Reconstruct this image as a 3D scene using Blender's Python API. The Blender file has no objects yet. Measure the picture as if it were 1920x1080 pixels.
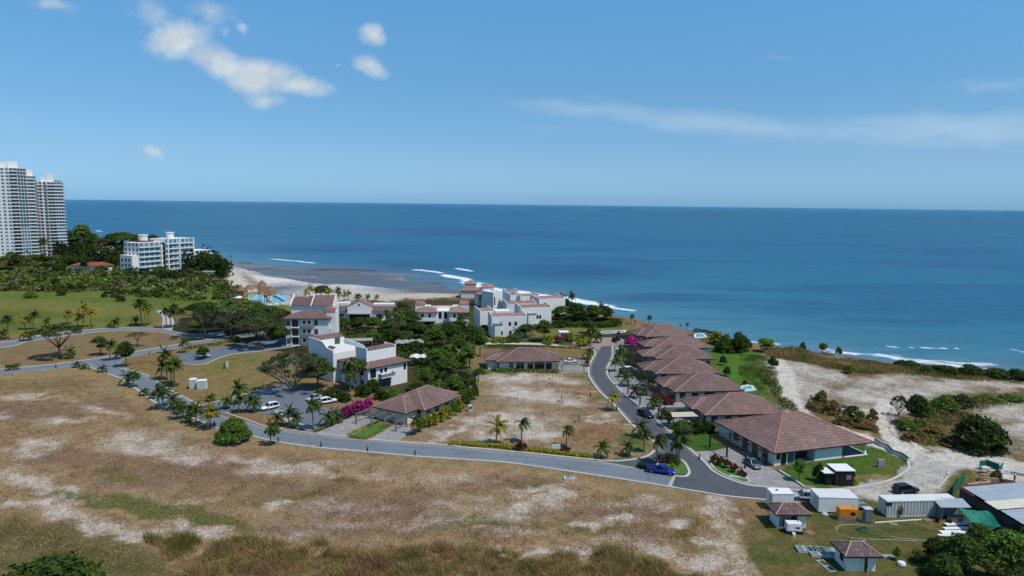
import bpy, bmesh, math, random
import numpy as np
from mathutils import Vector, Matrix, Euler
R = math.radians
random.seed(7)
S = bpy.context.scene
COL = S.collection
H = 50.0          # camera height over the plateau
SEA = -12.0       # sea level
F = 1280.0        # focal length in photo pixels (24 mm lens)

# ------------------------------------------------------------------ camera
cam_d = bpy.data.cameras.new('camera'); cam = bpy.data.objects.new('camera', cam_d); COL.objects.link(cam)
cam_d.lens = 24.0; cam_d.sensor_width = 36.0; cam_d.clip_end = 90000; cam_d.clip_start = 0.5
CM = Matrix.Rotation(R(90 - 7.01), 4, 'X') @ Matrix.Rotation(R(0.66), 4, 'Z')
cam.matrix_world = Matrix.Translation((0, 0, H)) @ CM
S.camera = cam
CR = np.array(CM.to_3x3())

def G(px, py, z=0.0):
    """world point where the sight line of a photo pixel meets height z"""
    d = CM.to_3x3() @ Vector(((px - 960) / F, -(py - 540) / F, -1.0))
    t = (z - H) / d.z
    return Vector((d.x * t, d.y * t, z))

def at_depth(px, py, p):
    """height of the sight line of a pixel at the ground distance of point p"""
    d = CM.to_3x3() @ Vector(((px - 960) / F, -(py - 540) / F, -1.0))
    return H + d.z * (p.y / d.y)

def project(P):
    c = (P - np.array([0, 0, H])) @ CR
    w = np.maximum(-c[:, 2], 1e-3)
    u = 960 + F * c[:, 0] / w; v = 540 - F * c[:, 1] / w
    bad = -c[:, 2] < 1
    u[bad] = -9999; v[bad] = 9999
    return u, v

# ------------------------------------------------------------------ light and sky
SUN = Vector((0.86, -0.50, 0)).normalized() * math.cos(R(60)) + Vector((0, 0, math.sin(R(60))))
sd = bpy.data.lights.new('sun', 'SUN'); sd.energy = 3.6; sd.angle = R(0.53); sd.color = (1, 0.955, 0.88)
so = bpy.data.objects.new('sun', sd); COL.objects.link(so)
so.rotation_euler = SUN.to_track_quat('Z', 'Y').to_euler(); so.location = (60, -40, 160)
S.view_settings.view_transform = 'Standard'; S.view_settings.look = 'None'
S.view_settings.exposure = 0.0; S.view_settings.gamma = 1.0
S.cycles.max_bounces = 5; S.cycles.diffuse_bounces = 2; S.cycles.glossy_bounces = 2
S.cycles.transmission_bounces = 2; S.cycles.transparent_max_bounces = 6
S.cycles.caustics_reflective = False; S.cycles.caustics_refractive = False

class NT:
    """small helper to write node trees"""
    def __init__(s, tree): s.t = tree; s.n = tree.nodes; s.l = tree.links
    def node(s, kind, **kw):
        nd = s.n.new(kind)
        for k, v in kw.items(): setattr(nd, k, v)
        return nd
    def put(s, sock, v):
        if isinstance(v, bpy.types.NodeSocket): s.l.new(v, sock)
        elif v is not None: sock.default_value = v
    def math(s, op, a, b=None, c=None, clamp=False):
        nd = s.node('ShaderNodeMath', operation=op, use_clamp=clamp)
        for i, v in enumerate((a, b, c)):
            if v is not None: s.put(nd.inputs[i], v)
        return nd.outputs[0]
    def vmath(s, op, a, b=None):
        nd = s.node('ShaderNodeVectorMath', operation=op); s.put(nd.inputs[0], a)
        if b is not None: s.put(nd.inputs[1], b)
        return nd.outputs['Value'] if op in ('DOT_PRODUCT', 'LENGTH', 'DISTANCE') else nd.outputs[0]
    def noise(s, vec, scale, detail=3, rough=.55, dist=0, out='Fac'):
        nd = s.node('ShaderNodeTexNoise'); s.put(nd.inputs['Vector'], vec)
        nd.inputs['Scale'].default_value = scale; nd.inputs['Detail'].default_value = detail
        nd.inputs['Roughness'].default_value = rough; nd.inputs['Distortion'].default_value = dist
        return nd.outputs[out]
    def rng(s, v, a, b, c=0.0, d=1.0, smooth=False):
        nd = s.node('ShaderNodeMapRange'); nd.clamp = True
        if smooth: nd.interpolation_type = 'SMOOTHSTEP'
        s.put(nd.inputs[0], v)
        for i, x in enumerate((a, b, c, d)): s.put(nd.inputs[i + 1], x)
        return nd.outputs[0]
    def mix(s, f, a, b, mode='MIX'):
        nd = s.node('ShaderNodeMix', data_type='RGBA', blend_type=mode)
        s.put(nd.inputs[0], f)
        for i, v in ((6, a), (7, b)):
            s.put(nd.inputs[i], (*v, 1) if isinstance(v, tuple) and len(v) == 3 else v)
        return nd.outputs[2]
    def sep(s, v):
        nd = s.node('ShaderNodeSeparateXYZ'); s.put(nd.inputs[0], v); return nd.outputs
    def comb(s, x, y, z):
        nd = s.node('ShaderNodeCombineXYZ')
        for i, v in enumerate((x, y, z)): s.put(nd.inputs[i], v)
        return nd.outputs[0]

def lin(c):
    """an sRGB 0..255 triple as linear colour"""
    f = lambda x: x / 12.92 if x <= .04045 else ((x + .055) / 1.055) ** 2.4
    return tuple(f(x / 255.0) for x in c)

world = bpy.data.worlds.new('World'); S.world = world; world.use_nodes = True
def make_world():
    t = NT(world.node_tree); t.n.clear()
    sky = t.node('ShaderNodeTexSky', sky_type='NISHITA', sun_disc=False)
    sky.sun_elevation = R(60); sky.sun_rotation = math.atan2(SUN.x, SUN.y)
    sky.altitude = 60; sky.air_density = 1.0; sky.dust_density = SKY['dust']; sky.ozone_density = SKY['ozone']
    gen = t.node('ShaderNodeTexCoord').outputs['Generated']
    x, y, z = t.sep(gen)
    yy = t.math('MAXIMUM', y, 0.05)
    pu = t.math('DIVIDE', x, yy); pv = t.math('DIVIDE', z, yy)
    wn = t.noise(t.comb(pu, pv, 0.0), 9.0, 5, .6, out='Color')
    w = t.vmath('SUBTRACT', wn, (.5, .5, .5))
    wx, wy, _ = t.sep(w)
    qx = t.math('MULTIPLY_ADD', wx, .055, pu); qy = t.math('MULTIPLY_ADD', wy, .04, pv)
    def blob(px, py, rx, ry, rot, amt):
        d = CM.to_3x3() @ Vector(((px - 960) / F, -(py - 540) / F, -1.0))
        cx, cy = d.x / d.y, d.z / d.y
        c, s_ = math.cos(R(rot)), math.sin(R(rot))
        dx = t.math('SUBTRACT', qx, cx); dy = t.math('SUBTRACT', qy, cy)
        a = t.math('MULTIPLY', t.math('MULTIPLY_ADD', dx, c, t.math('MULTIPLY', dy, s_)), F / rx)
        b = t.math('MULTIPLY', t.math('MULTIPLY_ADD', dx, -s_, t.math('MULTIPLY', dy, c)), F / ry)
        l = t.math('SQRT', t.math('ADD', t.math('MULTIPLY', a, a), t.math('MULTIPLY', b, b)))
        return t.math('MULTIPLY', t.math('SUBTRACT', 1.0, l, clamp=True), amt)
    def union(rows):
        out = None
        for r in rows:
            b = blob(*r); out = b if out is None else t.math('SMOOTH_MAX', out, b, .12)
        return out
    puffs = union([(332, 74, 88, 54, 8, 1.05), (285, 26, 80, 50, -20, .50), (395, 22, 74, 38, 0, .46),
                   (405, 115, 100, 46, -24, .95), (482, 140, 118, 46, -8, 1.08), (568, 163, 86, 26, -6, .9), (498, 182, 72, 27, -5, .66),
                   (692, 66, 40, 30, 0, .82), (697, 126, 46, 28, -30, .78), (292, 282, 36, 17, -12, .66), (452, 52, 24, 20, -40, .5), (418, 62, 20, 24, 0, .42), (646, 122, 14, 10, 0, .4), (100, 8, 70, 22, 0, .5)])
    fn = t.noise(t.comb(pu, t.math('MULTIPLY', pv, 1.25), 3.0), 24.0, 8, .64)
    dens = t.math('MULTIPLY_ADD', puffs, 1.5, t.math('MULTIPLY_ADD', fn, 1.1, -.86))
    fac = t.rng(dens, -.06, .86, 0, .90)
    fac = t.math('MULTIPLY', fac, t.rng(puffs, 0.02, .35))
    wisp = union([(1080, 204, 240, 26, -6, .55), (1330, 232, 520, 34, -5, .75), (1800, 240, 460, 46, 2, .9),
                  (1870, 158, 130, 22, 2, .55), (1460, 112, 60, 9, 3, .35), (1110, 182, 80, 12, -8, .3), (40, 230, 110, 16, 0, .3), (1000, 245, 420, 20, 0, .25)])
    sn = t.noise(t.comb(t.math('MULTIPLY', pu, 1.0), t.math('MULTIPLY', pv, 7.0), 1.0), 7.0, 5, .6)
    wf = t.math('MULTIPLY', t.rng(t.math('MULTIPLY_ADD', wisp, 1.3, t.math('MULTIPLY_ADD', sn, .8, -.45)), 0.0, 1.1, 0, .42, True), t.rng(wisp, 0, .3))
    # thin marine haze low over the horizon, part of the sky itself
    el = t.math('ABSOLUTE', z)
    tint = t.node('ShaderNodeMix', data_type='RGBA', blend_type='MULTIPLY'); tint.inputs[0].default_value = 1
    t.l.new(sky.outputs[0], tint.inputs[6])
    rp = t.node('ShaderNodeValToRGB'); t.put(rp.inputs[0], t.math('MULTIPLY', el, 2.0))
    for i, (q, c) in enumerate(SKY['ramp']):
        e = rp.color_ramp.elements[i] if i < 2 else rp.color_ramp.elements.new(q * 2)
        e.position = q * 2; e.color = (*c, 1)
    t.l.new(rp.outputs[0], tint.inputs[7])
    k = 1 / SKY['strength']
    cloud = tuple(v * k for v in (.66, .74, .80)); thin = tuple(v * k for v in (.55, .70, .80))
    c1 = t.mix(wf, tint.outputs[2], thin)
    shade = t.mix(t.rng(fn, .3, .65), tuple(v * .80 for v in cloud), cloud)
    c2 = t.mix(fac, c1, shade)
    bg = t.node('ShaderNodeBackground'); bg.inputs['Strength'].default_value = SKY['strength']
    t.l.new(c2, bg.inputs['Color'])
    t.l.new(bg.outputs[0], t.node('ShaderNodeOutputWorld').inputs[0])
SKY = dict(strength=.075, dust=.2, ozone=2.0, ramp=[(0, (.41, .88, 1.88)), (.5, (.95, 1.66, 1.90)), (.03, (.57, .98, 1.68)), (.065, (.68, 1.02, 1.50)), (.14, (.74, 1.18, 1.49)), (.29, (.90, 1.63, 1.91))])
make_world()

# ------------------------------------------------------------------ materials
MATS = {}
def new_mat(name):
    m = bpy.data.materials.new(name); m.use_nodes = True; t = NT(m.node_tree); t.n.clear()
    p = t.node('ShaderNodeBsdfPrincipled'); o = t.node('ShaderNodeOutputMaterial'); t.l.new(p.outputs[0], o.inputs[0])
    return m, t, p, o
def pm(name, rgb, rough=.8, var=.14, scale=.8, metal=0.0, spec=.3, bump=0.0, stain=0.0):
    """plain weathered surface: colour with large and small noise, optional vertical rain stains"""
    if name in MATS: return MATS[name]
    m, t, p, o = new_mat(name); c = lin(rgb)
    pos = t.node('ShaderNodeTexCoord').outputs['Object']
    n1 = t.noise(pos, scale, 4); n2 = t.noise(pos, scale * 7, 2)
    f = t.math('MULTIPLY_ADD', n2, .4, t.math('MULTIPLY', n1, .6))
    col = t.mix(t.rng(f, .3, .7), tuple(v * (1 - var) for v in c), tuple(min(.95, v * (1 + var)) for v in c))
    if stain:
        x, y, z = t.sep(pos)
        st = t.noise(t.comb(t.math('MULTIPLY', x, 1.4), t.math('MULTIPLY', y, 1.4), t.math('MULTIPLY', z, .12)), 1.0, 4, .65)
        col = t.mix(t.rng(st, .52, .75, 0, stain), col, tuple(v * .45 for v in c))
    t.l.new(col, p.inputs['Base Color'])
    p.inputs['Roughness'].default_value = rough; p.inputs['Metallic'].default_value = metal
    p.inputs['Specular IOR Level'].default_value = spec
    if bump:
        b = t.node('ShaderNodeBump'); b.inputs['Strength'].default_value = bump; b.inputs['Distance'].default_value = .05
        t.l.new(n2, b.inputs['Height']); t.l.new(b.outputs[0], p.inputs['Normal'])
    MATS[name] = m; return m
def leafmat(name, dark, light, trans=.25, spec=.15):
    if name in MATS: return MATS[name]
    m, t, p, o = new_mat(name)
    geo = t.node('ShaderNodeNewGeometry'); oi = t.node('ShaderNodeObjectInfo')
    pos = t.node('ShaderNodeTexCoord').outputs['Object']
    n = t.noise(pos, .45, 2)
    f = t.math('ADD', t.math('MULTIPLY', geo.outputs['Random Per Island'], .62), t.math('MULTIPLY', t.rng(n, .3, .7), .38))
    col = t.mix(f, lin(dark), lin(light))
    v = t.rng(oi.outputs['Random'], 0, 1, .72, 1.25)
    col = t.mix(1.0, col, t.comb(v, v, v), 'MULTIPLY')
    t.l.new(col, p.inputs['Base Color'])
    p.inputs['Roughness'].default_value = .65; p.inputs['Specular IOR Level'].default_value = spec
    tr = t.node('ShaderNodeBsdfTranslucent'); t.l.new(col, tr.inputs[0])
    mx = t.node('ShaderNodeMixShader'); mx.inputs[0].default_value = trans
    t.l.new(p.outputs[0], mx.inputs[1]); t.l.new(tr.outputs[0], mx.inputs[2]); t.l.new(mx.outputs[0], o.inputs[0])
    MATS[name] = m; return m
def attr_leafmat(name, trans=.2):
    """foliage whose colour comes from each leaf's own stored colour"""
    if name in MATS: return MATS[name]
    m, t, p, o = new_mat(name)
    a = t.node('ShaderNodeAttribute', attribute_name='tint')
    t.l.new(a.outputs['Color'], p.inputs['Base Color'])
    p.inputs['Roughness'].default_value = .7; p.inputs['Specular IOR Level'].default_value = .1
    tr = t.node('ShaderNodeBsdfTranslucent'); t.l.new(a.outputs['Color'], tr.inputs[0])
    mx = t.node('ShaderNodeMixShader'); mx.inputs[0].default_value = trans
    t.l.new(p.outputs[0], mx.inputs[1]); t.l.new(tr.outputs[0], mx.inputs[2]); t.l.new(mx.outputs[0], o.inputs[0])
    MATS[name] = m; return m
def glass(name, rgb, rough=.12):
    if name in MATS: return MATS[name]
    m, t, p, o = new_mat(name)
    pos = t.node('ShaderNodeTexCoord').outputs['Object']
    n = t.noise(pos, .7, 2); c = lin(rgb)
    t.l.new(t.mix(t.rng(n, .35, .65), tuple(v * .6 for v in c), tuple(v * 1.3 for v in c)), p.inputs['Base Color'])
    p.inputs['Roughness'].default_value = rough; p.inputs['Specular IOR Level'].default_value = .6
    MATS[name] = m; return m
def tile_mat(name, rgb, var=.17):
    """rows of roof tiles laid in metres along the eave (UV)"""
    m, t, p, o = new_mat(name); c = lin(rgb)
    uv = t.node('ShaderNodeUVMap').outputs[0]; u, v, _ = t.sep(uv)
    br = t.node('ShaderNodeTexBrick'); t.l.new(uv, br.inputs['Vector'])
    br.offset = .5; br.inputs['Scale'].default_value = 1.0
    br.inputs['Brick Width'].default_value = .62; br.inputs['Row Height'].default_value = .80; br.inputs['Mortar Size'].default_value = .07; br.inputs['Mortar Smooth'].default_value = .4
    br.inputs['Color1'].default_value = (*[x * (1 - var) for x in c], 1); br.inputs['Color2'].default_value = (*[x * (1 + var) for x in c], 1)
    br.inputs['Mortar'].default_value = (*[x * .55 for x in c], 1)
    obj = t.node('ShaderNodeTexCoord').outputs['Object']
    big = t.noise(obj, .22, 4, .6); fine = t.noise(obj, 2.2, 3)
    oi = t.node('ShaderNodeObjectInfo'); k = t.math('MULTIPLY', t.math('MULTIPLY_ADD', big, .7, t.math('MULTIPLY_ADD', fine, .4, .45)), t.rng(oi.outputs['Random'], 0, 1, .86, 1.12))
    col = t.mix(1.0, br.outputs['Color'], t.comb(k, k, k), 'MULTIPLY')
    col = t.mix(t.rng(t.noise(obj, .5, 5, .7), .55, .75, 0, .35), col, tuple(x * .6 for x in lin((112, 108, 104))))
    t.l.new(col, p.inputs['Base Color']); p.inputs['Roughness'].default_value = .75; p.inputs['Specular IOR Level'].default_value = .25
    b = t.node('ShaderNodeBump'); b.inputs['Strength'].default_value = .6; b.inputs['Distance'].default_value = .06
    t.l.new(br.outputs['Fac'], b.inputs['Height']); b.invert = True; t.l.new(b.outputs[0], p.inputs['Normal'])
    MATS[name] = m; return m

# ------------------------------------------------------------------ mesh builder and objects
class MB:
    def __init__(s): s.v = []; s.f = []; s.uv = {}
    def face(s, pts, uv=None):
        i = len(s.v); s.v += [tuple(p) for p in pts]; s.f.append(tuple(range(i, i + len(pts))))
        if uv: s.uv[len(s.f) - 1] = uv
        return s
    def box(s, x0, y0, z0, x1, y1, z1):
        i = len(s.v)
        s.v += [(x0, y0, z0), (x1, y0, z0), (x1, y1, z0), (x0, y1, z0), (x0, y0, z1), (x1, y0, z1), (x1, y1, z1), (x0, y1, z1)]
        s.f += [tuple(i + k for k in q) for q in ((3, 2, 1, 0), (4, 5, 6, 7), (0, 1, 5, 4), (1, 2, 6, 5), (2, 3, 7, 6), (3, 0, 4, 7))]
        return s
    def beam(s, a, b, w, h=None):
        """square bar between two points"""
        h = h or w; a = Vector(a); b = Vector(b); d = (b - a).normalized()
        up = Vector((0, 0, 1)) if abs(d.z) < .95 else Vector((1, 0, 0))
        x = d.cross(up).normalized() * (w / 2); y = x.cross(d).normalized() * (h / 2); i = len(s.v)
        for p in (a, b): s.v += [tuple(p + q) for q in (x + y, -x + y, -x - y, x - y)]
        s.f += [tuple(i + k for k in q) for q in ((0, 1, 2, 3), (7, 6, 5, 4), (0, 4, 5, 1), (1, 5, 6, 2), (2, 6, 7, 3), (3, 7, 4, 0))]
        return s
    def prism(s, poly, z0, z1):
        n = len(poly); i = len(s.v)
        s.v += [(p[0], p[1], z0) for p in poly] + [(p[0], p[1], z1) for p in poly]
        s.f.append(tuple(i + n - 1 - k for k in range(n))); s.f.append(tuple(i + n + k for k in range(n)))
        for k in range(n): s.f.append((i + k, i + (k + 1) % n, i + n + (k + 1) % n, i + n + k))
        return s
    def tube(s, path, rad, n=6, cap=True):
        pts = [Vector(p) for p in path]; rad = rad if isinstance(rad, (list, tuple)) else [rad] * len(pts); i0 = len(s.v)
        for k, p in enumerate(pts):
            d = (pts[min(k + 1, len(pts) - 1)] - pts[max(k - 1, 0)]).normalized()
            up = Vector((0, 0, 1)) if abs(d.z) < .9 else Vector((1, 0, 0))
            x = d.cross(up).normalized(); y = x.cross(d)
            for j in range(n):
                a = 2 * math.pi * j / n; s.v.append(tuple(p + (x * math.cos(a) + y * math.sin(a)) * rad[k]))
        for k in range(len(pts) - 1):
            for j in range(n):
                a = i0 + k * n + j; b = i0 + k * n + (j + 1) % n; s.f.append((a, b, b + n, a + n))
        if cap:
            s.f.append(tuple(i0 + j for j in range(n))[::-1]); e = i0 + (len(pts) - 1) * n; s.f.append(tuple(e + j for j in range(n)))
        return s
    def lathe(s, prof, n=12, c=(0, 0, 0)):
        i0 = len(s.v)
        for r, z in prof:
            for j in range(n):
                a = 2 * math.pi * j / n; s.v.append((c[0] + r * math.cos(a), c[1] + r * math.sin(a), c[2] + z))
        for k in range(len(prof) - 1):
            for j in range(n):
                a = i0 + k * n + j; b = i0 + k * n + (j + 1) % n; s.f.append((a, b, b + n, a + n))
        s.f.append(tuple(i0 + j for j in range(n))[::-1]); e = i0 + (len(prof) - 1) * n; s.f.append(tuple(e + j for j in range(n)))
        return s
    def mesh(s, name, m, smooth=False):
        me = bpy.data.meshes.new(name); me.from_pydata(s.v, [], s.f)
        if s.uv:
            l = me.uv_layers.new(name='UVMap')
            for fi, uv in s.uv.items():
                for k, li in enumerate(me.polygons[fi].loop_indices): l.data[li].uv = uv[k]
        if m: me.materials.append(m)
        if smooth: me.shade_smooth()
        me.update(); return me
    def obj(s, name, m, parent=None, smooth=False, bevel=0.0, loc=None):
        o = bpy.data.objects.new(name, s.mesh(name, m, smooth)); COL.objects.link(o)
        if parent is not None: o.parent = parent
        if loc is not None: o.location = loc
        if bevel:
            b = o.modifiers.new('edge', 'BEVEL'); b.width = bevel; b.segments = 1; b.limit_method = 'ANGLE'
        return o

def tag(o, label=None, cat=None, group=None, kind=None):
    for k, v in (('label', label), ('category', cat), ('group', group), ('kind', kind)):
        if v: o[k] = v
    return o
def thing(name, label, cat, loc=(0, 0, 0), rz=0.0, group=None):
    o = bpy.data.objects.new(name, None); COL.objects.link(o); o.empty_display_size = .3
    o.location = loc; o.rotation_euler = (0, 0, rz)
    return tag(o, label, cat, group)
KIDS = {}
def dup(root, loc, rz=0.0, sc=1.0, label=None, group=None, name=None):
    """copy a thing with its parts and sub-parts (shared meshes)"""
    def cp(o, par):
        c = o.copy(); COL.objects.link(c)
        if par is not None: c.parent = par
        for ch in (KIDS.get(o.name) or o.children): cp(ch, c)
        return c
    r = cp(root, None); r.location = loc; r.rotation_euler = (0, 0, rz)
    r.scale = sc if isinstance(sc, (tuple, list)) else (sc, sc, sc)
    if label: r['label'] = label
    if group: r['group'] = group
    if name: r.name = name
    return r
def struct(o): o['kind'] = 'structure'; return o

def spline(pts, per=6):
    """smooth curve through points (Catmull-Rom)"""
    P = [Vector(p) for p in pts]; out = []
    for i in range(len(P) - 1):
        a = P[max(i - 1, 0)]; b = P[i]; c = P[i + 1]; d = P[min(i + 2, len(P) - 1)]
        for k in range(per):
            t = k / per
            out.append(.5 * ((2 * b) + (c - a) * t + (2 * a - 5 * b + 4 * c - d) * t * t + (3 * b - a - 3 * c + d) * t ** 3))
    out.append(P[-1]); return out
def gpts(rows, z=0.0): return [G(x, y, z) for x, y in rows]
# ------------------------------------------------------------------ terrain and sea
def fbm(x, y, sc, oct=4, seed=0):
    rs = np.random.RandomState(seed); out = np.zeros_like(x); amp = 1.0; tot = 0
    tab = rs.rand(256, 256)
    for o in range(oct):
        a = x / sc + 17.3 * o; b = y / sc + 9.1 * o
        i = np.floor(a).astype(int); j = np.floor(b).astype(int); fx = a - i; fy = b - j
        fx = fx * fx * (3 - 2 * fx); fy = fy * fy * (3 - 2 * fy)
        g = lambda p, q: tab[p % 256, q % 256]
        out += amp * ((g(i, j) * (1 - fx) + g(i + 1, j) * fx) * (1 - fy) + (g(i, j + 1) * (1 - fx) + g(i + 1, j + 1) * fx) * fy)
        tot += amp; amp *= .55; sc /= 2.03
    return out / tot
def seg_dist(x, y, P):
    d = np.full_like(x, 1e12)
    for (ax, ay), (bx, by) in zip(P[:-1], P[1:]):
        dx, dy = bx - ax, by - ay; L = dx * dx + dy * dy + 1e-9
        t = np.clip(((x - ax) * dx + (y - ay) * dy) / L, 0, 1)
        d = np.minimum(d, (x - ax - t * dx) ** 2 + (y - ay - t * dy) ** 2)
    return np.sqrt(d)
def inside(x, y, P):
    r = np.zeros(x.shape, bool); n = len(P)
    for i in range(n):
        ax, ay = P[i]; bx, by = P[(i + 1) % n]
        c = (ay > y) != (by > y)
        if ay != by: r ^= c & (x < (bx - ax) * (y - ay) / (by - ay) + ax)
    return r
def sstep(a, b, v):
    t = np.clip((v - a) / (b - a), 0, 1); return t * t * (3 - 2 * t)

def polar(az_in, step, r0, r1, ratio, far, outer_step=6):
    az = np.concatenate([np.arange(-az_in, az_in + step / 2, step), np.arange(az_in + outer_step, 360 - az_in - outer_step / 2, outer_step)])
    rr = [r0]
    while rr[-1] < r1: rr.append(rr[-1] * ratio)
    rr = np.array([3.0, 20.0, 45.0] * (r0 > 50) + rr + far)
    A, RR = np.meshgrid(np.radians(az), rr)
    x = (RR * np.sin(A)).ravel(); y = (RR * np.cos(A)).ravel()
    n, m = len(rr), len(az)
    i = np.arange(n - 1)[:, None] * m; j = np.arange(m)[None, :]; j2 = (j + 1) % m
    q = np.stack([i + j, i + j2, i + m + j2, i + m + j], -1).reshape(-1, 4)[:, ::-1]
    polar.rr = rr; polar.m = m
    return x, y, q
def np_mesh(name, x, y, z, q, m, attrs):
    me = bpy.data.meshes.new(name); me.vertices.add(len(x))
    me.vertices.foreach_set('co', np.stack([x, y, z], -1).astype(np.float32).ravel())
    me.loops.add(q.size); me.loops.foreach_set('vertex_index', q.ravel().astype(np.int32))
    me.polygons.add(len(q)); me.polygons.foreach_set('loop_start', np.arange(0, q.size, q.shape[1], dtype=np.int32))
    me.update(calc_edges=True)
    for k, a in attrs.items():
        if a.ndim == 2:
            at = me.attributes.new(k, 'FLOAT_COLOR', 'POINT'); at.data.foreach_set('color', np.concatenate([a, np.ones((len(a), 1))], 1).astype(np.float32).ravel())
        else:
            at = me.attributes.new(k, 'FLOAT', 'POINT'); at.data.foreach_set('value', a.astype(np.float32))
    me.shade_smooth(); me.materials.append(m)
    o = bpy.data.objects.new(name, me); COL.objects.link(o); return o

EDGE = [(-700, 440), (100, 462), (380, 492), (425, 515), (445, 536), (470, 552), (560, 563), (640, 560), (700, 556), (780, 550), (860, 552), (940, 558), (1000, 566), (1100, 583), (1200, 602),
        (1300, 622), (1380, 640), (1450, 652), (1550, 665), (1700, 684), (1920, 706), (2300, 752)]
WATER = [(-700, 420), (60, 437), (250, 454), (380, 470), (425, 484), (470, 490), (560, 497), (640, 500), (700, 503), (780, 513), (840, 526), (900, 540), (1000, 556), (1100, 574), (1200, 594),
         (1300, 614), (1400, 636), (1480, 652), (1600, 672), (1700, 686), (1830, 700), (1920, 708), (2300, 750)]
EW = [tuple(G(x, y, 0)[:2]) for x, y in EDGE]; WW = [tuple(G(x, y, SEA)[:2]) for x, y in WATER]
def ext(P):
    a = Vector(P[0]); b = Vector(P[1]); d = (a - b).normalized(); e = Vector(P[-1]); f = Vector(P[-2]); g = (e - f).normalized()
    return [tuple(a + d * 6000)] + P + [tuple(e + g * 6000)]
EW = ext(EW); WW = ext(WW)
def closed(P): return P + [(P[-1][0], -9000), (P[0][0], -9000)]
FLATS = [(438, 490), (560, 496), (700, 500), (780, 511), (850, 527), (880, 545), (860, 553), (700, 556), (560, 556), (470, 530), (440, 512)]
FW = [tuple(G(x, y, SEA)[:2]) for x, y in FLATS]

tx, ty, tq = polar(46, .16, 78, 1500, 1.0062, [1800.0, 2500.0, 4000.0, 7000.0])
RRG, MG = polar.rr, polar.m
inE = inside(tx, ty, closed(EW)); inW = inside(tx, ty, closed(WW)); dE = seg_dist(tx, ty, EW); dW = seg_dist(tx, ty, WW)
tt = dE / (dE + dW + 1e-6)
tz = np.where(inE, 0.0, np.where(inW, (SEA - .4) * np.clip(1.25 * tt, 0, 1) ** 1.2, SEA - .4 - np.minimum(5, dW * .05)))
fl = inside(tx, ty, FW); dF = seg_dist(tx, ty, FW + FW[:1]); flm = sstep(-30, 30, np.where(fl, dF, -dF) + 150 * (fbm(tx * .7, ty * 2.5, 70, 5, 8) - .55))
fn = fbm(tx * .8, ty * 2.6, 50, 6, 3)
tz = tz * (1 - flm) + (SEA + .04 + (fn - .47) * 1.1) * flm
tu, tv = project(np.stack([tx, ty, tz], -1))
wob = (fbm(tx, ty, 4.5, 5, 11) - .5)
tu2 = tu + wob * 70 * np.clip(200 / np.maximum(ty, 60), .2, 1.5); tv2 = tv + (fbm(tx, ty, 4, 5, 12) - .5) * 30 * np.clip(150 / np.maximum(ty, 60), .2, 1.5)
def poly_w(P, feather):
    xs = [p[0] for p in P]; ys = [p[1] for p in P]; w = np.zeros_like(tu)
    k = (tu2 > min(xs) - 3 * feather) & (tu2 < max(xs) + 3 * feather) & (tv2 > min(ys) - 3 * feather) & (tv2 < max(ys) + 3 * feather)
    a, b = tu2[k], tv2[k]; ins = inside(a, b, P); d = seg_dist(a, b * 2.0, [(x, y * 2.0) for x, y in P + P[:1]])
    w[k] = sstep(-feather, feather, np.where(ins, d, -d)); return w
def ell_w(px, py, rx, ry, rot=0):
    c, s_ = math.cos(R(rot)), math.sin(R(rot)); dx = tu2 - px; dy = tv2 - py
    return np.clip(1.25 - np.sqrt(((dx * c + dy * s_) / rx) ** 2 + ((-dx * s_ + dy * c) / ry) ** 2), 0, 1)
col = np.tile(np.array(lin((146, 121, 88))), (len(tx), 1)); white = np.zeros_like(tx); rough_g = np.ones_like(tx)
def zone(P, rgb, feather=10, amt=1.0, wh=None):
    global col, white
    w = poly_w(P, feather) * amt; col = col * (1 - w[:, None]) + np.array(lin(rgb)) * w[:, None]
    if wh is not None: white = white * (1 - w) + wh * w
def spot(rgb, rows, amt=.8):
    global col
    for r in rows:
        w = np.clip(ell_w(*r) * 1.5, 0, 1) * amt; col = col * (1 - w[:, None]) + np.array(lin(rgb)) * w[:, None]
def pale(rows, a=1.0):
    global white
    for px_, py_, rx, ry, *ro in rows: white = np.maximum(white, np.clip(ell_w(px_, py_, rx * 1.3, ry * 1.35, *ro) * 1.0, 0, 1) * a * (.86 if a < .9 else 1))
# broad grounds
zone([(-400, 700), (150, 690), (250, 730), (400, 805), (700, 855), (960, 872), (1265, 918), (1360, 960), (1390, 1100), (1400, 1500), (-400, 1500)], (164, 137, 105), 12)
spot((136, 112, 95), [(330, 890, 200, 30), (700, 950, 170, 30), (850, 985, 150, 22, 5), (980, 905, 130, 18), (1150, 960, 120, 18), (560, 920, 90, 16), (120, 860, 120, 20), (640, 1000, 160, 20), (60, 770, 120, 20), (250, 760, 100, 12), (1200, 1000, 90, 18)], .75)
spot((136, 120, 82), [(300, 830, 110, 14), (450, 930, 110, 16), (800, 1000, 110, 14), (1050, 985, 90, 14), (40, 720, 160, 14), (180, 715, 100, 10), (330, 790, 90, 16), (1250, 930, 120, 14), (620, 860, 140, 8, 5)], .6)
zone([(-300, 1000), (0, 975), (150, 985), (270, 1012), (350, 1090), (420, 1300), (-300, 1300)], (112, 104, 66), 25)
spot((84, 84, 40), [(70, 1010, 80, 14, 15), (160, 1040, 110, 18, 10), (40, 1060, 60, 12), (220, 1070, 80, 12)], .6)
zone([(20, 914), (110, 924), (200, 932), (300, 938), (380, 952), (440, 970), (500, 990), (470, 998), (400, 985), (320, 978), (240, 962), (150, 945), (60, 926)], (92, 104, 48), 9, .9)
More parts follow.
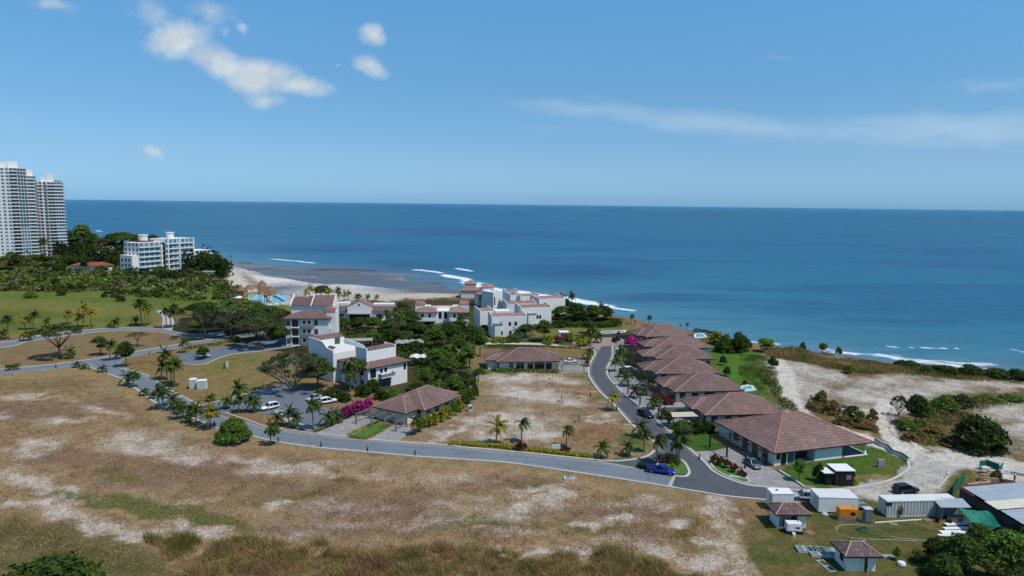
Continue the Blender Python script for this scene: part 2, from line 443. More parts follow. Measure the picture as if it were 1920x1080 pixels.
spot((104, 102, 42), [(905, 978, 60, 15), (620, 900, 34, 12), (560, 928, 46, 10), (1000, 912, 34, 12), (995, 963, 26, 8), (1100, 996, 62, 8, 4), (230, 892, 40, 8), (1300, 1000, 24, 30)], .75)
pale([(40, 895, 75, 14, 10), (60, 838, 60, 14, -8), (250, 828, 70, 20, -5), (290, 842, 80, 12), (350, 862, 44, 11, -8), (470, 866, 70, 8, 2), (540, 880, 85, 15), (560, 872, 80, 10), (100, 915, 80, 14, 14), (30, 950, 36, 10), (110, 962, 60, 20, 20),
      (180, 985, 66, 14, 14), (270, 1000, 70, 8, 3), (370, 993, 80, 11, 6), (420, 1004, 60, 7, 8), (510, 945, 34, 11, -10), (120, 790, 60, 9), (190, 770, 44, 6, 10), (60, 745, 70, 5), (0, 780, 50, 8),
      (1030, 938, 80, 16, -12), (975, 958, 70, 14, -8), (1000, 920, 60, 8, -10), (925, 1027, 50, 7), (1085, 1030, 60, 14), (1020, 1046, 70, 9, 4), (1145, 975, 50, 9, -6), (1090, 985, 34, 6), (1265, 983, 26, 7), (1330, 945, 30, 22, 25), (1367, 981, 18, 8), (1330, 1060, 40, 30), (1410, 1072, 40, 22), (1240, 1030, 60, 12, 25), (1340, 1015, 30, 12, 20)], .76)
pale([(760, 900, 130, 10, 4), (830, 893, 100, 8, 6), (790, 980, 100, 14, -6), (860, 965, 80, 10, -8), (600, 990, 80, 10), (850, 945, 80, 10), (640, 950, 100, 14), (330, 940, 80, 8), (1200, 945, 110, 12), (520, 1010, 90, 8), (950, 995, 120, 8), (1150, 1010, 80, 10)], .50)
# verges
zone([(0, 700), (150, 688), (230, 712), (330, 774), (430, 812), (530, 834), (700, 851), (960, 872), (1265, 918), (1260, 934), (960, 888), (700, 866), (520, 850), (420, 826), (310, 800), (210, 740), (140, 706), (0, 722)], (158, 136, 96), 8, .8, .05)
# left plateau
zone([(-600, 560), (60, 556), (280, 575), (300, 600), (260, 616), (100, 630), (-600, 640)], (122, 124, 60), 8)
spot((86, 104, 40), [(60, 590, 90, 9), (230, 600, 60, 7), (20, 610, 60, 10)], .6)
spot((140, 130, 76), [(150, 580, 80, 5), (240, 612, 50, 4)], .6)
zone([(-600, 430), (100, 462), (380, 490), (445, 540), (545, 566), (530, 600), (350, 590), (260, 575), (60, 558), (-600, 566)], (112, 122, 54), 8)
spot((84, 90, 48), [(120, 520, 220, 14), (300, 528, 130, 12), (40, 500, 120, 12)], .8)
spot((92, 112, 44), [(60, 556, 60, 5), (300, 566, 90, 5), (180, 562, 60, 4)], .6)
zone([(-300, 648), (90, 632), (260, 622), (340, 628), (430, 630), (350, 643), (200, 664), (-300, 690)], (140, 120, 86), 5)
zone([(200, 690), (250, 668), (330, 668), (380, 685), (480, 665), (560, 660), (640, 700), (520, 740), (380, 760), (300, 735)], (142, 122, 78), 7, 1, .0)
spot((116, 120, 60), [(450, 675, 60, 12), (480, 730, 60, 10), (410, 690, 40, 8)], .65)
spot((120, 88, 66), [(265, 680, 26, 5)], .7)
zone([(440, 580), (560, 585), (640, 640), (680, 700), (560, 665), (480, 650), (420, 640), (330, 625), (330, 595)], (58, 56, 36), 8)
zone([(-600, 436), (60, 440), (250, 456), (380, 472), (428, 488), (440, 520), (425, 530), (300, 500), (-600, 480)], (48, 54, 30), 5)
# resort gardens
zone([(425, 505), (452, 510), (476, 545), (470, 560), (440, 548), (420, 526)], (214, 206, 192), 3)
zone([(470, 552), (545, 558), (700, 550), (860, 546), (872, 556), (700, 564), (560, 570), (480, 575)], (204, 196, 182), 3)
zone([(560, 572), (700, 566), (860, 560), (1000, 564), (1080, 584), (1180, 604), (1180, 640), (1060, 650), (900, 655), (880, 700), (880, 740), (700, 735), (640, 700), (560, 640)], (78, 74, 48), 8)
zone([(870, 658), (1095, 650), (1105, 668), (1000, 690), (870, 690)], (138, 118, 78), 5)
zone([(1020, 612), (1090, 600), (1180, 604), (1190, 618), (1080, 628), (990, 630)], (128, 122, 70), 4)
spot((150, 138, 112), [(800, 640, 40, 5), (830, 655, 40, 6), (900, 640, 24, 12, -60), (700, 615, 60, 4), (870, 665, 16, 12)], .8)
spot((84, 104, 46), [(815, 690, 40, 8), (950, 640, 80, 4), (1060, 640, 40, 5)], .7)
# vacant lot
zone([(875, 700), (1085, 697), (1110, 730), (1160, 775), (1200, 815), (1220, 838), (1180, 858), (1110, 858), (950, 838), (760, 826), (820, 790), (890, 760)], (158, 134, 104), 7)
pale([(980, 710, 80, 9), (1040, 712, 40, 8), (960, 735, 40, 14), (1000, 740, 66, 16), (1060, 752, 50, 10), (930, 785, 70, 12, -12), (860, 800, 60, 10, -18), (980, 790, 70, 14), (1000, 812, 60, 12), (920, 815, 40, 8), (840, 815, 40, 6, -15), (1130, 785, 20, 5)], .86)
spot((150, 112, 78), [(1120, 815, 60, 14), (1040, 722, 16, 4), (1130, 740, 26, 12)], .7)
spot((88, 112, 48), [(1102, 714, 18, 4), (1125, 750, 16, 5), (1165, 793, 18, 6), (1195, 828, 26, 14), (1180, 858, 30, 7), (1085, 704, 20, 4), (930, 696, 60, 4), (1150, 768, 10, 4)], .85)
# villa lots and lawns
zone([(1140, 640), (1200, 625), (1330, 625), (1360, 660), (1440, 690), (1480, 760), (1500, 800), (1340, 860), (1280, 828), (1200, 765), (1150, 720), (1142, 690)], (96, 96, 58), 6)
zone([(1330, 655), (1385, 650), (1450, 680), (1455, 720), (1440, 745), (1470, 770), (1500, 790), (1460, 780), (1400, 735), (1350, 700)], (84, 122, 46), 6)
spot((112, 108, 56), [(1440, 735, 14, 22), (1460, 760, 20, 14), (1420, 690, 10, 20)], .7)
zone([(1284, 822), (1345, 806), (1350, 842), (1312, 846)], (68, 106, 40), 4)
zone([(1452, 888), (1470, 870), (1560, 848), (1600, 832), (1636, 826), (1672, 838), (1700, 862), (1704, 882), (1680, 900), (1600, 912), (1510, 914)], (78, 108, 44), 5)
spot((120, 112, 60), [(1672, 880, 30, 14), (1660, 858, 30, 6), (1610, 900, 40, 8)], .6)
spot((158, 132, 92), [(1640, 897, 30, 7)], .9)
# right hand sandy plateau
zone([(1400, 652), (1550, 672), (1700, 694), (1920, 716), (2400, 760), (2400, 1000), (1780, 870), (1740, 860), (1700, 830), (1600, 800), (1500, 790), (1470, 740), (1450, 690)], (122, 104, 70), 6)
pale([(1500, 690, 66, 12, 6), (1540, 705, 70, 12, 8), (1490, 730, 30, 46, -24), (1530, 735, 40, 26), (1600, 738, 40, 14), (1660, 715, 70, 14, -6), (1640, 745, 60, 20), (1700, 740, 80, 20), (1760, 725, 90, 12), (1840, 715, 90, 10), (1900, 722, 70, 8), (1720, 765, 40, 14), (1600, 770, 40, 14), (1680, 760, 60, 16), (1880, 770, 50, 24), (1930, 800, 50, 40), (1840, 850, 60, 10), (1780, 845, 30, 10)], .86)
spot((112, 92, 58), [(1560, 712, 30, 6), (1600, 715, 40, 5), (1690, 726, 26, 4), (1620, 698, 60, 4), (1800, 712, 90, 4)], .8)
spot((86, 104, 46), [(1830, 745, 100, 10, 4), (1760, 760, 50, 14), (1740, 800, 40, 20), (1590, 800, 40, 12), (1790, 830, 60, 10)], .75)
zone([(1470, 700), (1480, 735), (1505, 775), (1560, 800), (1640, 830), (1700, 850), (1740, 872), (1690, 800), (1650, 780), (1660, 760), (1680, 768), (1672, 790), (1712, 830), (1760, 848), (1920, 862), (2100, 880), (2100, 900), (1920, 898), (1880, 890), (1780, 868), (1750, 890), (1720, 915), (1640, 935), (1560, 930), (1440, 938), (1440, 914), (1570, 917), (1660, 902), (1704, 880), (1700, 862), (1660, 832), (1560, 804), (1500, 786), (1470, 745), (1462, 700)], (188, 178, 162), 3, 1, .62)
zone([(1440, 914), (1560, 917), (1660, 902), (1704, 880), (1720, 862), (1760, 880), (1740, 905), (1700, 930), (1600, 940), (1440, 940)], (150, 146, 140), 5, .75, .3)
# yard
zone([(1425, 940), (1560, 945), (1700, 935), (1790, 870), (1830, 880), (1800, 960), (2000, 1000), (2000, 1300), (1440, 1300), (1400, 1000)], (102, 100, 56), 8, 1, .05)
spot((84, 96, 46), [(1540, 975, 40, 8), (1640, 1000, 60, 8), (1560, 1050, 60, 12), (1440, 1020, 26, 16), (1480, 1040, 50, 10), (1700, 985, 40, 8)], .65)
spot((138, 118, 82), [(1420, 990, 24, 30), (1520, 1005, 20, 14), (1500, 1062, 40, 6), (1750, 980, 40, 6), (1460, 1020, 16, 6)], .6)
spot((112, 112, 50), [(1795, 890, 26, 16)], .8)
pale([(1900, 905, 50, 24), (1880, 880, 40, 8)], .9)
# sandy tracks
def track(px, w, rgb, wh, amt=1.0):
    global col, white
    Q = [tuple(p[:2]) for p in spline(gpts(px), 6)]; d = seg_dist(tx + 2.0 * wob, ty + 2.0 * (fbm(tx, ty, 5, 3, 55) - .5), Q); k = sstep(w, w * .55, d) * amt
    col = col * (1 - k[:, None]) + np.array(lin(rgb)) * k[:, None]; white = white * (1 - k) + wh * k
track([(1445, 664), (1472, 695), (1476, 725), (1488, 758), (1515, 785), (1560, 802), (1610, 818), (1660, 838), (1705, 856), (1745, 868)], 3.0, (206, 196, 180), .7)
track([(1662, 752), (1652, 775), (1656, 795), (1672, 818), (1700, 840), (1745, 866)], 2.6, (206, 196, 180), .75); track([(1668, 765), (1666, 800), (1690, 828)], .5, (128, 112, 84), 0, .6)
track([(1745, 868), (1800, 864), (1870, 872), (1960, 884), (2100, 900)], 5.0, (202, 194, 182), .6); track([(1748, 868), (1744, 886), (1712, 914), (1640, 928)], 4.2, (176, 170, 160), .5)
track([(1340, 922), (1336, 945), (1360, 985), (1380, 1030), (1420, 1090)], 1.8, (178, 160, 132), .42, .6)
# shore
beach = (~inE) & (tz < -1); bw = sstep(-.3, -1.2, tz) * (~inE) * sstep(0, 1, (tu > 425) * 1.0)
sandw = np.clip(ell_w(560, 522, 170, 15, 3) + ell_w(690, 527, 120, 13) + ell_w(475, 516, 66, 22) + ell_w(640, 552, 120, 14) + ell_w(800, 556, 90, 5), 0, 1)
bayc = np.array(lin((112, 120, 132))) * (1 - sandw[:, None]) + np.array(lin((228, 222, 212))) * sandw[:, None]
col = col * (1 - bw[:, None]) + bayc * bw[:, None]; white *= 1 - bw
slope = (~inE) * sstep(-.05, -2, tz) * (1 - bw); col = col * (1 - slope[:, None]) + np.array(lin((64, 66, 36))) * slope[:, None]
stony = bw * sstep(880, 960, tu); col = col * (1 - stony[:, None]) + np.array(lin((104, 98, 96))) * stony[:, None]
wet = flm * sstep(.70, .42, fn - .45 * (ell_w(560, 524, 150, 13) + ell_w(690, 528, 110, 12) + ell_w(480, 518, 64, 20)))
col = col * (1 - wet[:, None]) + np.array(lin((108, 118, 130))) * wet[:, None]
rock = flm * np.clip(ell_w(500, 492, 90, 5) + ell_w(620, 500, 90, 3) + ell_w(740, 507, 60, 3) + ell_w(850, 530, 50, 5) + ell_w(650, 507, 70, 3), 0, 1) * 1.3
rock = np.clip(rock, 0, 1) * sstep(.3, .5, fbm(tx, ty, 18, 4, 31)); col = col * (1 - rock[:, None]) + np.array(lin((88, 82, 80))) * rock[:, None]
tz = tz + rock * .5

def bare_at(x, y):
    j = np.clip(np.round((np.degrees(np.arctan2(x, y)) + 46) / .16), 0, 575).astype(int); i = np.clip(np.searchsorted(RRG, np.hypot(x, y)), 0, len(RRG) - 1); return white[i * MG + j]
def ground_z(x, y):
    j = np.clip(np.round((np.degrees(np.arctan2(x, y)) + 46) / .16), 0, 575).astype(int); i = np.clip(np.searchsorted(RRG, np.hypot(x, y)), 0, len(RRG) - 1); return np.minimum(tz[i * MG + j], 0)
def ground_mat():
    m, t, p, o = new_mat('ground_soil_and_grass')
    pos = t.node('ShaderNodeTexCoord').outputs['Object']
    base = t.node('ShaderNodeAttribute', attribute_name='soil').outputs['Color']
    wh = t.node('ShaderNodeAttribute', attribute_name='pale').outputs['Fac']
    n0 = t.noise(pos, .05, 5, .6); n1 = t.noise(pos, .35, 6, .68, .4); n2 = t.noise(pos, 1.6, 5, .7); n3 = t.noise(pos, 6.0, 3, .6)
    k = t.math('ADD', t.math('MULTIPLY_ADD', n1, 1.0, .06), t.math('MULTIPLY_ADD', n2, 1.5, t.math('MULTIPLY_ADD', n3, 1.1, -1.12)))
    k = t.math('MAXIMUM', k, .25)
    colr = t.mix(1.0, base, t.comb(k, k, k), 'MULTIPLY')
    colr = t.mix(t.rng(n0, .42, .62, 0, .35), colr, t.mix(1.0, colr, (1.02, .82, .70), 'MULTIPLY'))
    colr = t.mix(t.rng(t.noise(pos, .9, 6, .75), .56, .74, 0, .5), colr, t.mix(1.0, colr, (.62, .72, .42), 'MULTIPLY'))
    w1 = t.noise(pos, .22, 7, .72, .6); w2 = t.noise(pos, 1.9, 6, .75)
    ww = t.math('ADD', t.math('MULTIPLY_ADD', w1, .8, -.4), t.math('MULTIPLY_ADD', w2, 1.7, -.85))
    f = t.math('MULTIPLY', t.rng(t.math('ADD', t.math('MULTIPLY', wh, .95), ww), .22, .92, 0, .92), t.rng(wh, .02, .2))
    sandc = t.mix(t.rng(t.math('MULTIPLY_ADD', n2, .6, t.math('MULTIPLY', n1, .4)), .36, .6), lin((150, 136, 122)), lin((226, 220, 210)))
    colr = t.mix(f, colr, sandc)
    t.l.new(colr, p.inputs['Base Color']); p.inputs['Roughness'].default_value = .95; p.inputs['Specular IOR Level'].default_value = .08
    b = t.node('ShaderNodeBump'); b.inputs['Strength'].default_value = .7; b.inputs['Distance'].default_value = .35
    t.l.new(t.math('MULTIPLY_ADD', n2, .7, t.math('MULTIPLY', n3, .35)), b.inputs['Height']); t.l.new(b.outputs[0], p.inputs['Normal'])
    return m
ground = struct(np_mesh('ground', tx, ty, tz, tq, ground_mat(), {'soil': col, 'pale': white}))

# sea: one sheet to the horizon, with surf where waves break
sx, sy, sq = polar(46, .2, 150, 2500, 1.009, [2800.0, 3300.0, 4000.0, 5000.0, 7000.0, 10000.0, 16000.0, 28000.0, 50000.0, 80000.0])
su, sv = project(np.stack([sx, sy, np.full_like(sx, SEA)], -1)); sr = np.hypot(sx, sy)
sW = seg_dist(sx, sy, WW); sW = np.where(inside(sx, sy, closed(WW)), 0, sW)
sn1 = fbm(sx, sy * 3.0, 260, 4, 21); sn2 = fbm(sx * .5, sy * 4.0, 60, 4, 22)
shore = np.exp(-sW / 230.0); mid = np.exp(-sW / 700.0); sh2 = np.exp(-sW / 45.0)
lerp = lambda a, b, w: a * (1 - w[:, None]) + np.array(lin(b)) * w[:, None]
sc = np.tile(np.array(lin((8, 86, 116))), (len(sx), 1)); sc = lerp(sc, (8, 90, 120), np.clip(mid * 1.1, 0, 1)); sc = lerp(sc, (56, 114, 130), shore * .8 * sstep(700, 1300, su)); sc = lerp(sc, (86, 126, 142), sh2 * .6)
sc = lerp(sc, (48, 112, 156), sstep(5000, 30000, sr) * .9); sc = lerp(sc, (8, 62, 104), sstep(.5, .68, sn1) * .4); sc = lerp(sc, (30, 84, 122), sstep(.5, .7, sn2) * .3)  # far water paler with distance: horizon haze mixed into the sea colour
def sell(px, py, rx, ry):
    return np.clip(1.2 - np.hypot((su + 30 * (sn2 - .5) - px) / rx, (sv + 14 * (sn2 - .5) - py) / ry), 0, 1)
sc = lerp(sc, (16, 58, 104), np.clip(sell(1080, 508, 220, 22) + sell(760, 500, 150, 16) + sell(930, 440, 170, 8) + sell(640, 470, 180, 7) + sell(1250, 560, 160, 10) + sell(1800, 470, 150, 8), 0, 1) * .6)
sc = lerp(sc, (84, 92, 104), np.clip(sell(620, 520, 190, 24) + sell(780, 535, 80, 16), 0, 1) * .7)
sc = lerp(sc, (96, 114, 126), np.clip(sell(1000, 546, 120, 4) * .6 + sell(1500, 652, 120, 9) + sell(1750, 682, 200, 14), 0, 1) * .7)
def surf(P, w, a):
    Q = [tuple(G(x, y, SEA)[:2]) for x, y in P]
    d = seg_dist(sx + 10 * (fbm(sx, sy, 26, 3, 41) - .5), sy + 14 * (fbm(sx, sy, 30, 3, 42) - .5), Q); return np.clip(1.15 - d / w, 0, 1) * a
foam = np.zeros_like(sx)
for P, w, a in [([(834, 516), (870, 524), (900, 532)], 7, 1.0), ([(880, 530), (930, 543), (1000, 551), (1060, 558), (1110, 568)], 9, 1.0), ([(1000, 555), (1080, 565), (1130, 574)], 8, 1.0), ([(1140, 577), (1160, 579), (1185, 583)], 4, 1.0), ([(780, 506), (812, 510), (826, 512)], 6, .9), ([(860, 504), (884, 508)], 5, .9),
                ([(508, 486), (560, 490), (590, 493)], 6, .8), ([(735, 520), (765, 527)], 3, .5), ([(480, 497), (520, 497)], 3, .4), ([(1400, 640), (1460, 648)], 3, .8), ([(1555, 657), (1600, 660), (1640, 665), (1700, 668)], 2.6, .7), ([(1560, 660), (1650, 668), (1720, 676), (1790, 680), (1850, 682)], 3.0, .7), ([(1650, 648), (1720, 650), (1800, 655)], 1.2, .7), ([(1905, 658), (1940, 662)], 3, 1.0), ([(1700, 677), (1760, 684), (1830, 690)], 4, .8), ([(182, 432), (192, 434)], 6, .8)]:
    foam = np.maximum(foam, surf(P, w, a))
def sea_mat():
    m, t, p, o = new_mat('sea_water')
    pos = t.node('ShaderNodeTexCoord').outputs['Object']; x, y, z = t.sep(pos)
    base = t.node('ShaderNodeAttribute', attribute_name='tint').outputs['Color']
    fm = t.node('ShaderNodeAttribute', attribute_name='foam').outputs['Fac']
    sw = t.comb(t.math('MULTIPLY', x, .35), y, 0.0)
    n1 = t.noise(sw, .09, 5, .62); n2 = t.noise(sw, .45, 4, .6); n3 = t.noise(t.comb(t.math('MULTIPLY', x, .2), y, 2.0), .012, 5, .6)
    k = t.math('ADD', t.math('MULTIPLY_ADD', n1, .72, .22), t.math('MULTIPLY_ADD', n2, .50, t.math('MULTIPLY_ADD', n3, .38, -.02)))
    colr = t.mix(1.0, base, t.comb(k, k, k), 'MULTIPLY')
    fnz = t.noise(t.comb(t.math('MULTIPLY', x, .6), y, 5.0), .22, 6, .7, .5)
    ff = t.rng(t.math('MULTIPLY_ADD', fm, 1.15, t.math('MULTIPLY_ADD', fnz, 1.5, -.98)), .05, .62, 0, .9)
    ff = t.math('MULTIPLY', ff, t.rng(fm, .02, .2))
    caps = t.math('MULTIPLY', t.rng(t.noise(t.comb(t.math('MULTIPLY', x, .25), y, 9.0), .06, 6, .75), .745, .78), .55)
    ff = t.math('MAXIMUM', ff, caps)
    colr = t.mix(ff, colr, (.78, .80, .80))
    t.l.new(colr, p.inputs['Base Color'])
    t.put(p.inputs['Roughness'], t.rng(ff, 0, 1, .30, .9)); p.inputs['IOR'].default_value = 1.33
    p.inputs['Specular IOR Level'].default_value = .045
    b = t.node('ShaderNodeBump'); b.inputs['Strength'].default_value = .35; b.inputs['Distance'].default_value = 1.0
    t.l.new(t.math('MULTIPLY_ADD', n1, 1.0, t.math('MULTIPLY', n2, .3)), b.inputs['Height']); t.l.new(b.outputs[0], p.inputs['Normal'])
    return m
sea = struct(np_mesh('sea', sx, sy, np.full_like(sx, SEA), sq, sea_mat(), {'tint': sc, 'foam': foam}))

# ------------------------------------------------------------------ roads, kerbs, pavings
def asphalt(name, rgb):
    m, t, p, o = new_mat(name); c = lin(rgb)
    pos = t.node('ShaderNodeTexCoord').outputs['Object']
    n1 = t.noise(pos, .12, 4, .6); n2 = t.noise(pos, 1.3, 5, .7); n3 = t.noise(pos, 9, 2)
    k = t.math('ADD', t.math('MULTIPLY_ADD', n1, .4, .45), t.math('MULTIPLY_ADD', n2, .45, t.math('MULTIPLY_ADD', n3, .25, -.02)))
    colr = t.mix(1.0, (*c, 1), t.comb(k, k, k), 'MULTIPLY')
    vo = t.node('ShaderNodeTexVoronoi', feature='DISTANCE_TO_EDGE'); t.put(vo.inputs['Vector'], t.vmath('ADD', pos, t.vmath('MULTIPLY', t.noise(pos, .5, 4, .6, out='Color'), (2.4, 2.4, 0)))); vo.inputs['Scale'].default_value = .16
    colr = t.mix(t.rng(vo.outputs['Distance'], .012, .03, .35, 0), colr, tuple(x * .5 for x in c))
    colr = t.mix(t.rng(t.noise(pos, .3, 5, .75), .60, .72, 0, .35), colr, tuple(x * .62 for x in c))
    u, v, _ = t.sep(t.node('ShaderNodeUVMap').outputs[0]); edge = t.math('ABSOLUTE', t.math('SUBTRACT', u, .5))
    wt = t.math('MULTIPLY', t.rng(t.math('ABSOLUTE', t.math('SUBTRACT', edge, .17)), 0, .09, .30, 0, True), t.rng(t.noise(pos, .15, 4, .6), .35, .6))
    colr = t.mix(wt, colr, tuple(x * .6 for x in c))
    colr = t.mix(t.math('MULTIPLY', t.rng(t.math('MULTIPLY_ADD', t.noise(pos, .9, 5, .7), .34, edge), .50, .66), .7), colr, lin((158, 146, 128)))
    t.l.new(colr, p.inputs['Base Color']); p.inputs['Roughness'].default_value = .88; p.inputs['Specular IOR Level'].default_value = .2
    return m
M_ROAD = asphalt('worn_grey_asphalt', (112, 120, 128)); M_ROAD2 = asphalt('dark_asphalt', (84, 86, 92)); M_LOT = asphalt('lane_asphalt', (104, 112, 120))
M_KERB = pm('concrete_kerb', (182, 178, 172), .9, .12, .5, bump=.2)
def paver_mat():
    m, t, p, o = new_mat('grey_pavers')
    pos = t.node('ShaderNodeTexCoord').outputs['Object']
    br = t.node('ShaderNodeTexBrick'); t.l.new(pos, br.inputs['Vector']); br.inputs['Scale'].default_value = 1.0
    br.inputs['Brick Width'].default_value = .55; br.inputs['Row Height'].default_value = .28; br.inputs['Mortar Size'].default_value = .025
    a = lin((168, 164, 160)); b = lin((142, 138, 136)); br.inputs['Color1'].default_value = (*a, 1); br.inputs['Color2'].default_value = (*b, 1); br.inputs['Mortar'].default_value = (.12, .11, .10, 1)
    k = t.math('MULTIPLY_ADD', t.noise(pos, .3, 5, .65), .8, .6)
    t.l.new(t.mix(1.0, br.outputs[0], t.comb(k, k, k), 'MULTIPLY'), p.inputs['Base Color']); p.inputs['Roughness'].default_value = .9; p.inputs['Specular IOR Level'].default_value = .15
    return m
M_PAV = paver_mat(); M_BRICKPAV = pm('brown_pavers', (150, 128, 120), .9, .2, 1.0)
def strip(name, left, right, m, z, per=6):
    """ribbon between two edge curves, both given in photo pixels on the ground"""
    a = spline(gpts(left), per); b = spline(gpts(right), per); n = max(len(a), len(b)) * 1
    def rs(P):
        L = [0]
        for i in range(1, len(P)): L.append(L[-1] + (P[i] - P[i - 1]).length)
        out = []; k = 0
        for i in range(n):
            s_ = L[-1] * i / (n - 1)
            while k < len(P) - 2 and L[k + 1] < s_: k += 1
            t = (s_ - L[k]) / max(1e-6, L[k + 1] - L[k]); out.append(P[k].lerp(P[k + 1], min(1, t)))
        return out
    a, b = rs(a), rs(b); mb = MB(); mb.v = [(p.x, p.y, z) for p in a] + [(p.x, p.y, z) for p in b]
    for i in range(n - 1): mb.f.append((i, i + 1, n + i + 1, n + i)[::-1]); mb.uv[i] = [(1, i), (1, i + 1), (0, i + 1), (0, i)]
    return struct(mb.obj(name, m))
def sheet(name, px, m, z, per=0):
    P = gpts(px)
    if per: P = spline(P + [P[0]], per)[:-1]
    from mathutils.geometry import tessellate_polygon
    tri = tessellate_polygon([P]); mb = MB(); mb.v = [(p.x, p.y, z) for p in P]
    for t in tri:
        mb.uv[len(mb.f)] = [(.5, .5)] * 3
        a, b, c = (P[i] for i in t); nz = (b - a).cross(c - a).z
        mb.f.append(tuple(t) if nz > 0 else tuple(t)[::-1])
    return struct(mb.obj(name, m))
def kerb(px, w=.35, h=.14, name='kerb', per=6, m=None, side=0):
    P = spline(gpts(px), per); mb = MB(); n = len(P)
    for i, p in enumerate(P):
        d = (P[min(i + 1, n - 1)] - P[max(i - 1, 0)]).normalized(); q = Vector((-d.y, d.x, 0)) * w / 2
        mb.v += [(p.x + q.x, p.y + q.y, -.05), (p.x + q.x, p.y + q.y, h), (p.x - q.x, p.y - q.y, h), (p.x - q.x, p.y - q.y, -.05)]
    for i in range(n - 1):
        for k in range(3): mb.f.append((i * 4 + k, i * 4 + k + 1, i * 4 + k + 5, i * 4 + k + 4)[::-1])
    return struct(mb.obj(name, m or M_KERB))
# upper road by the golf field and its path
UL = [(-260, 655), (0, 642), (50, 633), (110, 624), (170, 618), (225, 615), (287, 616), (322, 621), (360, 627), (420, 622)]
UR = [(-260, 672), (0, 652), (50, 641), (110, 632), (170, 624), (225, 620), (287, 621.5), (325, 628), (362, 634), (424, 628)]
strip('road', UL, UR, M_ROAD, .02); kerb(UR, name='kerb'); kerb(UL)
strip('path', [(293, 583), (303, 592), (305, 600), (302, 615)], [(305, 580), (318, 590), (327, 603), (322, 620)], pm('pale_path', (170, 164, 154), .9), .025)
# cross road at the left
XL = [(-260, 727), (0, 693), (100, 683), (200, 669), (250, 660), (350, 643), (425, 632), (500, 622)]
XR = [(-260, 742), (0, 703), (60, 695), (130, 688), (160, 685)]
strip('road', XL, [(-260, 742), (0, 702), (100, 692), (200, 679), (250, 669), (350, 650), (425, 637.5), (500, 627)], M_ROAD, .024); kerb(XL)
# parking bay beyond the cross road
sheet('parking_bay', [(332, 664), (380, 657), (430, 649), (480, 640), (545, 628), (560, 648), (500, 657), (440, 664), (410, 672), (385, 682), (360, 684), (342, 680)], M_LOT, .028, 3)
kerb([(560, 648), (500, 657), (440, 664), (410, 672), (385, 682), (360, 684), (342, 680)], .3)
# lane from the junction to the cross street
LL = [(130, 688), (165, 689), (200, 701), (230, 712), (250, 726), (275, 745), (302, 762), (340, 776), (372, 789), (400, 801), (440, 811), (470, 818), (525, 830), (600, 840), (690, 848), (777, 856), (870, 862), (960, 869), (1085, 887), (1210, 906), (1265, 915), (1315, 923), (1365, 931), (1440, 938), (1500, 942), (1560, 940)]
LR = [(255, 662), (225, 682), (265, 700), (287, 711), (317, 731), (355, 751), (378, 764), (405, 775), (425, 782), (445, 787), (470, 793), (500, 802), (582, 813), (650, 821), (690, 825), (775, 832), (840, 837), (870, 840), (960, 849), (1110, 864), (1185, 876), (1260, 888), (1335, 900), (1440, 915), (1500, 920), (1560, 918)]
strip('road', LL, LR, M_ROAD, .032)
kerb(LL[:24], .4)
kerb([(220, 690), (265, 700), (287, 710), (317, 730), (355, 750), (375, 762)]); kerb([(422, 774), (470, 790), (500, 800), (582, 812), (650, 820)]); kerb([(690, 824), (737, 828), (837, 835), (870, 839), (950, 846), (1000, 851), (1060, 857), (1110, 862), (1150, 865), (1185, 862), (1215, 855), (1229, 842), (1230, 833), (1220, 824), (1195, 806), (1175, 786), (1152, 760), (1127, 737), (1108, 712), (1103, 695), (1107, 680), (1116, 662), (1112, 655)], .5)
# parking court by the white residence
sheet('parking_court', [(378, 764), (395, 756), (420, 752), (455, 742), (500, 728), (545, 722), (590, 728), (600, 735), (570, 750), (600, 764), (640, 768), (660, 775), (640, 790), (590, 806), (560, 800), (530, 785), (495, 775), (450, 768), (424, 772), (412, 778)], M_LOT, .028, 2)
kerb([(375, 763), (395, 755), (420, 751), (455, 741), (500, 727), (545, 721)], .3)
sheet('parking_stalls', [(512, 770), (524, 766), (570, 796), (600, 806), (580, 808), (548, 800)], pm('pale_concrete_slab', (150, 148, 146), .9, .15, .4), .036)
# street to the turning circle
TL = [(1232, 872), (1231, 845), (1222, 827), (1196, 807), (1176, 787), (1153, 760), (1128, 737), (1109, 712), (1104, 695), (1108, 680), (1117, 662), (1126, 650)]
TR = [(1300, 893), (1310, 857), (1280, 832), (1265, 817), (1230, 789), (1195, 757), (1177, 745), (1155, 722), (1142, 706), (1139, 690), (1149, 668), (1148, 648)]
strip('road', TL, TR, M_ROAD2, .040)
sheet('road', [(1135, 866), (1185, 864), (1216, 857), (1231, 845), (1310, 857), (1335, 882), (1365, 897), (1410, 911), (1440, 915), (1440, 937), (1365, 930), (1315, 922), (1262, 912), (1266, 893), (1210, 880)], M_ROAD2, .044, 0)
kerb([(1148, 650), (1149, 668), (1139, 690), (1141, 706), (1155, 723), (1177, 745), (1195, 757), (1230, 789), (1265, 817), (1280, 831), (1310, 857), (1327, 873), (1336, 883), (1360, 896), (1397, 909), (1440, 914), (1502, 919), (1577, 917), (1625, 911), (1665, 902), (1690, 890), (1704, 878), (1703, 866)], .5)
sheet('turning_circle', [(1072, 642), (1100, 636), (1140, 634), (1158, 643), (1149, 652), (1120, 655), (1085, 652)], M_BRICKPAV, .034, 3)
sheet('forecourt', [(1118, 640), (1130, 633), (1180, 632), (1190, 640), (1170, 650), (1152, 648)], M_PAV, .03)
line = sheet('road_marking', [(1120, 865), (1122, 864.6), (1212, 880.5), (1210, 882)], pm('pale_joint', (170, 168, 160), .9), .052)
sheet('road_marking', [(1262, 893), (1267, 893.5), (1259, 911.5), (1252, 911)], MATS['pale_joint'], .052)
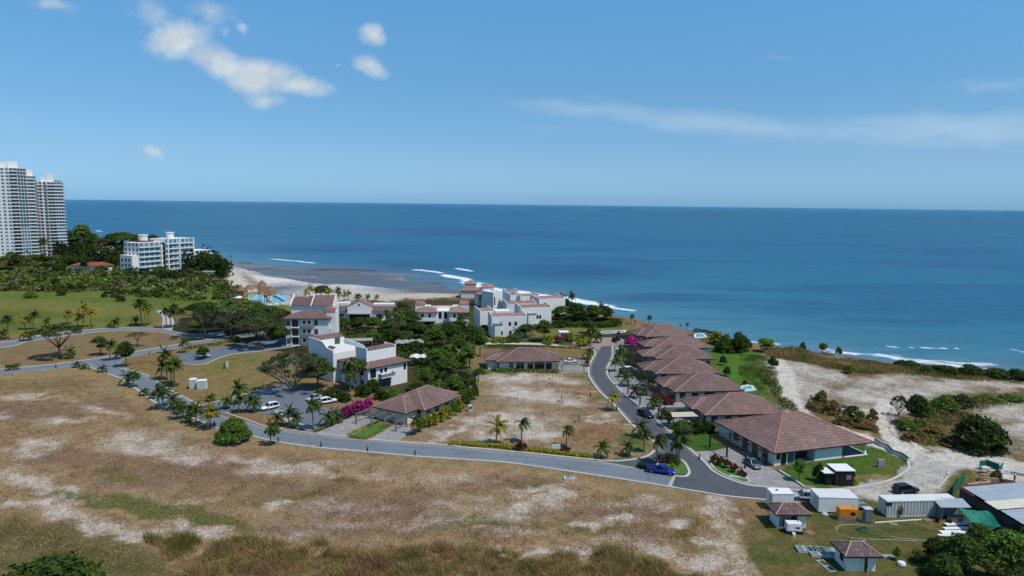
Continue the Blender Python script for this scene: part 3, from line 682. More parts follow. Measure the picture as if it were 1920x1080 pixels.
# driveways
sheet('driveway', [(592, 813), (652, 820), (706, 790), (700, 780), (655, 782)], M_PAV, .034)
sheet('driveway', [(688, 824), (744, 829), (770, 812), (768, 798), (730, 797)], M_PAV, .034)
sheet('driveway', [(1303, 847), (1340, 845), (1370, 838), (1400, 850), (1460, 886), (1505, 915), (1440, 913), (1395, 907), (1365, 896), (1338, 880), (1316, 862)], M_PAV, .034)
sheet('driveway', [(1152, 652), (1190, 640), (1215, 665), (1200, 690), (1235, 705), (1235, 735), (1285, 750), (1300, 790), (1345, 805), (1290, 808), (1258, 808), (1230, 787), (1195, 755), (1177, 743), (1157, 722), (1144, 705), (1142, 690), (1152, 668)], M_PAV, .022)
sheet('driveway', [(1045, 690), (1050, 678), (1095, 676), (1103, 690), (1102, 698), (1050, 700)], M_PAV, .024)
sheet('footpath', [(900, 643), (940, 641), (1030, 644), (1070, 650), (1070, 653), (1030, 648), (940, 645), (900, 647)], pm('garden_path', (186, 178, 162), .9), .024)
# ------------------------------------------------------------------ vegetation
RS = np.random.RandomState(5)
def leaf_cards(C, Nrm, size, aspect=1.6):
    """quads of the given half-size at points C, facing Nrm, turned at random"""
    n = len(C); Nrm = Nrm / (np.linalg.norm(Nrm, axis=1, keepdims=True) + 1e-9)
    a = RS.randn(n, 3); t = np.cross(Nrm, a); t /= (np.linalg.norm(t, axis=1, keepdims=True) + 1e-9); b = np.cross(Nrm, t)
    s = np.asarray(size).reshape(-1, 1) * np.ones((n, 1)); t = t * s * aspect; b = b * s
    V = np.stack([C - t, C - b * .9 - t * .1, C + t, C + b * .9 + t * .1], 1).reshape(-1, 3)
    return V, np.arange(n * 4).reshape(-1, 4)
def raw_mesh(name, V, Q, m, tint=None):
    me = bpy.data.meshes.new(name); me.vertices.add(len(V)); me.vertices.foreach_set('co', V.astype(np.float32).ravel())
    me.loops.add(Q.size); me.loops.foreach_set('vertex_index', Q.ravel().astype(np.int32))
    me.polygons.add(len(Q)); me.polygons.foreach_set('loop_start', np.arange(0, Q.size, Q.shape[1], dtype=np.int32))
    me.update(calc_edges=True); me.materials.append(m)
    if tint is not None:
        at = me.attributes.new('tint', 'FLOAT_COLOR', 'POINT'); at.data.foreach_set('color', np.concatenate([tint, np.ones((len(tint), 1))], 1).astype(np.float32).ravel())
    return me
def clump_crown(clumps, n_per, leaf, up=.55, jitter=.7, shell=.45):
    """leaves gathered in clumps: (x, y, z, rx, rz)"""
    Cs, Ns = [], []
    tot = sum(c[3] ** 2 for c in clumps)
    for x, y, z, r, rz in clumps:
        k = max(12, int(n_per * len(clumps) * r * r / tot))
        d = RS.randn(k, 3); d /= np.linalg.norm(d, axis=1, keepdims=True); d[:, 2] = np.abs(d[:, 2]) * 1.0 - .25 * RS.rand(k)
        rad = (RS.rand(k, 1) ** shell)
        p = d * rad * np.array([r, r, rz]) * (1 + .25 * RS.randn(k, 1)); Cs.append(p + np.array([x, y, z]))
        Ns.append(d + np.array([0, 0, up]) + jitter * RS.randn(k, 3))
    C = np.concatenate(Cs); N = np.concatenate(Ns); s = leaf * (.6 + .8 * RS.rand(len(C)))
    return leaf_cards(C, N, s)
M_BARK = pm('grey_bark', (96, 84, 70), .95, .25, 2.0); M_PALMBARK = pm('palm_bark', (128, 112, 92), .95, .2, 2.5); M_TWIG = pm('pale_twigs', (122, 114, 102), .95, .2, 2)
L_DARK = leafmat('dark_green_leaves', (30, 46, 18), (84, 106, 40)); L_MID = leafmat('green_leaves', (42, 62, 20), (108, 134, 50)); L_LIGHT = leafmat('fresh_green_leaves', (54, 76, 22), (122, 146, 58))
L_OLIVE = leafmat('olive_leaves', (58, 60, 32), (118, 116, 70)); L_FLAT = leafmat('raintree_leaves', (40, 52, 22), (104, 120, 58)); L_YEL = leafmat('yellow_green_leaves', (92, 104, 20), (176, 170, 52)); L_PINK = leafmat('magenta_flowers', (124, 18, 84), (204, 58, 144), .3); L_RED = leafmat('red_flowers', (70, 34, 30), (150, 48, 58), .3); L_PURP = leafmat('purple_leaves', (46, 20, 26), (96, 44, 54)); L_RUST = leafmat('rust_leaves', (64, 34, 20), (132, 74, 44)); L_PALM = leafmat('palm_fronds', (28, 44, 16), (92, 110, 44), .3); L_PALM_Y = leafmat('yellowing_fronds', (84, 88, 26), (182, 162, 62), .3); L_DRY = leafmat('dry_brush', (92, 76, 44), (150, 124, 74)); L_GREY = leafmat('grey_green_leaves', (40, 50, 28), (92, 100, 64))
def limbs(h, r0, spread, n, top, lean=0.0, trunk=.5):
    mb = MB(); k = [(0, 0, -.15), (lean * .3 * h * .3, 0, h * trunk * .5), (lean * h * .3, .02 * h, h * trunk)]
    mb.tube(k, [r0 * 1.25, r0 * .95, r0 * .8], 7)
    for i in range(n):
        a = 2 * math.pi * (i + random.random() * .6) / n; s = spread * (.55 + .45 * random.random()); z0 = h * trunk * (.75 + .25 * random.random())
        b = Vector((lean * h * .3, 0, z0)); e = Vector((math.cos(a) * s + b.x, math.sin(a) * s, top * (.8 + .25 * random.random())))
        m_ = b.lerp(e, .5) + Vector((0, 0, -.08 * h * (random.random()))); mb.tube([b, m_, e], [r0 * .55, r0 * .36, r0 * .14], 5)
        for q in range(2):
            f = m_.lerp(e, random.random()); g = f + Vector((random.uniform(-1, 1) * s * .35, random.uniform(-1, 1) * s * .35, top * .15 * random.random())); mb.tube([f, g], [r0 * .2, r0 * .07], 4)
    return mb
PROTO = {}
def proto_tree(key, trunk_mb, crown, leafm, bark=M_BARK, crown_name='crown'):
    r = bpy.data.objects.new(key, None); r.empty_display_size = .3
    t = bpy.data.objects.new('trunk', trunk_mb.mesh('trunk', bark, True)) if trunk_mb else None
    c = bpy.data.objects.new(crown_name, raw_mesh(key + '_crown', crown[0], crown[1], leafm))
    PROTO[key] = (r, t, c)
def ring_clumps(n, R_, z, dz, r, rz, flat=1.0):
    out = []
    for i in range(n):
        a = random.random() * 6.283; q = R_ * math.sqrt(random.random()); out.append((math.cos(a) * q, math.sin(a) * q, z + dz * (1 - (q / R_) ** 2) * flat + random.uniform(-.3, .3) * rz, r * random.uniform(.6, 1.25), rz * random.uniform(.7, 1.2)))
    return out
for i in range(4):
    proto_tree('round%d' % i, limbs(8, .22, 2.6, 6, 6.4), clump_crown(ring_clumps(24, 2.7, 4.2, 2.6, 1.35, 1.1) + ring_clumps(8, 1.6, 3.3, .5, 1.0, .8), 150, .20), (L_DARK, L_MID, L_DARK, L_LIGHT)[i])
for i in range(2):
    proto_tree('umbrella%d' % i, limbs(8, .34, 6.4, 11, 6.7, trunk=.38), clump_crown(ring_clumps(62, 7.2, 6.2, 1.5, 1.5, .5), 88, .20, up=.9, jitter=.5), (L_FLAT, L_DARK)[i])
proto_tree('sparse', limbs(8, .16, 3.0, 7, 6.2, trunk=.45), clump_crown(ring_clumps(20, 3.2, 5.0, 1.2, .8, .4), 40, .17), L_OLIVE)
def twiggy():
    mb = MB()
    def br(p, d, L, r, lv):
        q = p + d * L; mb.tube([p, p.lerp(q, .5) + Vector((random.uniform(-.1, .1), random.uniform(-.1, .1), 0)) * L, q], [r, r * .8, r * .6], 5 if lv < 2 else 3, cap=False)
        if lv < 5:
            for k in range(3 if lv < 4 else 2):
                e = (d + Vector((random.uniform(-1, 1), random.uniform(-1, 1), random.uniform(-.25, .6))) * (.75 if lv else .9)).normalized(); br(q if k else p.lerp(q, .75), e, L * random.uniform(.62, .85), r * .58, lv + 1)
    for k in range(6):
        a = k * 1.05; br(Vector((0, 0, .2)), Vector((math.cos(a) * .8, math.sin(a) * .8, .8)).normalized(), 3.1, .26, 1)
    return mb
proto_tree('bare', twiggy(), clump_crown(ring_clumps(44, 7.0, 4.0, 3.4, 1.2, .8), 62, .17), L_GREY, M_TWIG)
for i in range(3):
    proto_tree('bush%d' % i, None, clump_crown(ring_clumps(16, 1.0, .45, .55, .52, .5), 75, .115, up=.4), (L_DARK, L_MID, L_OLIVE)[i], crown_name='foliage')
proto_tree('dome', limbs(2, .2, .8, 5, 1.2), clump_crown(ring_clumps(60, 1.15, .35, 1.15, .36, .36) + [(math.cos(a) * 1.2, math.sin(a) * 1.2, .45, .38, .4) for a in [k * .42 for k in range(15)]], 110, .062, up=.3), L_MID)
for i in range(3):
    proto_tree('mound%d' % i, None, clump_crown(ring_clumps(34, 3.3, 1.0, 3.0, 1.15, .9) + ring_clumps(14, 3.6, .5, .6, .9, .7), 95, .20), (L_DARK, L_MID, L_OLIVE)[i], crown_name='foliage')
for k, m in (('dry', L_DRY), ('light', L_LIGHT), ('grey', L_GREY)): proto_tree('mound_' + k, None, clump_crown(ring_clumps(34, 3.3, .8, 2.6, .9, .9) + ring_clumps(14, 3.6, .5, .6, .9, .7), 95, .17, up=.3), m, crown_name='foliage')
for k, m in (('yellow', L_YEL), ('pink', L_PINK), ('red', L_RED), ('purple', L_PURP), ('rust', L_RUST), ('dry', L_DRY), ('light', L_LIGHT), ('grey', L_GREY)):
    proto_tree(k, None, clump_crown(ring_clumps(14, 1.0, .4, .5, .5, .45), 60, .12, up=.4), m, crown_name='foliage')
def palm_crown(n, L, droop=1.0, wind=.25, lw=.34, seg=7, leaflets=13):
    V, Q = [], []
    def quad(a, b, c, d):
        i = len(V); V.extend([a, b, c, d]); Q.append((i, i + 1, i + 2, i + 3))
    for k in range(n):
        az = 2 * math.pi * (k * .382) + random.uniform(-.25, .25); el = math.radians(78 - 105 * (k / n) + random.uniform(-8, 8)); Lk = L * random.uniform(.82, 1.1)
        d = Vector((math.cos(az) * math.cos(el) + wind, math.sin(az) * math.cos(el), math.sin(el))).normalized(); p = Vector((0, 0, 0)); pts = [p.copy()]
        for s_ in range(seg):
            p = p + d * (Lk / seg); pts.append(p.copy()); d = (d + Vector((wind * .22, -.02, -.26 * droop * (.6 + s_ * .16)))).normalized()
        for s_ in range(seg):
            a, b = pts[s_], pts[s_ + 1]; t = (b - a).normalized(); side = t.cross(Vector((0, 0, 1)));
            side = side.normalized() if side.length > .05 else Vector((1, 0, 0)); up = side.cross(t)
            w = side * .025; quad(a - w, b - w, b + w, a + w)
            for j in range(leaflets // seg + 1):
                f = (j + .5) / (leaflets // seg + 1); c = a.lerp(b, f); u = (s_ + f) / seg; ll = lw * L * (.45 + .9 * math.sin(math.pi * min(1, .12 + u * .86))) * .62
                for sg in (-1, 1):
                    e = c + side * sg * ll * .8 + t * ll * .45 - up * 0 + Vector((wind * .12, 0, -.42 * ll)); h = t * (.085 * L * .5); quad(c - h, e - h * .25, e + h * .25, c + h)
    return np.array([tuple(v) for v in V]), np.array(Q)
PALMS = []
def proto_palm(key, hh, L, n, m, lean=.06, **kw):
    mb = MB(); path = [(lean * hh * (t / 6.0) ** 1.6 * 1.5, 0, hh * t / 6.0 - (.15 if t == 0 else 0)) for t in range(7)]; r = .11 + .008 * hh
    mb.tube(path, [r * 1.7, r * 1.15, r, r * .95, r * .9, r * .85, r * 1.1], 7)
    proto_tree(key, mb, palm_crown(n, L, **kw), m, M_PALMBARK); PROTO[key][2].location = path[-1]; PALMS.append((key, hh))
for i, (hh, L, n) in enumerate([(1.1, 1.9, 14), (2.3, 2.4, 16), (3.8, 2.6, 18), (5.5, 2.8, 18), (7.5, 3.0, 20)]):
    proto_palm('palm%d' % i, hh, L, n, L_PALM, lean=random.choice((-.05, .05, .08)))
    proto_palm('palmB%d' % i, hh, L * .95, n + 2, L_PALM, lean=random.choice((-.04, .06)), droop=1.25, wind=.38)
    proto_palm('palmY%d' % i, hh, L, n, L_PALM_Y, lean=.05)
proto_palm('royal', 5.0, 2.6, 16, L_PALM, lean=.0, wind=.5, droop=1.3)
def put(key, base, sc, rz, name, label, cat, group=None):
    r, t, c = PROTO[key]
    o = thing(name, label, cat, base, rz, group); o.scale = sc if isinstance(sc, tuple) else (sc, sc, sc)
    for part, nm in ((t, 'trunk'), (c, c.name.split('.')[0])):
        if part is None: continue
        if t is None:                                  # a bush is one mass of leaves: the thing is that mesh itself
            bpy.data.objects.remove(o); q = part.copy(); q.name = name; COL.objects.link(q); q.location = base; q.rotation_euler = (0, 0, rz); q.scale = sc if isinstance(sc, tuple) else (sc, sc, sc)
            return tag(q, label, cat, group)
        q = part.copy(); q.name = nm; COL.objects.link(q); q.parent = o
    return o
def hpx(x, y, top, z=0.0):
    b = G(x, y, z); return b, max(.3, at_depth(x, top, b) - z)
def palm(x, y, top, label, group=None, kind='', name='palm_tree', z=0.0):
    b, h = hpx(x, y, top, z); b.z = float(ground_z(np.array([b.x]), np.array([b.y]))[0]); h = h - b.z
    best = min(((k, hh) for k, hh in PALMS if (k.startswith('palmY') if kind == 'Y' else k.startswith('palmB') if kind == 'B' else k == 'royal' if kind == 'R' else k[:4] == 'palm' and k[4].isdigit())), key=lambda q: abs(q[1] + 1.6 - h))
    s = h / (best[1] + 1.7)
    return put(best[0], b, s, random.uniform(-.4, .4), name, label, 'palm', group)
def tree(key, x, y, top, label, wpx=None, name='tree', group=None, cat='tree', z=0.0, nominal=None):
    b, h = hpx(x, y, top, z); b.z = min(b.z, float(ground_z(np.array([b.x]), np.array([b.y]))[0]) if z == 0 else b.z); h = h - b.z; nz, nr = {'round': (8.2, 3.9), 'umbre': (8.4, 8.4), 'spars': (6.8, 3.7), 'bare': (8.6, 7.4), 'dome': (1.95, 1.5), 'mound': (5.0, 4.3)}.get(key if key in ('bare', 'dome') else key[:5], (1.35, 1.35))
    sz = h / nz; sx = sz if wpx is None else (wpx / 2 * b.y / F) / nr
    return put(key, b, (sx, sx, sz), random.uniform(0, 6.28), name, label, cat, group)
def shrub(key, x, y, wpx, hpx_, label, name='shrub', group=None, cat='shrub', z=0.0):
    if wpx >= 30 and key[:4] == 'bush': key = 'mound' + key[4]
    if wpx >= 24 and key in ('dry', 'light', 'grey'): key = 'mound_' + key
    return tree(key, x, y, y - hpx_, label, wpx, name, group, cat, z)

# --- palms of the field edge and the lane (photo pixels: foot x, foot y, top y)
zl = lambda x, y: (x / 4, 540 + y / 4)
n_ = ['first', 'second', 'third', 'fourth', 'fifth', 'sixth', 'seventh', 'eighth', 'ninth', 'tenth', 'eleventh', 'twelfth', 'thirteenth', 'fourteenth', 'fifteenth']
rowA = [(565, 595, 530), (622, 605, 545), (760, 630, 550), (945, 730, 610), (1000, 745, 612), (1075, 805, 722), (1130, 830, 765), (1195, 915, 720), (1220, 890, 735), (1277, 910, 775), (1325, 985, 820), (1345, 940, 830), (1390, 1005, 910), (1425, 970, 840), (1470, 1030, 862)]
for i, (x, y, t) in enumerate(rowA):
    X, Y = zl(x, y); palm(X, Y, 540 + t / 4, n_[i] + ' small palm along the field side of the lane, counted from the far junction', 'palms along the field side of the lane', 'B' if i % 3 == 1 else '')
X, Y = zl(1560, 1060); palm(X, Y, 540 + 218, 'palm leaning at the lane edge left of the round bush, a few fronds yellowed', 'palms along the field side of the lane', 'Y')
X, Y = zl(1578, 1040); palm(X, Y, 540 + 220, 'green palm just behind the yellowed one, left of the round bush', 'palms along the field side of the lane')
for (x, y, t), l in zip([(1210, 690, 540), (1255, 690, 452), (1305, 742, 530), (1283, 722, 525)], ['shortest palm of the tall clump on the grass bank, at its left', 'tallest dark palm of the clump above the lane', 'palm with a bare pale trunk at the front right of the clump above the lane', 'palm in the middle of the clump above the lane']):
    X, Y = zl(x, y); palm(X, Y, 540 + t / 4, l, 'palm clump above the lane')
for (x, y, t), l in zip([(500, 505, 388), (590, 535, 385), (577, 470, 300), (675, 530, 385), (700, 525, 400)], ['palm on the grass point at the parking court entrance, nearest the lane', 'slim palm in the middle of the grass point by the parking court', 'tallest palm on the grass point, standing behind the slim one', 'wide palm on the grass point, left of the white estate car', 'palm crowding the wide one left of the white estate car']):
    palm(300 + x / 4, 640 + y / 4, 640 + t / 4, l, 'palms on the grass point by the parking court', 'B' if t == 388 else '')
for (x, y, t, k), l in zip([(870, 625, 505, ''), (965, 632, 478, ''), (1003, 645, 520, ''), (1152, 665, 420, 'B'), (1245, 635, 500, ''), (1302, 600, 492, ''), (1325, 605, 510, '')], ['short palm on the verge in front of the white estate car', 'left palm of the close pair on the verge by the parking stalls', 'right palm of the close pair on the verge by the parking stalls', 'tallest wide-fronded palm on the verge, in front of the parked cars', 'thin pale palm to the right of the tall wide-fronded one', 'left of two thin palms beside the magenta bougainvillea', 'right of two thin palms beside the magenta bougainvillea']):
    palm(300 + x / 4, 640 + y / 4, 640 + t / 4, l, 'palms on the verge below the parking stalls', k)
palm(507, 834, 787, 'lone palm standing on the field edge right of the round bush', None, 'B')
palm(393, 752, 731, 'tiny young palm on the dry bank beside the utility cabinets')
# --- palms of the golf field
for (x, y, t, k), l in zip([(70, 385, 195, ''), (187, 310, 200, 'Y'), (250, 310, 168, ''), (345, 290, 215, ''), (505, 268, 158, 'Y'), (583, 290, 178, 'Y'), (625, 297, 112, 'Y'), (680, 290, 150, 'Y'), (812, 300, 248, ''), (858, 297, 212, ''), (1065, 288, 70, ''), (1088, 288, 130, 'Y'), (1120, 276, 110, ''), (1250, 300, 140, ''), (1280, 300, 150, ''), (1315, 290, 110, ''), (1160, 297, 272, 'Y'), (178, 395, 310, 'Y'), (215, 395, 305, ''), (683, 300, 258, 'Y'), (15, 385, 300, ''), (1010, 270, 200, '')],
    ['slender palm standing alone at the near edge of the golf field', 'yellowish palm left of the tall pair on the golf field', 'tall green palm beside the yellowish one on the golf field', 'palm rising behind the spreading flat tree', 'yellow palm standing by itself in the middle of the golf field', 'left of the group of three yellow palms', 'tallest of the three yellow palms on the golf field', 'right of the group of three yellow palms', 'small green palm by the road beyond the three yellow palms', 'slightly taller green palm by the road beyond the three yellow palms', 'tallest palm of the dark group left of the pale path', 'yellowed low palm inside the dark group left of the pale path', 'palm at the right of the dark group left of the pale path', 'left of three palms right of the pale path', 'middle of three palms right of the pale path', 'right and tallest of three palms right of the pale path', 'tiny yellow palm beside the road near the pale path', 'low yellow palm by the road in front of the spreading flat tree', 'low green palm by the road in front of the spreading flat tree', 'tiny yellow palm at the foot of the three yellow palms', 'palm at the far left end of the golf field', 'small palm behind the dark group on the golf field']):
    X, Y = zl(x, y); palm(X, Y, 540 + t / 4, l, 'palms on the golf field', k)
for (x, y, t), l in zip([(510, 530, 428), (825, 545, 388), (882, 530, 440), (1370, 485, 375), (1735, 385, 232)], ['short palm under the spreading flat tree', 'windblown dark palm at the junction beside the round dark trees', 'low palm between two round dark trees at the junction', 'short palm on the hedge strip between the two roads', 'palm in the parking bay median, in front of the shaded grove']):
    X, Y = zl(x, y); palm(X, Y, 540 + t / 4, l, 'palms around the road junction')
# --- vacant lot, street and villa palms
for (x, y, t, k), l in zip([(440, 612, 412, 'Y'), (632, 600, 398, 'R'), (968, 635, 452, 'R'), (1225, 715, 576, ''), (1413, 695, 575, ''), (1550, 668, 485, 'R'), (1507, 555, 410, ''), (1307, 357, 212, 'Y'), (1645, 757, 515, 'R'), (1790, 725, 520, ''), (1808, 745, 480, '')],
    ['thin young palm with pale fronds behind the hedge of the vacant lot', 'windswept palm over the purple bush at the middle of the hedge', 'windswept palm beside the white sign board', 'dark stubby palm at the right end of the yellow hedge', 'short arching palm on the lawn at the street corner', 'windswept palm on the curve of the street corner', 'palm on the kerb of the vacant lot opposite the dark car', 'palm halfway up the vacant lot kerb, blown to the right', 'windswept palm on the traffic island beside the blue pickup', 'left of two tall bare palms on the traffic island', 'right of two tall bare palms on the traffic island']):
    palm(820 + x / 4, 680 + y / 4, 680 + t / 4, l, 'palms of the vacant lot and the street corner', k)
for (x, y, t), l in zip([(83, 372, 268), (70, 425, 358), (290, 465, 345), (325, 400, 275), (325, 505, 440), (360, 575, 470), (565, 745, 640), (600, 725, 640), (430, 665, 560), (640, 820, 720), (500, 640, 560), (118, 255, 130), (160, 250, 165), (545, 122, 38), (830, 145, 95), (780, 140, 108), (415, 110, 30), (440, 120, 80)],
    ['palm on the far kerb beside the bungalow pergola', 'lower palm below it on the kerb beside the bungalow pergola', 'palm on the villa strip beside the white parked car', 'dark palm in front of the farthest villas', 'short palm just below the white parked car', 'yellowish palm on the strip of the third villa', 'left palm beside the red bougainvillea pergola', 'right palm beside the red bougainvillea pergola', 'bushy palm on the lawn patch of the third villa', 'bushy palm on the lawn patch by the beige canopy', 'small palm on the paving of the third villa', 'tall palm in the middle of the turning circle', 'second palm in the turning circle', 'tall palm on the cliff lawn behind the farthest villa, against the sea', 'palm at the cliff edge to the right of the farthest villa roof', 'thin palm at the cliff edge behind the farthest villa roof', 'palm on the cliff lawn with ragged fronds', 'low palm beside the ragged one on the cliff lawn']):
    palm(1080 + x / 4, 580 + y / 4, 580 + t / 4, l, 'palms along the villa row', 'R' if y < 150 else '')
for i, ((x, y, t), l) in enumerate(zip([(720, 420, 298), (770, 415, 318), (860, 420, 318), (925, 420, 312), (980, 420, 338), (1070, 415, 352), (1092, 415, 360), (1150, 415, 358), (1220, 415, 362), (1010, 410, 340), (940, 420, 345), (905, 420, 366), (690, 405, 330)],
    ['tallest pale palm of the beach row, nearest the shade tree', 'second pale palm of the beach row from the shade tree', 'palm of the beach row behind the condominium roof', 'palm of the beach row with a high crown, mid row', 'dense palm in the middle of the beach row', 'left of the close pair of yellow palms on the beach', 'right of the close pair of yellow palms on the beach', 'palm alone on the sand beyond the close pair', 'last palm of the beach row, farthest along the sand', 'palm behind the dense one in the beach row', 'low palm at the foot of the high crown on the beach', 'lowest palm of the beach row', 'palm of the beach row beside the pool'])):
    palm(400 + x / 4, 460 + y / 4, 460 + t / 4, l, 'palms on the beach', 'Y' if i % 2 == 0 else '')
for (x, y, t), l in zip([(400, 520, 455), (505, 535, 450), (930, 330, 195), (840, 330, 205), (1130, 395, 270), (1190, 395, 300), (1060, 540, 425), (1075, 360, 320), (1130, 400, 380), (980, 420, 375), (910, 430, 370)],
    ['left of two small palms against the nearest white house', 'right of two small palms against the nearest white house', 'tall palm in the cliff grove beside the white houses', 'palm peeping over the last white roof', 'palm at the right end of the cliff grove', 'low palm at the end of the cliff grove', 'palm rising from the garden by the small white pavilion', 'palm in the middle of the cliff grove', 'palm at the front of the cliff grove', 'palm over the hedge below the cliff grove', 'second palm over the hedge below the cliff grove']):
    palm(840 + x / 4, 500 + y / 4, 500 + t / 4, l, 'palms around the white houses')
for (x, y, t), l in zip([(650, 727, 676), (665, 732, 668), (677, 730, 672), (657, 735, 690)], ['left of the dark palms against the white residence', 'tallest of the dark palms against the white residence', 'right of the dark palms against the white residence', 'lowest of the dark palms against the white residence']):
    palm(x, y, t, l, 'palms against the white residence', 'B')
palm(737, 790, 772, 'wide palm in the garden strip between the two driveways'); palm(775, 815, 775, 'palm at the corner of the bungalow with magenta flowers', None, 'B')
palm(748, 640, 575, 'drooping palm beside the long low house', None, 'B'); palm(727, 622, 580, 'second drooping palm at the end of the long low house', None, 'B'); palm(864, 632, 590, 'palm in the duplex front garden')
palm(150, 470, 452, 'palm at the foot of the white towers'); palm(84, 482, 446, 'tall palm against the nearest white tower')

# --- trees with crowns
for a in [('round3', 157, 466, 416, 'light green tree topping the dark headland grove', 34), ('round0', 135, 468, 430, 'dark tree beside the light green headland tree, towards the towers', 40), ('round2', 172, 468, 436, 'dark tree on the sea side of the light green headland tree', 34), ('round0', 222, 476, 433, 'widest dark flat tree on the headland skyline', 78), ('round2', 262, 472, 438, 'smaller dark flat tree behind the stepped white block', 40), ('round0', 288, 462, 438, 'dark rounded tree rising behind the stepped white block', 34),
          ('round0', 385, 506, 470, 'dark tree at the right end of the stepped white block', 40), ('round2', 403, 512, 474, 'dark tree on the tip of the headland', 44), ('round0', 420, 514, 484, 'low dark tree at the very end of the headland', 34), ('round2', 365, 500, 474, 'dark tree close behind the stepped white block', 34)]: tree(*a, group='trees on the headland')
for a in [('umbrella0', 112, 672, 607, 'spreading flat-topped tree with open limbs by the cross road', 88), ('round0', 189, 666, 628, 'dark round tree beside the windblown palm at the junction', 34), ('round2', 237, 688, 638, 'dark egg-shaped tree at the corner of the lane', 32), ('sparse', 258, 650, 622, 'thin see-through tree on the dry grass between the roads', 40), ('round3', 370, 622, 598, 'bright green small tree in front of the shaded grove', 30)]: tree(*a, group='trees around the junction')
for a in [('umbrella1', 384, 634, 566, 'wide dark umbrella tree at the left of the grove', 92), ('umbrella0', 442, 628, 560, 'largest umbrella tree in the middle of the grove', 120), ('umbrella1', 500, 640, 572, 'umbrella tree against the condominium', 84), ('umbrella0', 486, 654, 592, 'umbrella tree with a bare pale trunk over the parking bay', 84), ('umbrella1', 400, 612, 572, 'umbrella tree behind the grove, nearest the pool', 70), ('umbrella0', 520, 618, 578, 'umbrella tree squeezed beside the condominium wall', 50), ('round0', 522, 650, 610, 'dark undergrowth tree beside the condominium', 46), ('umbrella1', 462, 612, 568, 'umbrella tree at the back of the grove', 80)]: tree(*a, group='umbrella trees of the grove')
tree('round0', 440, 648, 628, 'small dark umbrella-shaped tree in the parking bay median', 30); tree('round2', 381, 674, 650, 'rust-tinged round tree hiding a parked car', 26)
tree('bare', 546, 733, 654, 'large grey half-bare tree on the parking court island', 126, name='half_bare_tree'); tree('round2', 596, 728, 668, 'green tree between the half-bare tree and the white residence', 66); tree('round0', 584, 706, 660, 'dark tree behind the half-bare tree', 60)
tree('dome', 438, 828, 780, 'big round clipped bush on the field edge beside the lane', 66, name='round_bush', cat='bush')
tree('round3', 1498, 902, 857, 'small round tree on a single stem, beside the dark shed', 26); tree('round3', 1437, 660, 632, 'green tree at the cliff edge right of the villas', 36); tree('round3', 1542, 662, 641, 'small tree on the cliff edge against the surf', 18)
tree('round0', 1275, 822, 787, 'dense dark tree beside the beige canopy', 46); tree('round0', 1252, 800, 770, 'bushy tree on the lawn patch below the beige canopy', 22)
tree('mound0', 1834, 842, 776, 'dark spreading tree at the corner of the pale lot', 108, name='dark_tree'); tree('round2', 1716, 798, 738, 'dark green tree beside the forked sandy track', 50); tree('bare', 1685, 780, 738, 'leafless grey tree beside the forked sandy track', 34, name='bare_tree')
for a in [('round0', 602, 552, 534, 'rounded shade tree on the beach by the pool', 36), ('round0', 612, 556, 538, 'second shade tree behind the beach row', 26), ('round0', 755, 600, 565, 'tall dark tree left of the duplex', 36), ('round2', 770, 620, 580, 'dark tree in the duplex front garden', 40), ('round2', 785, 640, 602, 'broad tree below the duplex', 50), ('round1', 815, 655, 612, 'tree in the middle of the resort garden', 44), ('round0', 840, 650, 605, 'dark tree below the duplex carport', 40), ('round1', 700, 622, 592, 'first of the row of trees before the long low house', 40), ('round0', 670, 622, 594, 'second of the row of trees before the long low house', 40), ('round1', 640, 622, 592, 'third of the row of trees before the long low house', 36), ('round0', 728, 628, 596, 'dark tree at the end of the row before the long low house', 36),
          ('round1', 700, 650, 616, 'tree behind the white residence terrace', 40), ('round2', 735, 655, 615, 'dark tree beside the grey shade roof', 44), ('round1', 815, 690, 652, 'light tree between the two shade canopies', 36), ('round0', 808, 712, 680, 'dark tree right of the white residence', 30), ('round1', 835, 715, 668, 'tree behind the striped hip-roofed bungalow', 44), ('round1', 800, 728, 688, 'tree at the corner of the white residence balcony', 36), ('round1', 865, 668, 632, 'tree beside the stepped garden path', 32), ('round3', 880, 690, 640, 'light green tree at the corner of the long bungalow', 34), ('round1', 900, 668, 612, 'tree on the lawn left of the long bungalow', 34), ('round1', 782, 745, 712, 'tree over the bungalow roof hip', 30), ('round1', 852, 742, 700, 'tree at the pergola behind the bungalow', 40)]: tree(*a, group='garden trees of the resort')
for a in [('round0', 1050, 606, 572, 'dark tree in the cliff grove, nearest the white houses', 40), ('round2', 1080, 606, 566, 'broad dark tree in the cliff grove', 44), ('round0', 1110, 606, 570, 'dark tree in the middle of the cliff grove', 44), ('round0', 1135, 604, 572, 'dark tree at the sea end of the cliff grove', 36), ('round0', 1060, 584, 558, 'tree at the sea side of the last white house', 34), ('round1', 1020, 640, 598, 'garden tree by the hedge below the white houses', 40), ('round0', 985, 632, 606, 'dark tree at the foot of the nearest white house', 36), ('round2', 1105, 625, 600, 'tree beside the turning circle', 30), ('round0', 910, 575, 548, 'dark tree between the white houses', 26), ('round1', 872, 610, 582, 'tree between the duplex and the white houses', 30), ('round1', 885, 640, 608, 'bright tree left of the nearest white house', 30)]: tree(*a, group='trees around the white houses')
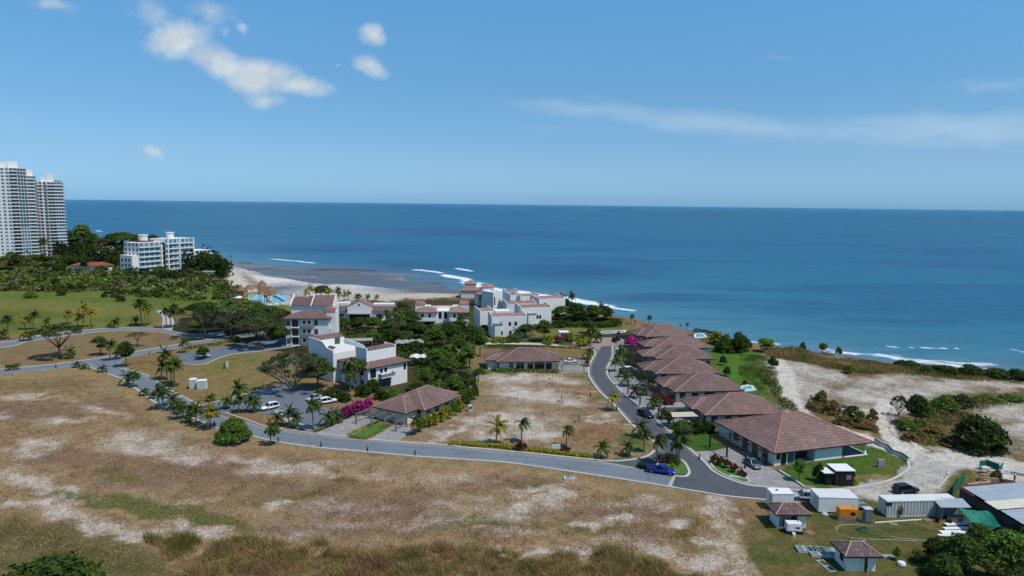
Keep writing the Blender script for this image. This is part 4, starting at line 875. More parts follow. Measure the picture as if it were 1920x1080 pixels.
# bottom corners
for i, a in enumerate([('round0', 1748, 1062, 1004, 'small tree with a visible trunk among the corner trees', 46), ('round2', 1800, 1092, 1000, 'dark leafy tree in the middle of the corner trees', 84), ('round1', 1885, 1100, 990, 'tallest dark tree at the right of the corner trees', 110), ('round1', 1835, 1030, 980, 'light-trunked tree beside the green tarpaulin', 50), ('round1', 1940, 1060, 975, 'dark tree behind the tin workshop', 70), ('round2', 1770, 1120, 1040, 'low dark tree in front of the corner trees', 70)]): tree(*a, group='trees at the corner of the yard')
tree('round2', 95, 1180, 1048, 'blue-green tree top reaching up at the near left corner', 200); tree('round1', 150, 1160, 1044, 'second tree top beside the blue-green one', 90)

# --- hedges and shrubs
def hedge(name, label, pts, w, h, m, leaf=.13, dens=26, group=None, cat='hedge'):
    P = spline(gpts(pts), 5); Cs = []; Ns = []
    for a, b in zip(P[:-1], P[1:]):
        L = (b - a).length; k = max(6, int(dens * L * (w + 2 * h) / 2)); t = RS.rand(k, 1); d = (b - a).normalized(); q = np.array([-d.y, d.x, 0])
        u = RS.uniform(-1, 1, (k, 1)); v = RS.rand(k, 1) ** .6; bump = .85 + .3 * RS.rand(k, 1)
        Cs.append(np.array(a) * (1 - t) + np.array(b) * t + q * u * w / 2 * np.sqrt(1 - .5 * v ** 3) + np.array([0, 0, 1]) * v * h * bump)
        Ns.append(q * u + np.array([0, 0, .7]) + .6 * RS.randn(k, 3))
    C = np.concatenate(Cs); V, Q = leaf_cards(C, np.concatenate(Ns), leaf * (.6 + .8 * RS.rand(len(C))))
    o = bpy.data.objects.new(name, raw_mesh(name, V, Q, m)); COL.objects.link(o); return tag(o, label, cat, group)
hedge('hedge', 'low yellow-green hedge along the street front of the vacant lot', [(842, 834), (870, 835), (900, 837), (930, 838), (960, 843), (990, 845), (1020, 848), (1060, 853), (1095, 857), (1108, 859)], 1.3, .75, L_YEL, .13, 60)
shrub('purple', 977, 845, 26, 16, 'dark purple bush under the windswept palm in the middle of the hedge', 'purple_bush'); shrub('purple', 1062, 848, 24, 11, 'dark purple bush beside the white sign board', 'purple_bush')
hedge('hedge', 'yellow-green border hedge round the garden strip between the driveways', [(655, 819), (690, 822), (734, 797)], .8, .5, L_YEL, .1, 50); hedge('hedge', 'low clipped hedge on the left side of the bungalow garden strip', [(652, 817), (708, 791)], .7, .5, L_YEL, .1, 50)
sheet('lawn', [(656, 819), (689, 822), (732, 798), (711, 792)], pm('watered_lawn', (70, 108, 38), .95, .3, 1.5), .03)
hedge('hedge', 'low hedge edging the verge beside the left driveway', [(588, 811), (610, 803), (635, 793)], .7, .6, L_MID, .12, 40)
for i, (x, y, k) in enumerate([(790, 808, 'bush1'), (802, 801, 'yellow'), (815, 797, 'yellow'), (828, 790, 'yellow'), (840, 785, 'yellow'), (851, 778, 'bush1'), (862, 772, 'yellow'), (872, 764, 'bush1'), (882, 757, 'bush1'), (889, 748, 'bush0')]):
    shrub(k, x, y, 20, 24, n_[i] + ' leafy plant in the tall row along the bungalow wall, from the street end', 'garden_shrub', 'tall plants along the bungalow wall')
for x, y, w, h, l in [(655, 783, 34, 26, 'largest magenta bougainvillea beside the left driveway'), (672, 776, 40, 26, 'magenta bougainvillea climbing the pergola of the near bungalow'), (690, 770, 28, 24, 'magenta bougainvillea touching the near bungalow roof')]: shrub('pink', x, y, w, h, l, 'bougainvillea', None, 'bougainvillea')
shrub('pink', 783, 782, 12, 9, 'small magenta bougainvillea at the eave of the near bungalow', 'bougainvillea', None, 'bougainvillea'); shrub('pink', 752, 792, 12, 9, 'small magenta bougainvillea beside the right driveway', 'bougainvillea', None, 'bougainvillea')
for x, y, w, h, l in [(1184, 650, 26, 20, 'magenta bougainvillea at the far end of the villa row'), (1200, 650, 18, 16, 'second magenta bougainvillea at the far end of the villa row'), (1160, 630, 8, 10, 'red flowering bush beside the turquoise pool')]: shrub('pink', x, y, w, h, l, 'bougainvillea', None, 'bougainvillea')
for x, y, w, h, l in [(1232, 752, 28, 16, 'red flowering creeper on the second villa pergola'), (1252, 757, 30, 16, 'red flowering creeper at the porch of the second villa')]: shrub('red', x, y, w, h, l, 'red_bougainvillea', None, 'bougainvillea')
for i, (x, y, w, h, k, l) in enumerate([(1240, 868, 18, 14, 'rust', 'rust-coloured plant on the traffic island, nearest the street'), (1255, 868, 18, 15, 'rust', 'rust-coloured plant in the middle of the traffic island'), (1268, 872, 16, 14, 'bush1', 'green plant at the right of the traffic island'), (1262, 880, 14, 10, 'yellow', 'yellow plant behind the blue pickup on the traffic island'),
    (1340, 868, 18, 16, 'rust', 'first rust-leaved plant of the driveway bed, by the pergola post'), (1352, 873, 18, 16, 'rust', 'second rust-leaved plant of the driveway bed'), (1364, 878, 18, 16, 'rust', 'third rust-leaved plant of the driveway bed'), (1376, 885, 18, 15, 'rust', 'fourth rust-leaved plant of the driveway bed'), (1388, 891, 14, 12, 'rust', 'fifth rust-leaved plant of the driveway bed'), (1396, 896, 11, 13, 'red', 'reddish plant at the street tip of the driveway bed'),
    (1290, 812, 30, 22, 'bush0', 'dark shrub behind the beige canopy'), (1308, 812, 32, 24, 'bush0', 'dark shrub between the two nearest villas'), (1328, 810, 30, 22, 'bush0', 'dark shrub against the nearest villa wall'), (1535, 902, 24, 30, 'bush0', 'dark bush at the left side of the dark shed'), (1594, 900, 16, 26, 'bush1', 'bush at the right side of the dark shed'), (1602, 910, 14, 12, 'yellow', 'low yellow-green plant right of the dark shed')]): shrub(k, x, y, w, h, l, 'garden_shrub')
sheet('lawn', [(1334, 866), (1345, 864), (1395, 892), (1404, 902), (1396, 905), (1366, 893), (1342, 880)], MATS['watered_lawn'], .05); sheet('lawn', [(1233, 870), (1262, 862), (1276, 864), (1290, 880), (1288, 887), (1262, 890), (1240, 880)], MATS['watered_lawn'], .062)
kerb([(1276, 862), (1284, 868), (1291, 880), (1292, 888), (1284, 894), (1262, 892), (1240, 880), (1232, 868)], .5); kerb([(1332, 864), (1334, 872), (1342, 881), (1366, 894), (1392, 904), (1404, 904), (1402, 897), (1394, 891)], .3)
for i, (x, y, w, h, k, l) in enumerate([(1360, 660, 40, 34, 'bush1', 'big bush at the end of the cliff lawn'), (1385, 660, 40, 40, 'bush0', 'dark bush at the top of the green bank'), (1400, 658, 26, 20, 'bush0', 'bush at the sea end of the green bank'), (1345, 645, 36, 22, 'yellow', 'pale flowering bush beside the farthest pool'), (1448, 690, 22, 18, 'bush0', 'round bush on the green bank'), (1356, 685, 16, 16, 'bush0', 'bush at the back corner of the fourth villa'), (1345, 660, 18, 16, 'bush0', 'bush at the back corner of the fifth villa'), (1362, 705, 16, 16, 'bush0', 'bush at the back corner of the third villa'), (1396, 722, 10, 10, 'red', 'reddish bush beside the small blue pool'), (1505, 652, 14, 9, 'bush1', 'low bush on the cliff edge'), (1572, 662, 14, 10, 'bush1', 'lone small bush on the cliff edge against the foam'), (1592, 700, 24, 14, 'bush1', 'small bush beside the pale sandy patch'),
    (1690, 690, 34, 16, 'bush0', 'dark bush on the cliff edge, left of the gap'), (1708, 693, 40, 18, 'bush0', 'dark bush on the cliff edge at the gap'), (1818, 704, 50, 22, 'bush0', 'highest dark bush on the right cliff edge'), (1768, 700, 60, 16, 'bush0', 'wide dark bush on the right cliff edge'), (1785, 706, 26, 14, 'bush1', 'green bush below the wide dark one on the cliff edge'), (1735, 700, 26, 14, 'bush1', 'green bush among brown grass near the cliff edge'), (1870, 708, 56, 18, 'bush0', 'dark bush toward the right end of the cliff edge'), (1908, 711, 50, 20, 'bush0', 'last dark bush on the right cliff edge'),
    (1540, 760, 34, 34, 'dry', 'brown brush mound beside the dark rubble'), (1560, 775, 40, 30, 'dry', 'brown brush mound on the sandy track bend'), (1600, 790, 46, 30, 'bush1', 'green brush mound between the two sandy tracks'), (1635, 788, 26, 26, 'dry', 'round brown bush beside the forked track'), (1620, 802, 44, 18, 'dry', 'flat brown brush by the forked track'), (1580, 795, 40, 20, 'dry', 'low brown brush beside the long track'),
    (1700, 805, 40, 24, 'light', 'bright green bush beside the forked track'), (1730, 780, 44, 28, 'bush1', 'green bush against the dark green tree'), (1770, 770, 60, 30, 'bush1', 'wide green bush behind the dark spreading tree'), (1800, 760, 60, 26, 'grey', 'grey-green bush on the pale lot edge'), (1750, 815, 50, 20, 'dry', 'brown brush in front of the green bushes'), (1850, 752, 60, 12, 'light', 'light green brush along the pale lot'), (1895, 750, 50, 14, 'light', 'last light green brush along the pale lot'), (1705, 825, 36, 16, 'dry', 'brown brush at the foot of the forked track'), (1790, 835, 60, 22, 'dry', 'brown brush under the dark spreading tree'),
    (1686, 968, 16, 24, 'dry', 'small olive bush against the long grey container'), (1680, 1050, 18, 26, 'light', 'pale bush right of the front guard house'), (1780, 985, 14, 12, 'grey', 'grey shrub beside the small tin shelter')]): shrub(k, x, y, w, h, l, 'wild_shrub')
for i, (x, y, w, h, k, l) in enumerate([(640, 640, 30, 18, 'bush1', 'shrub beside the terrace stairs of the white residence'), (690, 668, 30, 16, 'bush1', 'shrub under the grey shade roof'), (850, 620, 24, 14, 'bush1', 'shrub before the duplex carport'), (905, 642, 30, 12, 'yellow', 'yellow shrub at the foot of the nearest white house'), (935, 642, 30, 10, 'yellow', 'yellow shrubs along the garden path'), (960, 640, 40, 12, 'bush1', 'green shrub along the garden path'), (1030, 645, 26, 14, 'yellow', 'yellow shrub beside the small pavilion'), (1048, 642, 20, 12, 'red', 'orange shrub by the small pavilion'), (1070, 640, 20, 16, 'yellow', 'yellow shrub at the pavilion steps'), (860, 740, 40, 26, 'bush1', 'shrub at the back corner of the near bungalow'), (880, 720, 30, 22, 'bush1', 'shrub beside the rear pergola'), (845, 690, 40, 20, 'light', 'light shrub in the resort garden'), (770, 740, 30, 20, 'bush1', 'shrub below the residence balcony'), (740, 745, 34, 18, 'bush1', 'shrub at the foot of the residence'), (715, 748, 34, 18, 'bush0', 'dark shrub between residence and bungalow'), (625, 748, 40, 24, 'bush0', 'dark shrub beside the parked white cars'), (645, 752, 30, 20, 'bush0', 'second dark shrub beside the parked white cars'), (600, 742, 30, 14, 'bush1', 'shrub on the kerb behind the parked cars'), (1095, 648, 34, 16, 'yellow', 'yellow-green planting in the turning circle'),
    (700, 735, 36, 26, 'bush0', 'dark shrub against the residence wall'), (680, 742, 34, 24, 'bush0', 'shrub below the dark palms of the residence'), (840, 668, 40, 22, 'bush1', 'shrub beside the left shade canopy'), (900, 700, 30, 12, 'light', 'light shrub at the corner of the vacant lot'), (655, 655, 40, 18, 'bush0', 'dark shrub behind the residence terrace'), (780, 660, 50, 22, 'bush0', 'dark shrub in the resort garden'), (860, 690, 30, 26, 'bush1', 'shrub along the stepped garden path'), (730, 640, 30, 18, 'bush0', 'dark shrub by the long low house'), (905, 625, 24, 14, 'bush0', 'dark shrub at the corner of the nearest white house')]): shrub(k, x, y, w, h, l, 'garden_shrub')
for p, w, h, l in [([(930, 697), (1048, 699)], .9, 1.0, 'row of low shrubs along the front of the long bungalow'), ([(940, 622), (1000, 617), (1060, 615)], 2.0, 1.8, 'dark hedge below the white houses'), ([(1122, 615), (1165, 612)], 2.0, 1.8, 'dark hedge before the cliff lawn'), ([(1072, 636), (1125, 630)], 1.2, 1.0, 'green hedge at the turning circle lawn'), ([(345, 656), (380, 650), (420, 645)], 1.2, .9, 'clipped hedge between the two roads'), ([(1300, 622), (1330, 627), (1360, 640)], 1.6, 1.4, 'dark hedge round the farthest pool terrace'), ([(1345, 660), (1395, 660)], 1.4, 1.2, 'dark hedge at the top of the villa lawn'), ([(905, 649), (1000, 650), (1090, 654)], .7, .6, 'brown hedge along the garden path'), ([(10, 695), (38, 692)], 2.5, 1.6, 'dark clump of shrubs on the cross road edge')]:
    hedge('hedge', l, p, w, h, L_DARK if 'dark' in l else L_MID, .2, 16)

# --- masses nobody could count
def scatter(name, label, polys, n, m, size, hgt, tints, kind='stuff', card=True, zfun=None, clump=6.0, soft=4.0, thr=.36, bare=False):
    """leaf clumps or grass blades spread over ground areas given in photo pixels"""
    Vs, Qs, Ts, off = [], [], [], 0
    for poly in polys:
        W = [tuple(G(x, y)[:2]) for x, y in poly]; xs = [p[0] for p in W]; ys = [p[1] for p in W]
        k = n // len(polys); x = RS.uniform(min(xs), max(xs), k * 3); y = RS.uniform(min(ys), max(ys), k * 3); ok = inside(x, y, W); x, y = x[ok][:k], y[ok][:k]
        dn = fbm(x, y, clump, 3, 77); ed_ = seg_dist(x, y, W + W[:1]) / soft; keep = (dn > thr) & (RS.rand(len(x)) < np.clip(ed_ + 1.6 * (dn - .5), 0, 1)); x, y, dn = x[keep], y[keep], dn[keep]
        if bare: kb = RS.rand(len(x)) > bare_at(x, y) * 1.15; x, y, dn = x[kb], y[kb], dn[kb]
        hh = hgt * (.35 + 1.5 * np.clip(dn - .38, 0, 1) * 2.2) * (.6 + .6 * RS.rand(len(x)))
        tn = np.clip((fbm(x, y, clump * 1.7, 3, 91) - .3) * 2.4, 0, .999); ti = np.array([lin(c) for c in tints]); f = tn * (len(ti) - 1); i0 = f.astype(int); i1 = np.minimum(i0 + 1, len(ti) - 1)
        tc = (ti[i0] * (1 - (f - i0))[:, None] + ti[i1] * (f - i0)[:, None]) * (.6 + .75 * RS.rand(len(x), 1))
        if card:
            z = hh * RS.rand(len(x)) ** .6; C = np.stack([x, y, z], 1); N = np.array([0, 0, .8]) + .9 * RS.randn(len(x), 3)
            V, Q = leaf_cards(C, N, size * (.5 + RS.rand(len(x)))); rep = 4
        else:
            a = RS.rand(len(x)) * 6.283; w = size * (.6 + .8 * RS.rand(len(x))); dx, dy = np.cos(a) * w, np.sin(a) * w; le = hh * .5
            lx = le * (RS.randn(len(x)) * .6 - .3); ly = le * RS.randn(len(x)) * .5
            V = np.stack([np.stack([x - dx, y - dy, np.zeros_like(x)], 1), np.stack([x + dx, y + dy, np.zeros_like(x)], 1), np.stack([x + lx + dx * .3, y + ly, hh], 1), np.stack([x + lx - dx * .3, y + ly, hh * .97], 1)], 1).reshape(-1, 3); Q = np.arange(len(x) * 4).reshape(-1, 4); rep = 4
        V = V + np.repeat(ground_z(x, y), 4)[:, None] * np.array([0, 0, 1.0])
        Vs.append(V); Qs.append(Q + off); off += len(V); Ts.append(np.repeat(tc, rep, 0))
    o = bpy.data.objects.new(name, raw_mesh(name, np.concatenate(Vs), np.concatenate(Qs), m, np.concatenate(Ts))); COL.objects.link(o)
    o['kind'] = kind; o['label'] = label; return o
M_TINT = attr_leafmat('wild_growth')
scatter('dry_grass', 'tall dry grass and weeds along the near edge of the field', [[(270, 1010), (420, 1012), (600, 1018), (800, 1026), (1000, 1035), (1150, 1040), (1250, 1052), (1320, 1085), (1330, 1110), (330, 1110), (300, 1060)]], 230000, M_TINT, .03, 1.15, [(124, 120, 62), (166, 134, 92), (182, 148, 104), (132, 126, 66), (176, 150, 104), (150, 140, 76), (168, 132, 96)], card=False, clump=3.4, soft=6, thr=.2)
scatter('field_grass', 'sparse dry grass tufts over the brown field', [[(-80, 715), (140, 706), (230, 738), (320, 800), (430, 830), (700, 872), (960, 894), (1260, 940), (1420, 950), (1420, 1100), (-80, 1100)]], 190000, M_TINT, .05, .22, [(168, 138, 100), (184, 154, 110), (150, 120, 90), (170, 148, 96), (160, 132, 102)], card=False, clump=2.2, soft=3, thr=.30, bare=True)
scatter('lot_grass', 'thin dry grass on the vacant lot', [[(880, 705), (1080, 700), (1150, 770), (1215, 830), (1180, 855), (950, 836), (780, 822), (890, 765)]], 40000, M_TINT, .05, .20, [(172, 144, 104), (184, 156, 118), (154, 132, 92)], card=False, clump=2.2, soft=3, thr=.30, bare=True)
scatter('scrubland', 'tangled green and grey scrub below the white towers', [[(-60, 470), (60, 486), (240, 512), (380, 516), (430, 530), (470, 556), (400, 570), (240, 556), (60, 548), (-60, 548)], [(-60, 490), (70, 488), (200, 490), (240, 506), (60, 512), (-60, 512)]], 100000, M_TINT, .6, 3.0, [(40, 54, 22), (76, 92, 36), (108, 124, 48), (122, 116, 84), (46, 60, 24), (116, 130, 52), (92, 106, 44), (56, 70, 28)], clump=16, soft=6)
scatter('headland_wood', 'dark wood covering the tip of the headland', [[(-60, 448), (60, 450), (150, 458), (240, 464), (240, 484), (100, 486), (-60, 484)], [(330, 486), (380, 480), (420, 494), (438, 516), (428, 528), (380, 524), (345, 514)], [(100, 486), (236, 486), (236, 506), (100, 500)]], 30000, M_TINT, .7, 9.0, [(30, 40, 18), (48, 60, 24), (64, 78, 30), (36, 46, 20)], clump=20, soft=5)
for k in range(40):
    x = random.uniform(-10, 425); y = random.choice((random.uniform(492, 520), random.uniform(515, 562))) + x * .03; s = random.uniform(12, 30); lk = random.random() < .6
    shrub('mound%d' % (0 if lk else random.choice((1, 1, 2))), x, y, s, s * random.uniform(.45, .8), ('dark' if lk else 'light green') + ' rounded bush in the scrub below the white towers', 'wild_bush', ('dark' if lk else 'light') + ' bushes of the scrubland')
for k in range(9):
    x = random.uniform(0, 250); tree('round%d' % random.choice((0, 2, 1)), x, 492 + random.uniform(0, 16) + x * .04, 472 + random.uniform(-6, 8) + x * .05, 'tree rising out of the scrub at the foot of the white towers', random.uniform(16, 28), 'wild_tree', 'trees at the foot of the towers')
scatter('cliff_brush', 'brown and olive brush along the cliff edge', [[(1420, 648), (1500, 655), (1560, 665), (1650, 677), (1800, 692), (1940, 707), (1940, 724), (1800, 714), (1700, 706), (1620, 702), (1550, 692), (1480, 676), (1440, 672)]], 36000, M_TINT, .07, 1.1, [(128, 112, 68), (164, 138, 94), (112, 118, 56), (152, 126, 84)], card=False, clump=9)
scatter('wild_brush', 'weeds and brush on the sandy plateau', [[(1450, 690), (1468, 740), (1500, 782), (1440, 745), (1420, 690)], [(1660, 790), (1720, 770), (1800, 750), (1930, 742), (1930, 756), (1850, 770), (1800, 800), (1780, 845), (1700, 835)], [(1520, 745), (1560, 770), (1640, 790), (1650, 815), (1580, 798), (1510, 765)]], 52000, M_TINT, .14, 1.0, [(96, 92, 50), (130, 110, 70), (84, 98, 44), (108, 120, 54)], clump=5, soft=7)
scatter('garden_undergrowth', 'dark planting and undergrowth between the resort buildings', [[(625, 618), (740, 612), (870, 605), (900, 640), (880, 700), (860, 735), (780, 735), (770, 690), (720, 650), (640, 640)], [(1010, 600), (1100, 592), (1170, 606), (1150, 614), (1040, 616)]], 30000, M_TINT, .26, 1.5, [(36, 48, 20), (66, 86, 32), (86, 104, 44), (44, 56, 24), (110, 108, 62)], clump=9)
scatter('villa_planting', 'low planting between the villas and the street', [[(1150, 660), (1190, 648), (1225, 690), (1245, 735), (1230, 745), (1180, 712), (1158, 690)], [(1340, 630), (1400, 655), (1390, 662), (1330, 645)]], 9000, M_TINT, .22, 1.1, [(36, 50, 20), (72, 94, 36), (90, 110, 44)], clump=5)
scatter('lawn_grass', 'rough grass on the green bank beside the villas', [[(1385, 655), (1440, 665), (1455, 720), (1440, 745), (1400, 730), (1385, 700)]], 16000, M_TINT, .05, .45, [(84, 110, 44), (112, 124, 58), (72, 104, 40)], card=False, clump=8, soft=8)
scatter('yard_weeds', 'weeds at the foot of the corner trees', [[(1690, 1040), (1760, 1020), (1860, 1000), (1930, 1010), (1930, 1100), (1700, 1100)]], 24000, M_TINT, .14, .8, [(44, 56, 26), (80, 88, 40), (60, 72, 30)], clump=5)
# ------------------------------------------------------------------ buildings
M_WHITE = pm('white_render', (226, 224, 218), .85, .05, .5, stain=.16); M_CREAM = pm('cream_render', (208, 208, 196), .85, .06, .5, stain=.15); M_GREY = pm('grey_render', (150, 148, 146), .85, .1, .6)
M_DARKW = pm('dark_timber', (46, 40, 38), .7, .2, 2); M_FASCIA = pm('dark_fascia', (40, 32, 30), .7, .15, 2); M_FRAME = pm('window_frame', (70, 70, 70), .5, .1, 2)
G_DARK = glass('dark_glass', (34, 42, 48)); G_BLUE = glass('blue_green_glass', (96, 140, 150), .1); G_MID = glass('grey_glass', (66, 84, 92), .1)
T_ROOF = tile_mat('brown_roof_tiles', (120, 94, 87)); T_ROOF1 = tile_mat('russet_roof_tiles', (136, 108, 100)); T_PINK = tile_mat('pinkish_roof_tiles', (156, 118, 106)); T_GREY = tile_mat('grey_brown_roof_tiles', (108, 88, 86), .35); T_RED = tile_mat('red_roof_tiles', (168, 84, 62))
M_RIDGE = pm('pale_ridge_tiles', (176, 146, 134), .8, .12, 2); M_RIDGE1 = pm('orange_ridge_tiles', (186, 124, 98), .8, .12, 2); M_RAIL = pm('grey_railing', (128, 122, 122), .6, .1, 2); M_TERR = pm('terrace_screed', (214, 210, 202), .9, .08, .4)

def slope_face(mb, pts):
    """roof plane; the first two points are its eave"""
    p = [Vector(q) for q in pts]; e = (p[1] - p[0]).normalized(); n = e.cross(p[-1] - p[0]).normalized(); s = n.cross(e)
    mb.face(pts, [((q - p[0]).dot(e), (q - p[0]).dot(s)) for q in p])
def hip_roof(par, x0, y0, x1, y1, z0, zr, il, ir, m=None, ridge=None, name='roof', fas=.24, ridges=True):
    ym = (y0 + y1) / 2; a, b, c, d = (x0, y0, z0), (x1, y0, z0), (x1, y1, z0), (x0, y1, z0); r, q = (x0 + il, ym, zr), (x1 - ir, ym, zr)
    mb = MB(); slope_face(mb, [a, b, q, r]); slope_face(mb, [c, d, r, q]); slope_face(mb, [b, c, q]); slope_face(mb, [d, a, r])
    o = mb.obj(name, m or T_ROOF, par)
    if ridges:
        k = MB(); w = .15
        for s_, t_ in ((a, r), (d, r), (b, q), (c, q), (r, q)):
            if (Vector(s_) - Vector(t_)).length > .3: k.beam(Vector(s_) + Vector((0, 0, .03)), Vector(t_) + Vector((0, 0, .05)), w, .12)
        k.obj('ridge_cap', ridge or M_RIDGE, o)
    f = MB(); e = .02
    f.box(x0 + e, y0 + e, z0 - fas, x1 - e, y1 - e, z0 - .015); f.obj('fascia', M_FASCIA, o)
    return o
def pane_on(par, face, a, z, w, h, plane, m=None, name='window', frame=M_FRAME, out=.05, sub='pane'):
    """window or door set against a wall; face F/B look along -y/+y, L/R along -x/+x; a runs along the wall"""
    fr, gl = MB(), MB(); e = .07
    def bx(mb, a0, a1, z0, z1, o0, o1):
        if face == 'F': mb.box(a0, plane - o1, z0, a1, plane - o0, z1)
        elif face == 'B': mb.box(a0, plane + o0, z0, a1, plane + o1, z1)
        elif face == 'L': mb.box(plane - o1, a0, z0, plane - o0, a1, z1)
        else: mb.box(plane + o0, a0, z0, plane + o1, a1, z1)
    bx(fr, a - e, a + w + e, z - e, z, -.1, out + .03); bx(fr, a - e, a + w + e, z + h, z + h + e, -.1, out + .03); bx(fr, a - e, a, z, z + h, -.1, out + .03); bx(fr, a + w, a + w + e, z, z + h, -.1, out + .03)
    if w > 1.5:
        for k in range(1, int(w / 1.1) + 1): q = a + w * k / (int(w / 1.1) + 1); bx(fr, q - .03, q + .03, z, z + h, out - .01, out + .03)
    o = fr.obj(name, frame, par); bx(gl, a, a + w, z, z + h, -.08, out - .012); gl.obj(sub, m or G_DARK, o); return o
def build(name, label, cat, FL, FR=None, rz=None, group=None, z=0.0):
    a = G(*FL, z)
    if FR is not None: b = G(*FR, z); rz = math.atan2(b.y - a.y, b.x - a.x); W = (b - a).xy.length
    else: W = 0
    a.z = 0; return thing(name, label, cat, a, rz if not FR or rz is not None else 0, group), W
def pergola(par_loc, rz, x0, y0, x1, y1, z, label, n=12, along='x', group='timber pergolas beside the villas', m=M_DARKW, posts=((0, 0), (1, 0), (0, 1), (1, 1))):
    o = thing('pergola', label, 'pergola', par_loc, rz, group)
    for u, v in posts:
        px_, py_ = x0 + .2 + (x1 - x0 - .4) * u, y0 + .2 + (y1 - y0 - .4) * v; MB().box(px_ - .13, py_ - .13, 0, px_ + .13, py_ + .13, z - .24).obj('post', m, o)
    for k in (0, 1):
        if along == 'x': xx = x0 + .2 if k == 0 else x1 - .2; MB().box(xx - .09, y0, z - .24, xx + .09, y1, z).obj('beam', m, o)
        else: yy = y0 + .2 if k == 0 else y1 - .2; MB().box(x0, yy - .09, z - .24, x1, yy + .09, z).obj('beam', m, o)
    s = MB()
    for k in range(n):
        if along == 'x': q = y0 + .15 + (y1 - y0 - .3) * k / (n - 1); s.box(x0 - .2, q - .045, z + .003, x1 + .2, q + .045, z + .14)
        else: q = x0 + .15 + (x1 - x0 - .3) * k / (n - 1); s.box(q - .045, y0 - .2, z + .003, q + .045, y1 + .2, z + .14)
    s.obj('slats', m, o); return o
def villa(label, FL, FR, d, zr, il, ir, por=(-1.1, 5.0, 12.6, 4.5), wing=None, tile=None, ridge=None, group='hip-roofed villas along the street', wins=((2, 1.3, 1.6, 0), (5.2, 1.6, 2.1, 1), (8.6, 2.6, 2.2, 1), (13, 2.2, 2.1, 1), (16.2, 1, 1.1, 0))):
    o, W = build('villa', label, 'villa', FL, FR, group=group, z=3.0)
    w = MB(); w.box(1.0, 1.0, -.1, W - 1.0, d - 1.0, 2.77)
    if por: w.box(por[0] + .9, por[1] + .8, -.1, .9, por[2] - .8, 2.62)
    w.obj('wall', M_CREAM, o)
    hip_roof(o, 0, 0, W, d, 3.0, zr, il, ir, tile, ridge)
    if por: hip_roof(o, por[0], por[1], por[0] + 2 * (por[2] - por[1]), por[2], 2.96, por[3], (por[2] - por[1]) / 2, (por[2] - por[1]) / 2, tile, ridge, 'porch_roof')
    if wing: hip_roof(o, wing[0], wing[1], W + wing[2], wing[3], 2.94, wing[4], 4, (wing[3] - wing[1]) / 2, tile, ridge, 'wing_roof')
    for x, ww, hh, dr in wins:
        if x + ww < W - 1.2: pane_on(o, 'F', x, .12 if dr else 1.1, ww, hh, 1.0, G_DARK if dr else G_MID, 'door_opening' if dr else 'window')  # wide dark panes stand in for the shade inside the porch openings
    pane_on(o, 'L', 2.0, .1, 1.0, 2.1, 1.0, G_DARK, 'door', sub='door_panel')
    return o, W
VR = []
def vrow(*a, **k): r = villa(*a, **k); VR.append(r); return r
# six villas in a row, then the near one
vrow('second villa from the near end, brown hip roof behind the beige canopy', (1322, 779), (1475, 775), 14.2, 6.1, 9, 7.5, wing=(9, 4.2, .8, 12.5, 4.6))
vrow('third villa from the near end, brown hip roof beside the small blue pool', (1264, 735), (1397, 732), 14, 6.1, 9, 7.5, wing=(9, 4.2, .8, 12.5, 4.6))
vrow('fourth villa from the near end, brown hip roof over the striped red-flowered pergola', (1229, 701), (1352, 700), 14, 6.1, 9, 7.5, wing=(10, 4.2, .5, 12.5, 4.4), por=(-2.2, 4.2, 13, 4.6))
vrow('fifth villa from the near end, brown hip roof beside the white parked car', (1230, 673), (1340, 673), 13.5, 6.1, 8.5, 7.5, por=(-3.4, 3.6, 12.5, 4.6), wing=(10, 4.2, .5, 12, 4.4))
vrow('sixth villa from the near end, only its roof showing behind the fifth', (1227, 654), (1341, 652), 13, 6.2, 9, 7.5, por=(-2.2, 3.6, 12, 4.6))
vrow('farthest villa of the row, next to the cliff edge pool', (1211, 632), (1302, 627), 13, 6.2, 8.5, 7.5, por=(-1.5, 3.2, 12, 4.7))
pgl = [(-8.6, -.5, -.6, 7.5, 'pergola of the second villa, between its porch and the street'), (-9.5, -1.5, -.6, 9.5, 'pergola of the third villa, red creeper on its near side'), (-8.5, -1.0, -.8, 8.5, 'pergola of the fourth villa, red creeper hanging at its end'), (-8.5, -1.2, -2.2, 8, 'pergola of the fifth villa, shading the white parked car'), (-8.5, -1, -1.5, 8, 'pergola of the sixth villa'), (-8.5, 0, -1.5, 7, 'pergola of the farthest villa, magenta flowers in front')]
for (o, W), (x0, y0, x1, y1, l) in zip(VR, pgl): pergola(o.location, o.rotation_euler.z, x0, y0, x1, y1, 2.6, l, 12)
o, W = build('villa', 'near villa with the large russet hip roof and a columned porch at its right end', 'villa', (1452, 850), (1640, 829), group='hip-roofed villas along the street', z=3.0)
d1 = 20.5; NV = o
MB().box(.9, 1.0, -.1, 5.6, d1 - 1, 2.77).box(5.6, 3.2, -.1, 10.4, d1 - 1, 2.76).box(10.4, 1.0, -.1, 17.0, d1 - 1.0, 2.77).obj('wall', M_WHITE, o)
MB().box(5.6, 1.0, -.1, 10.4, 3.2, .1).box(17.0, .8, -.1, 23.2, d1 - 2, .14).obj('porch_floor', M_PAV, o)
hip_roof(o, 0, 0, W, d1, 3.0, 7.1, 9.8, 10.2, T_ROOF1, M_RIDGE1)
MB().box(17.4, .6, .14, 23.1, .9, .34).box(22.9, .9, .14, 23.2, 10, .34).obj('porch_plinth', M_WHITE, o)
for x, y in ((22.6, .9), (22.6, 8.5), (17.6, 10.5)):
    MB().lathe([(.34, .1), (.34, .45), (.22, .5), (.19, 2.3), (.24, 2.5), (.30, 2.56), (.30, 2.77)], 12, (x, y, 0)).obj('column', M_WHITE, o, True)
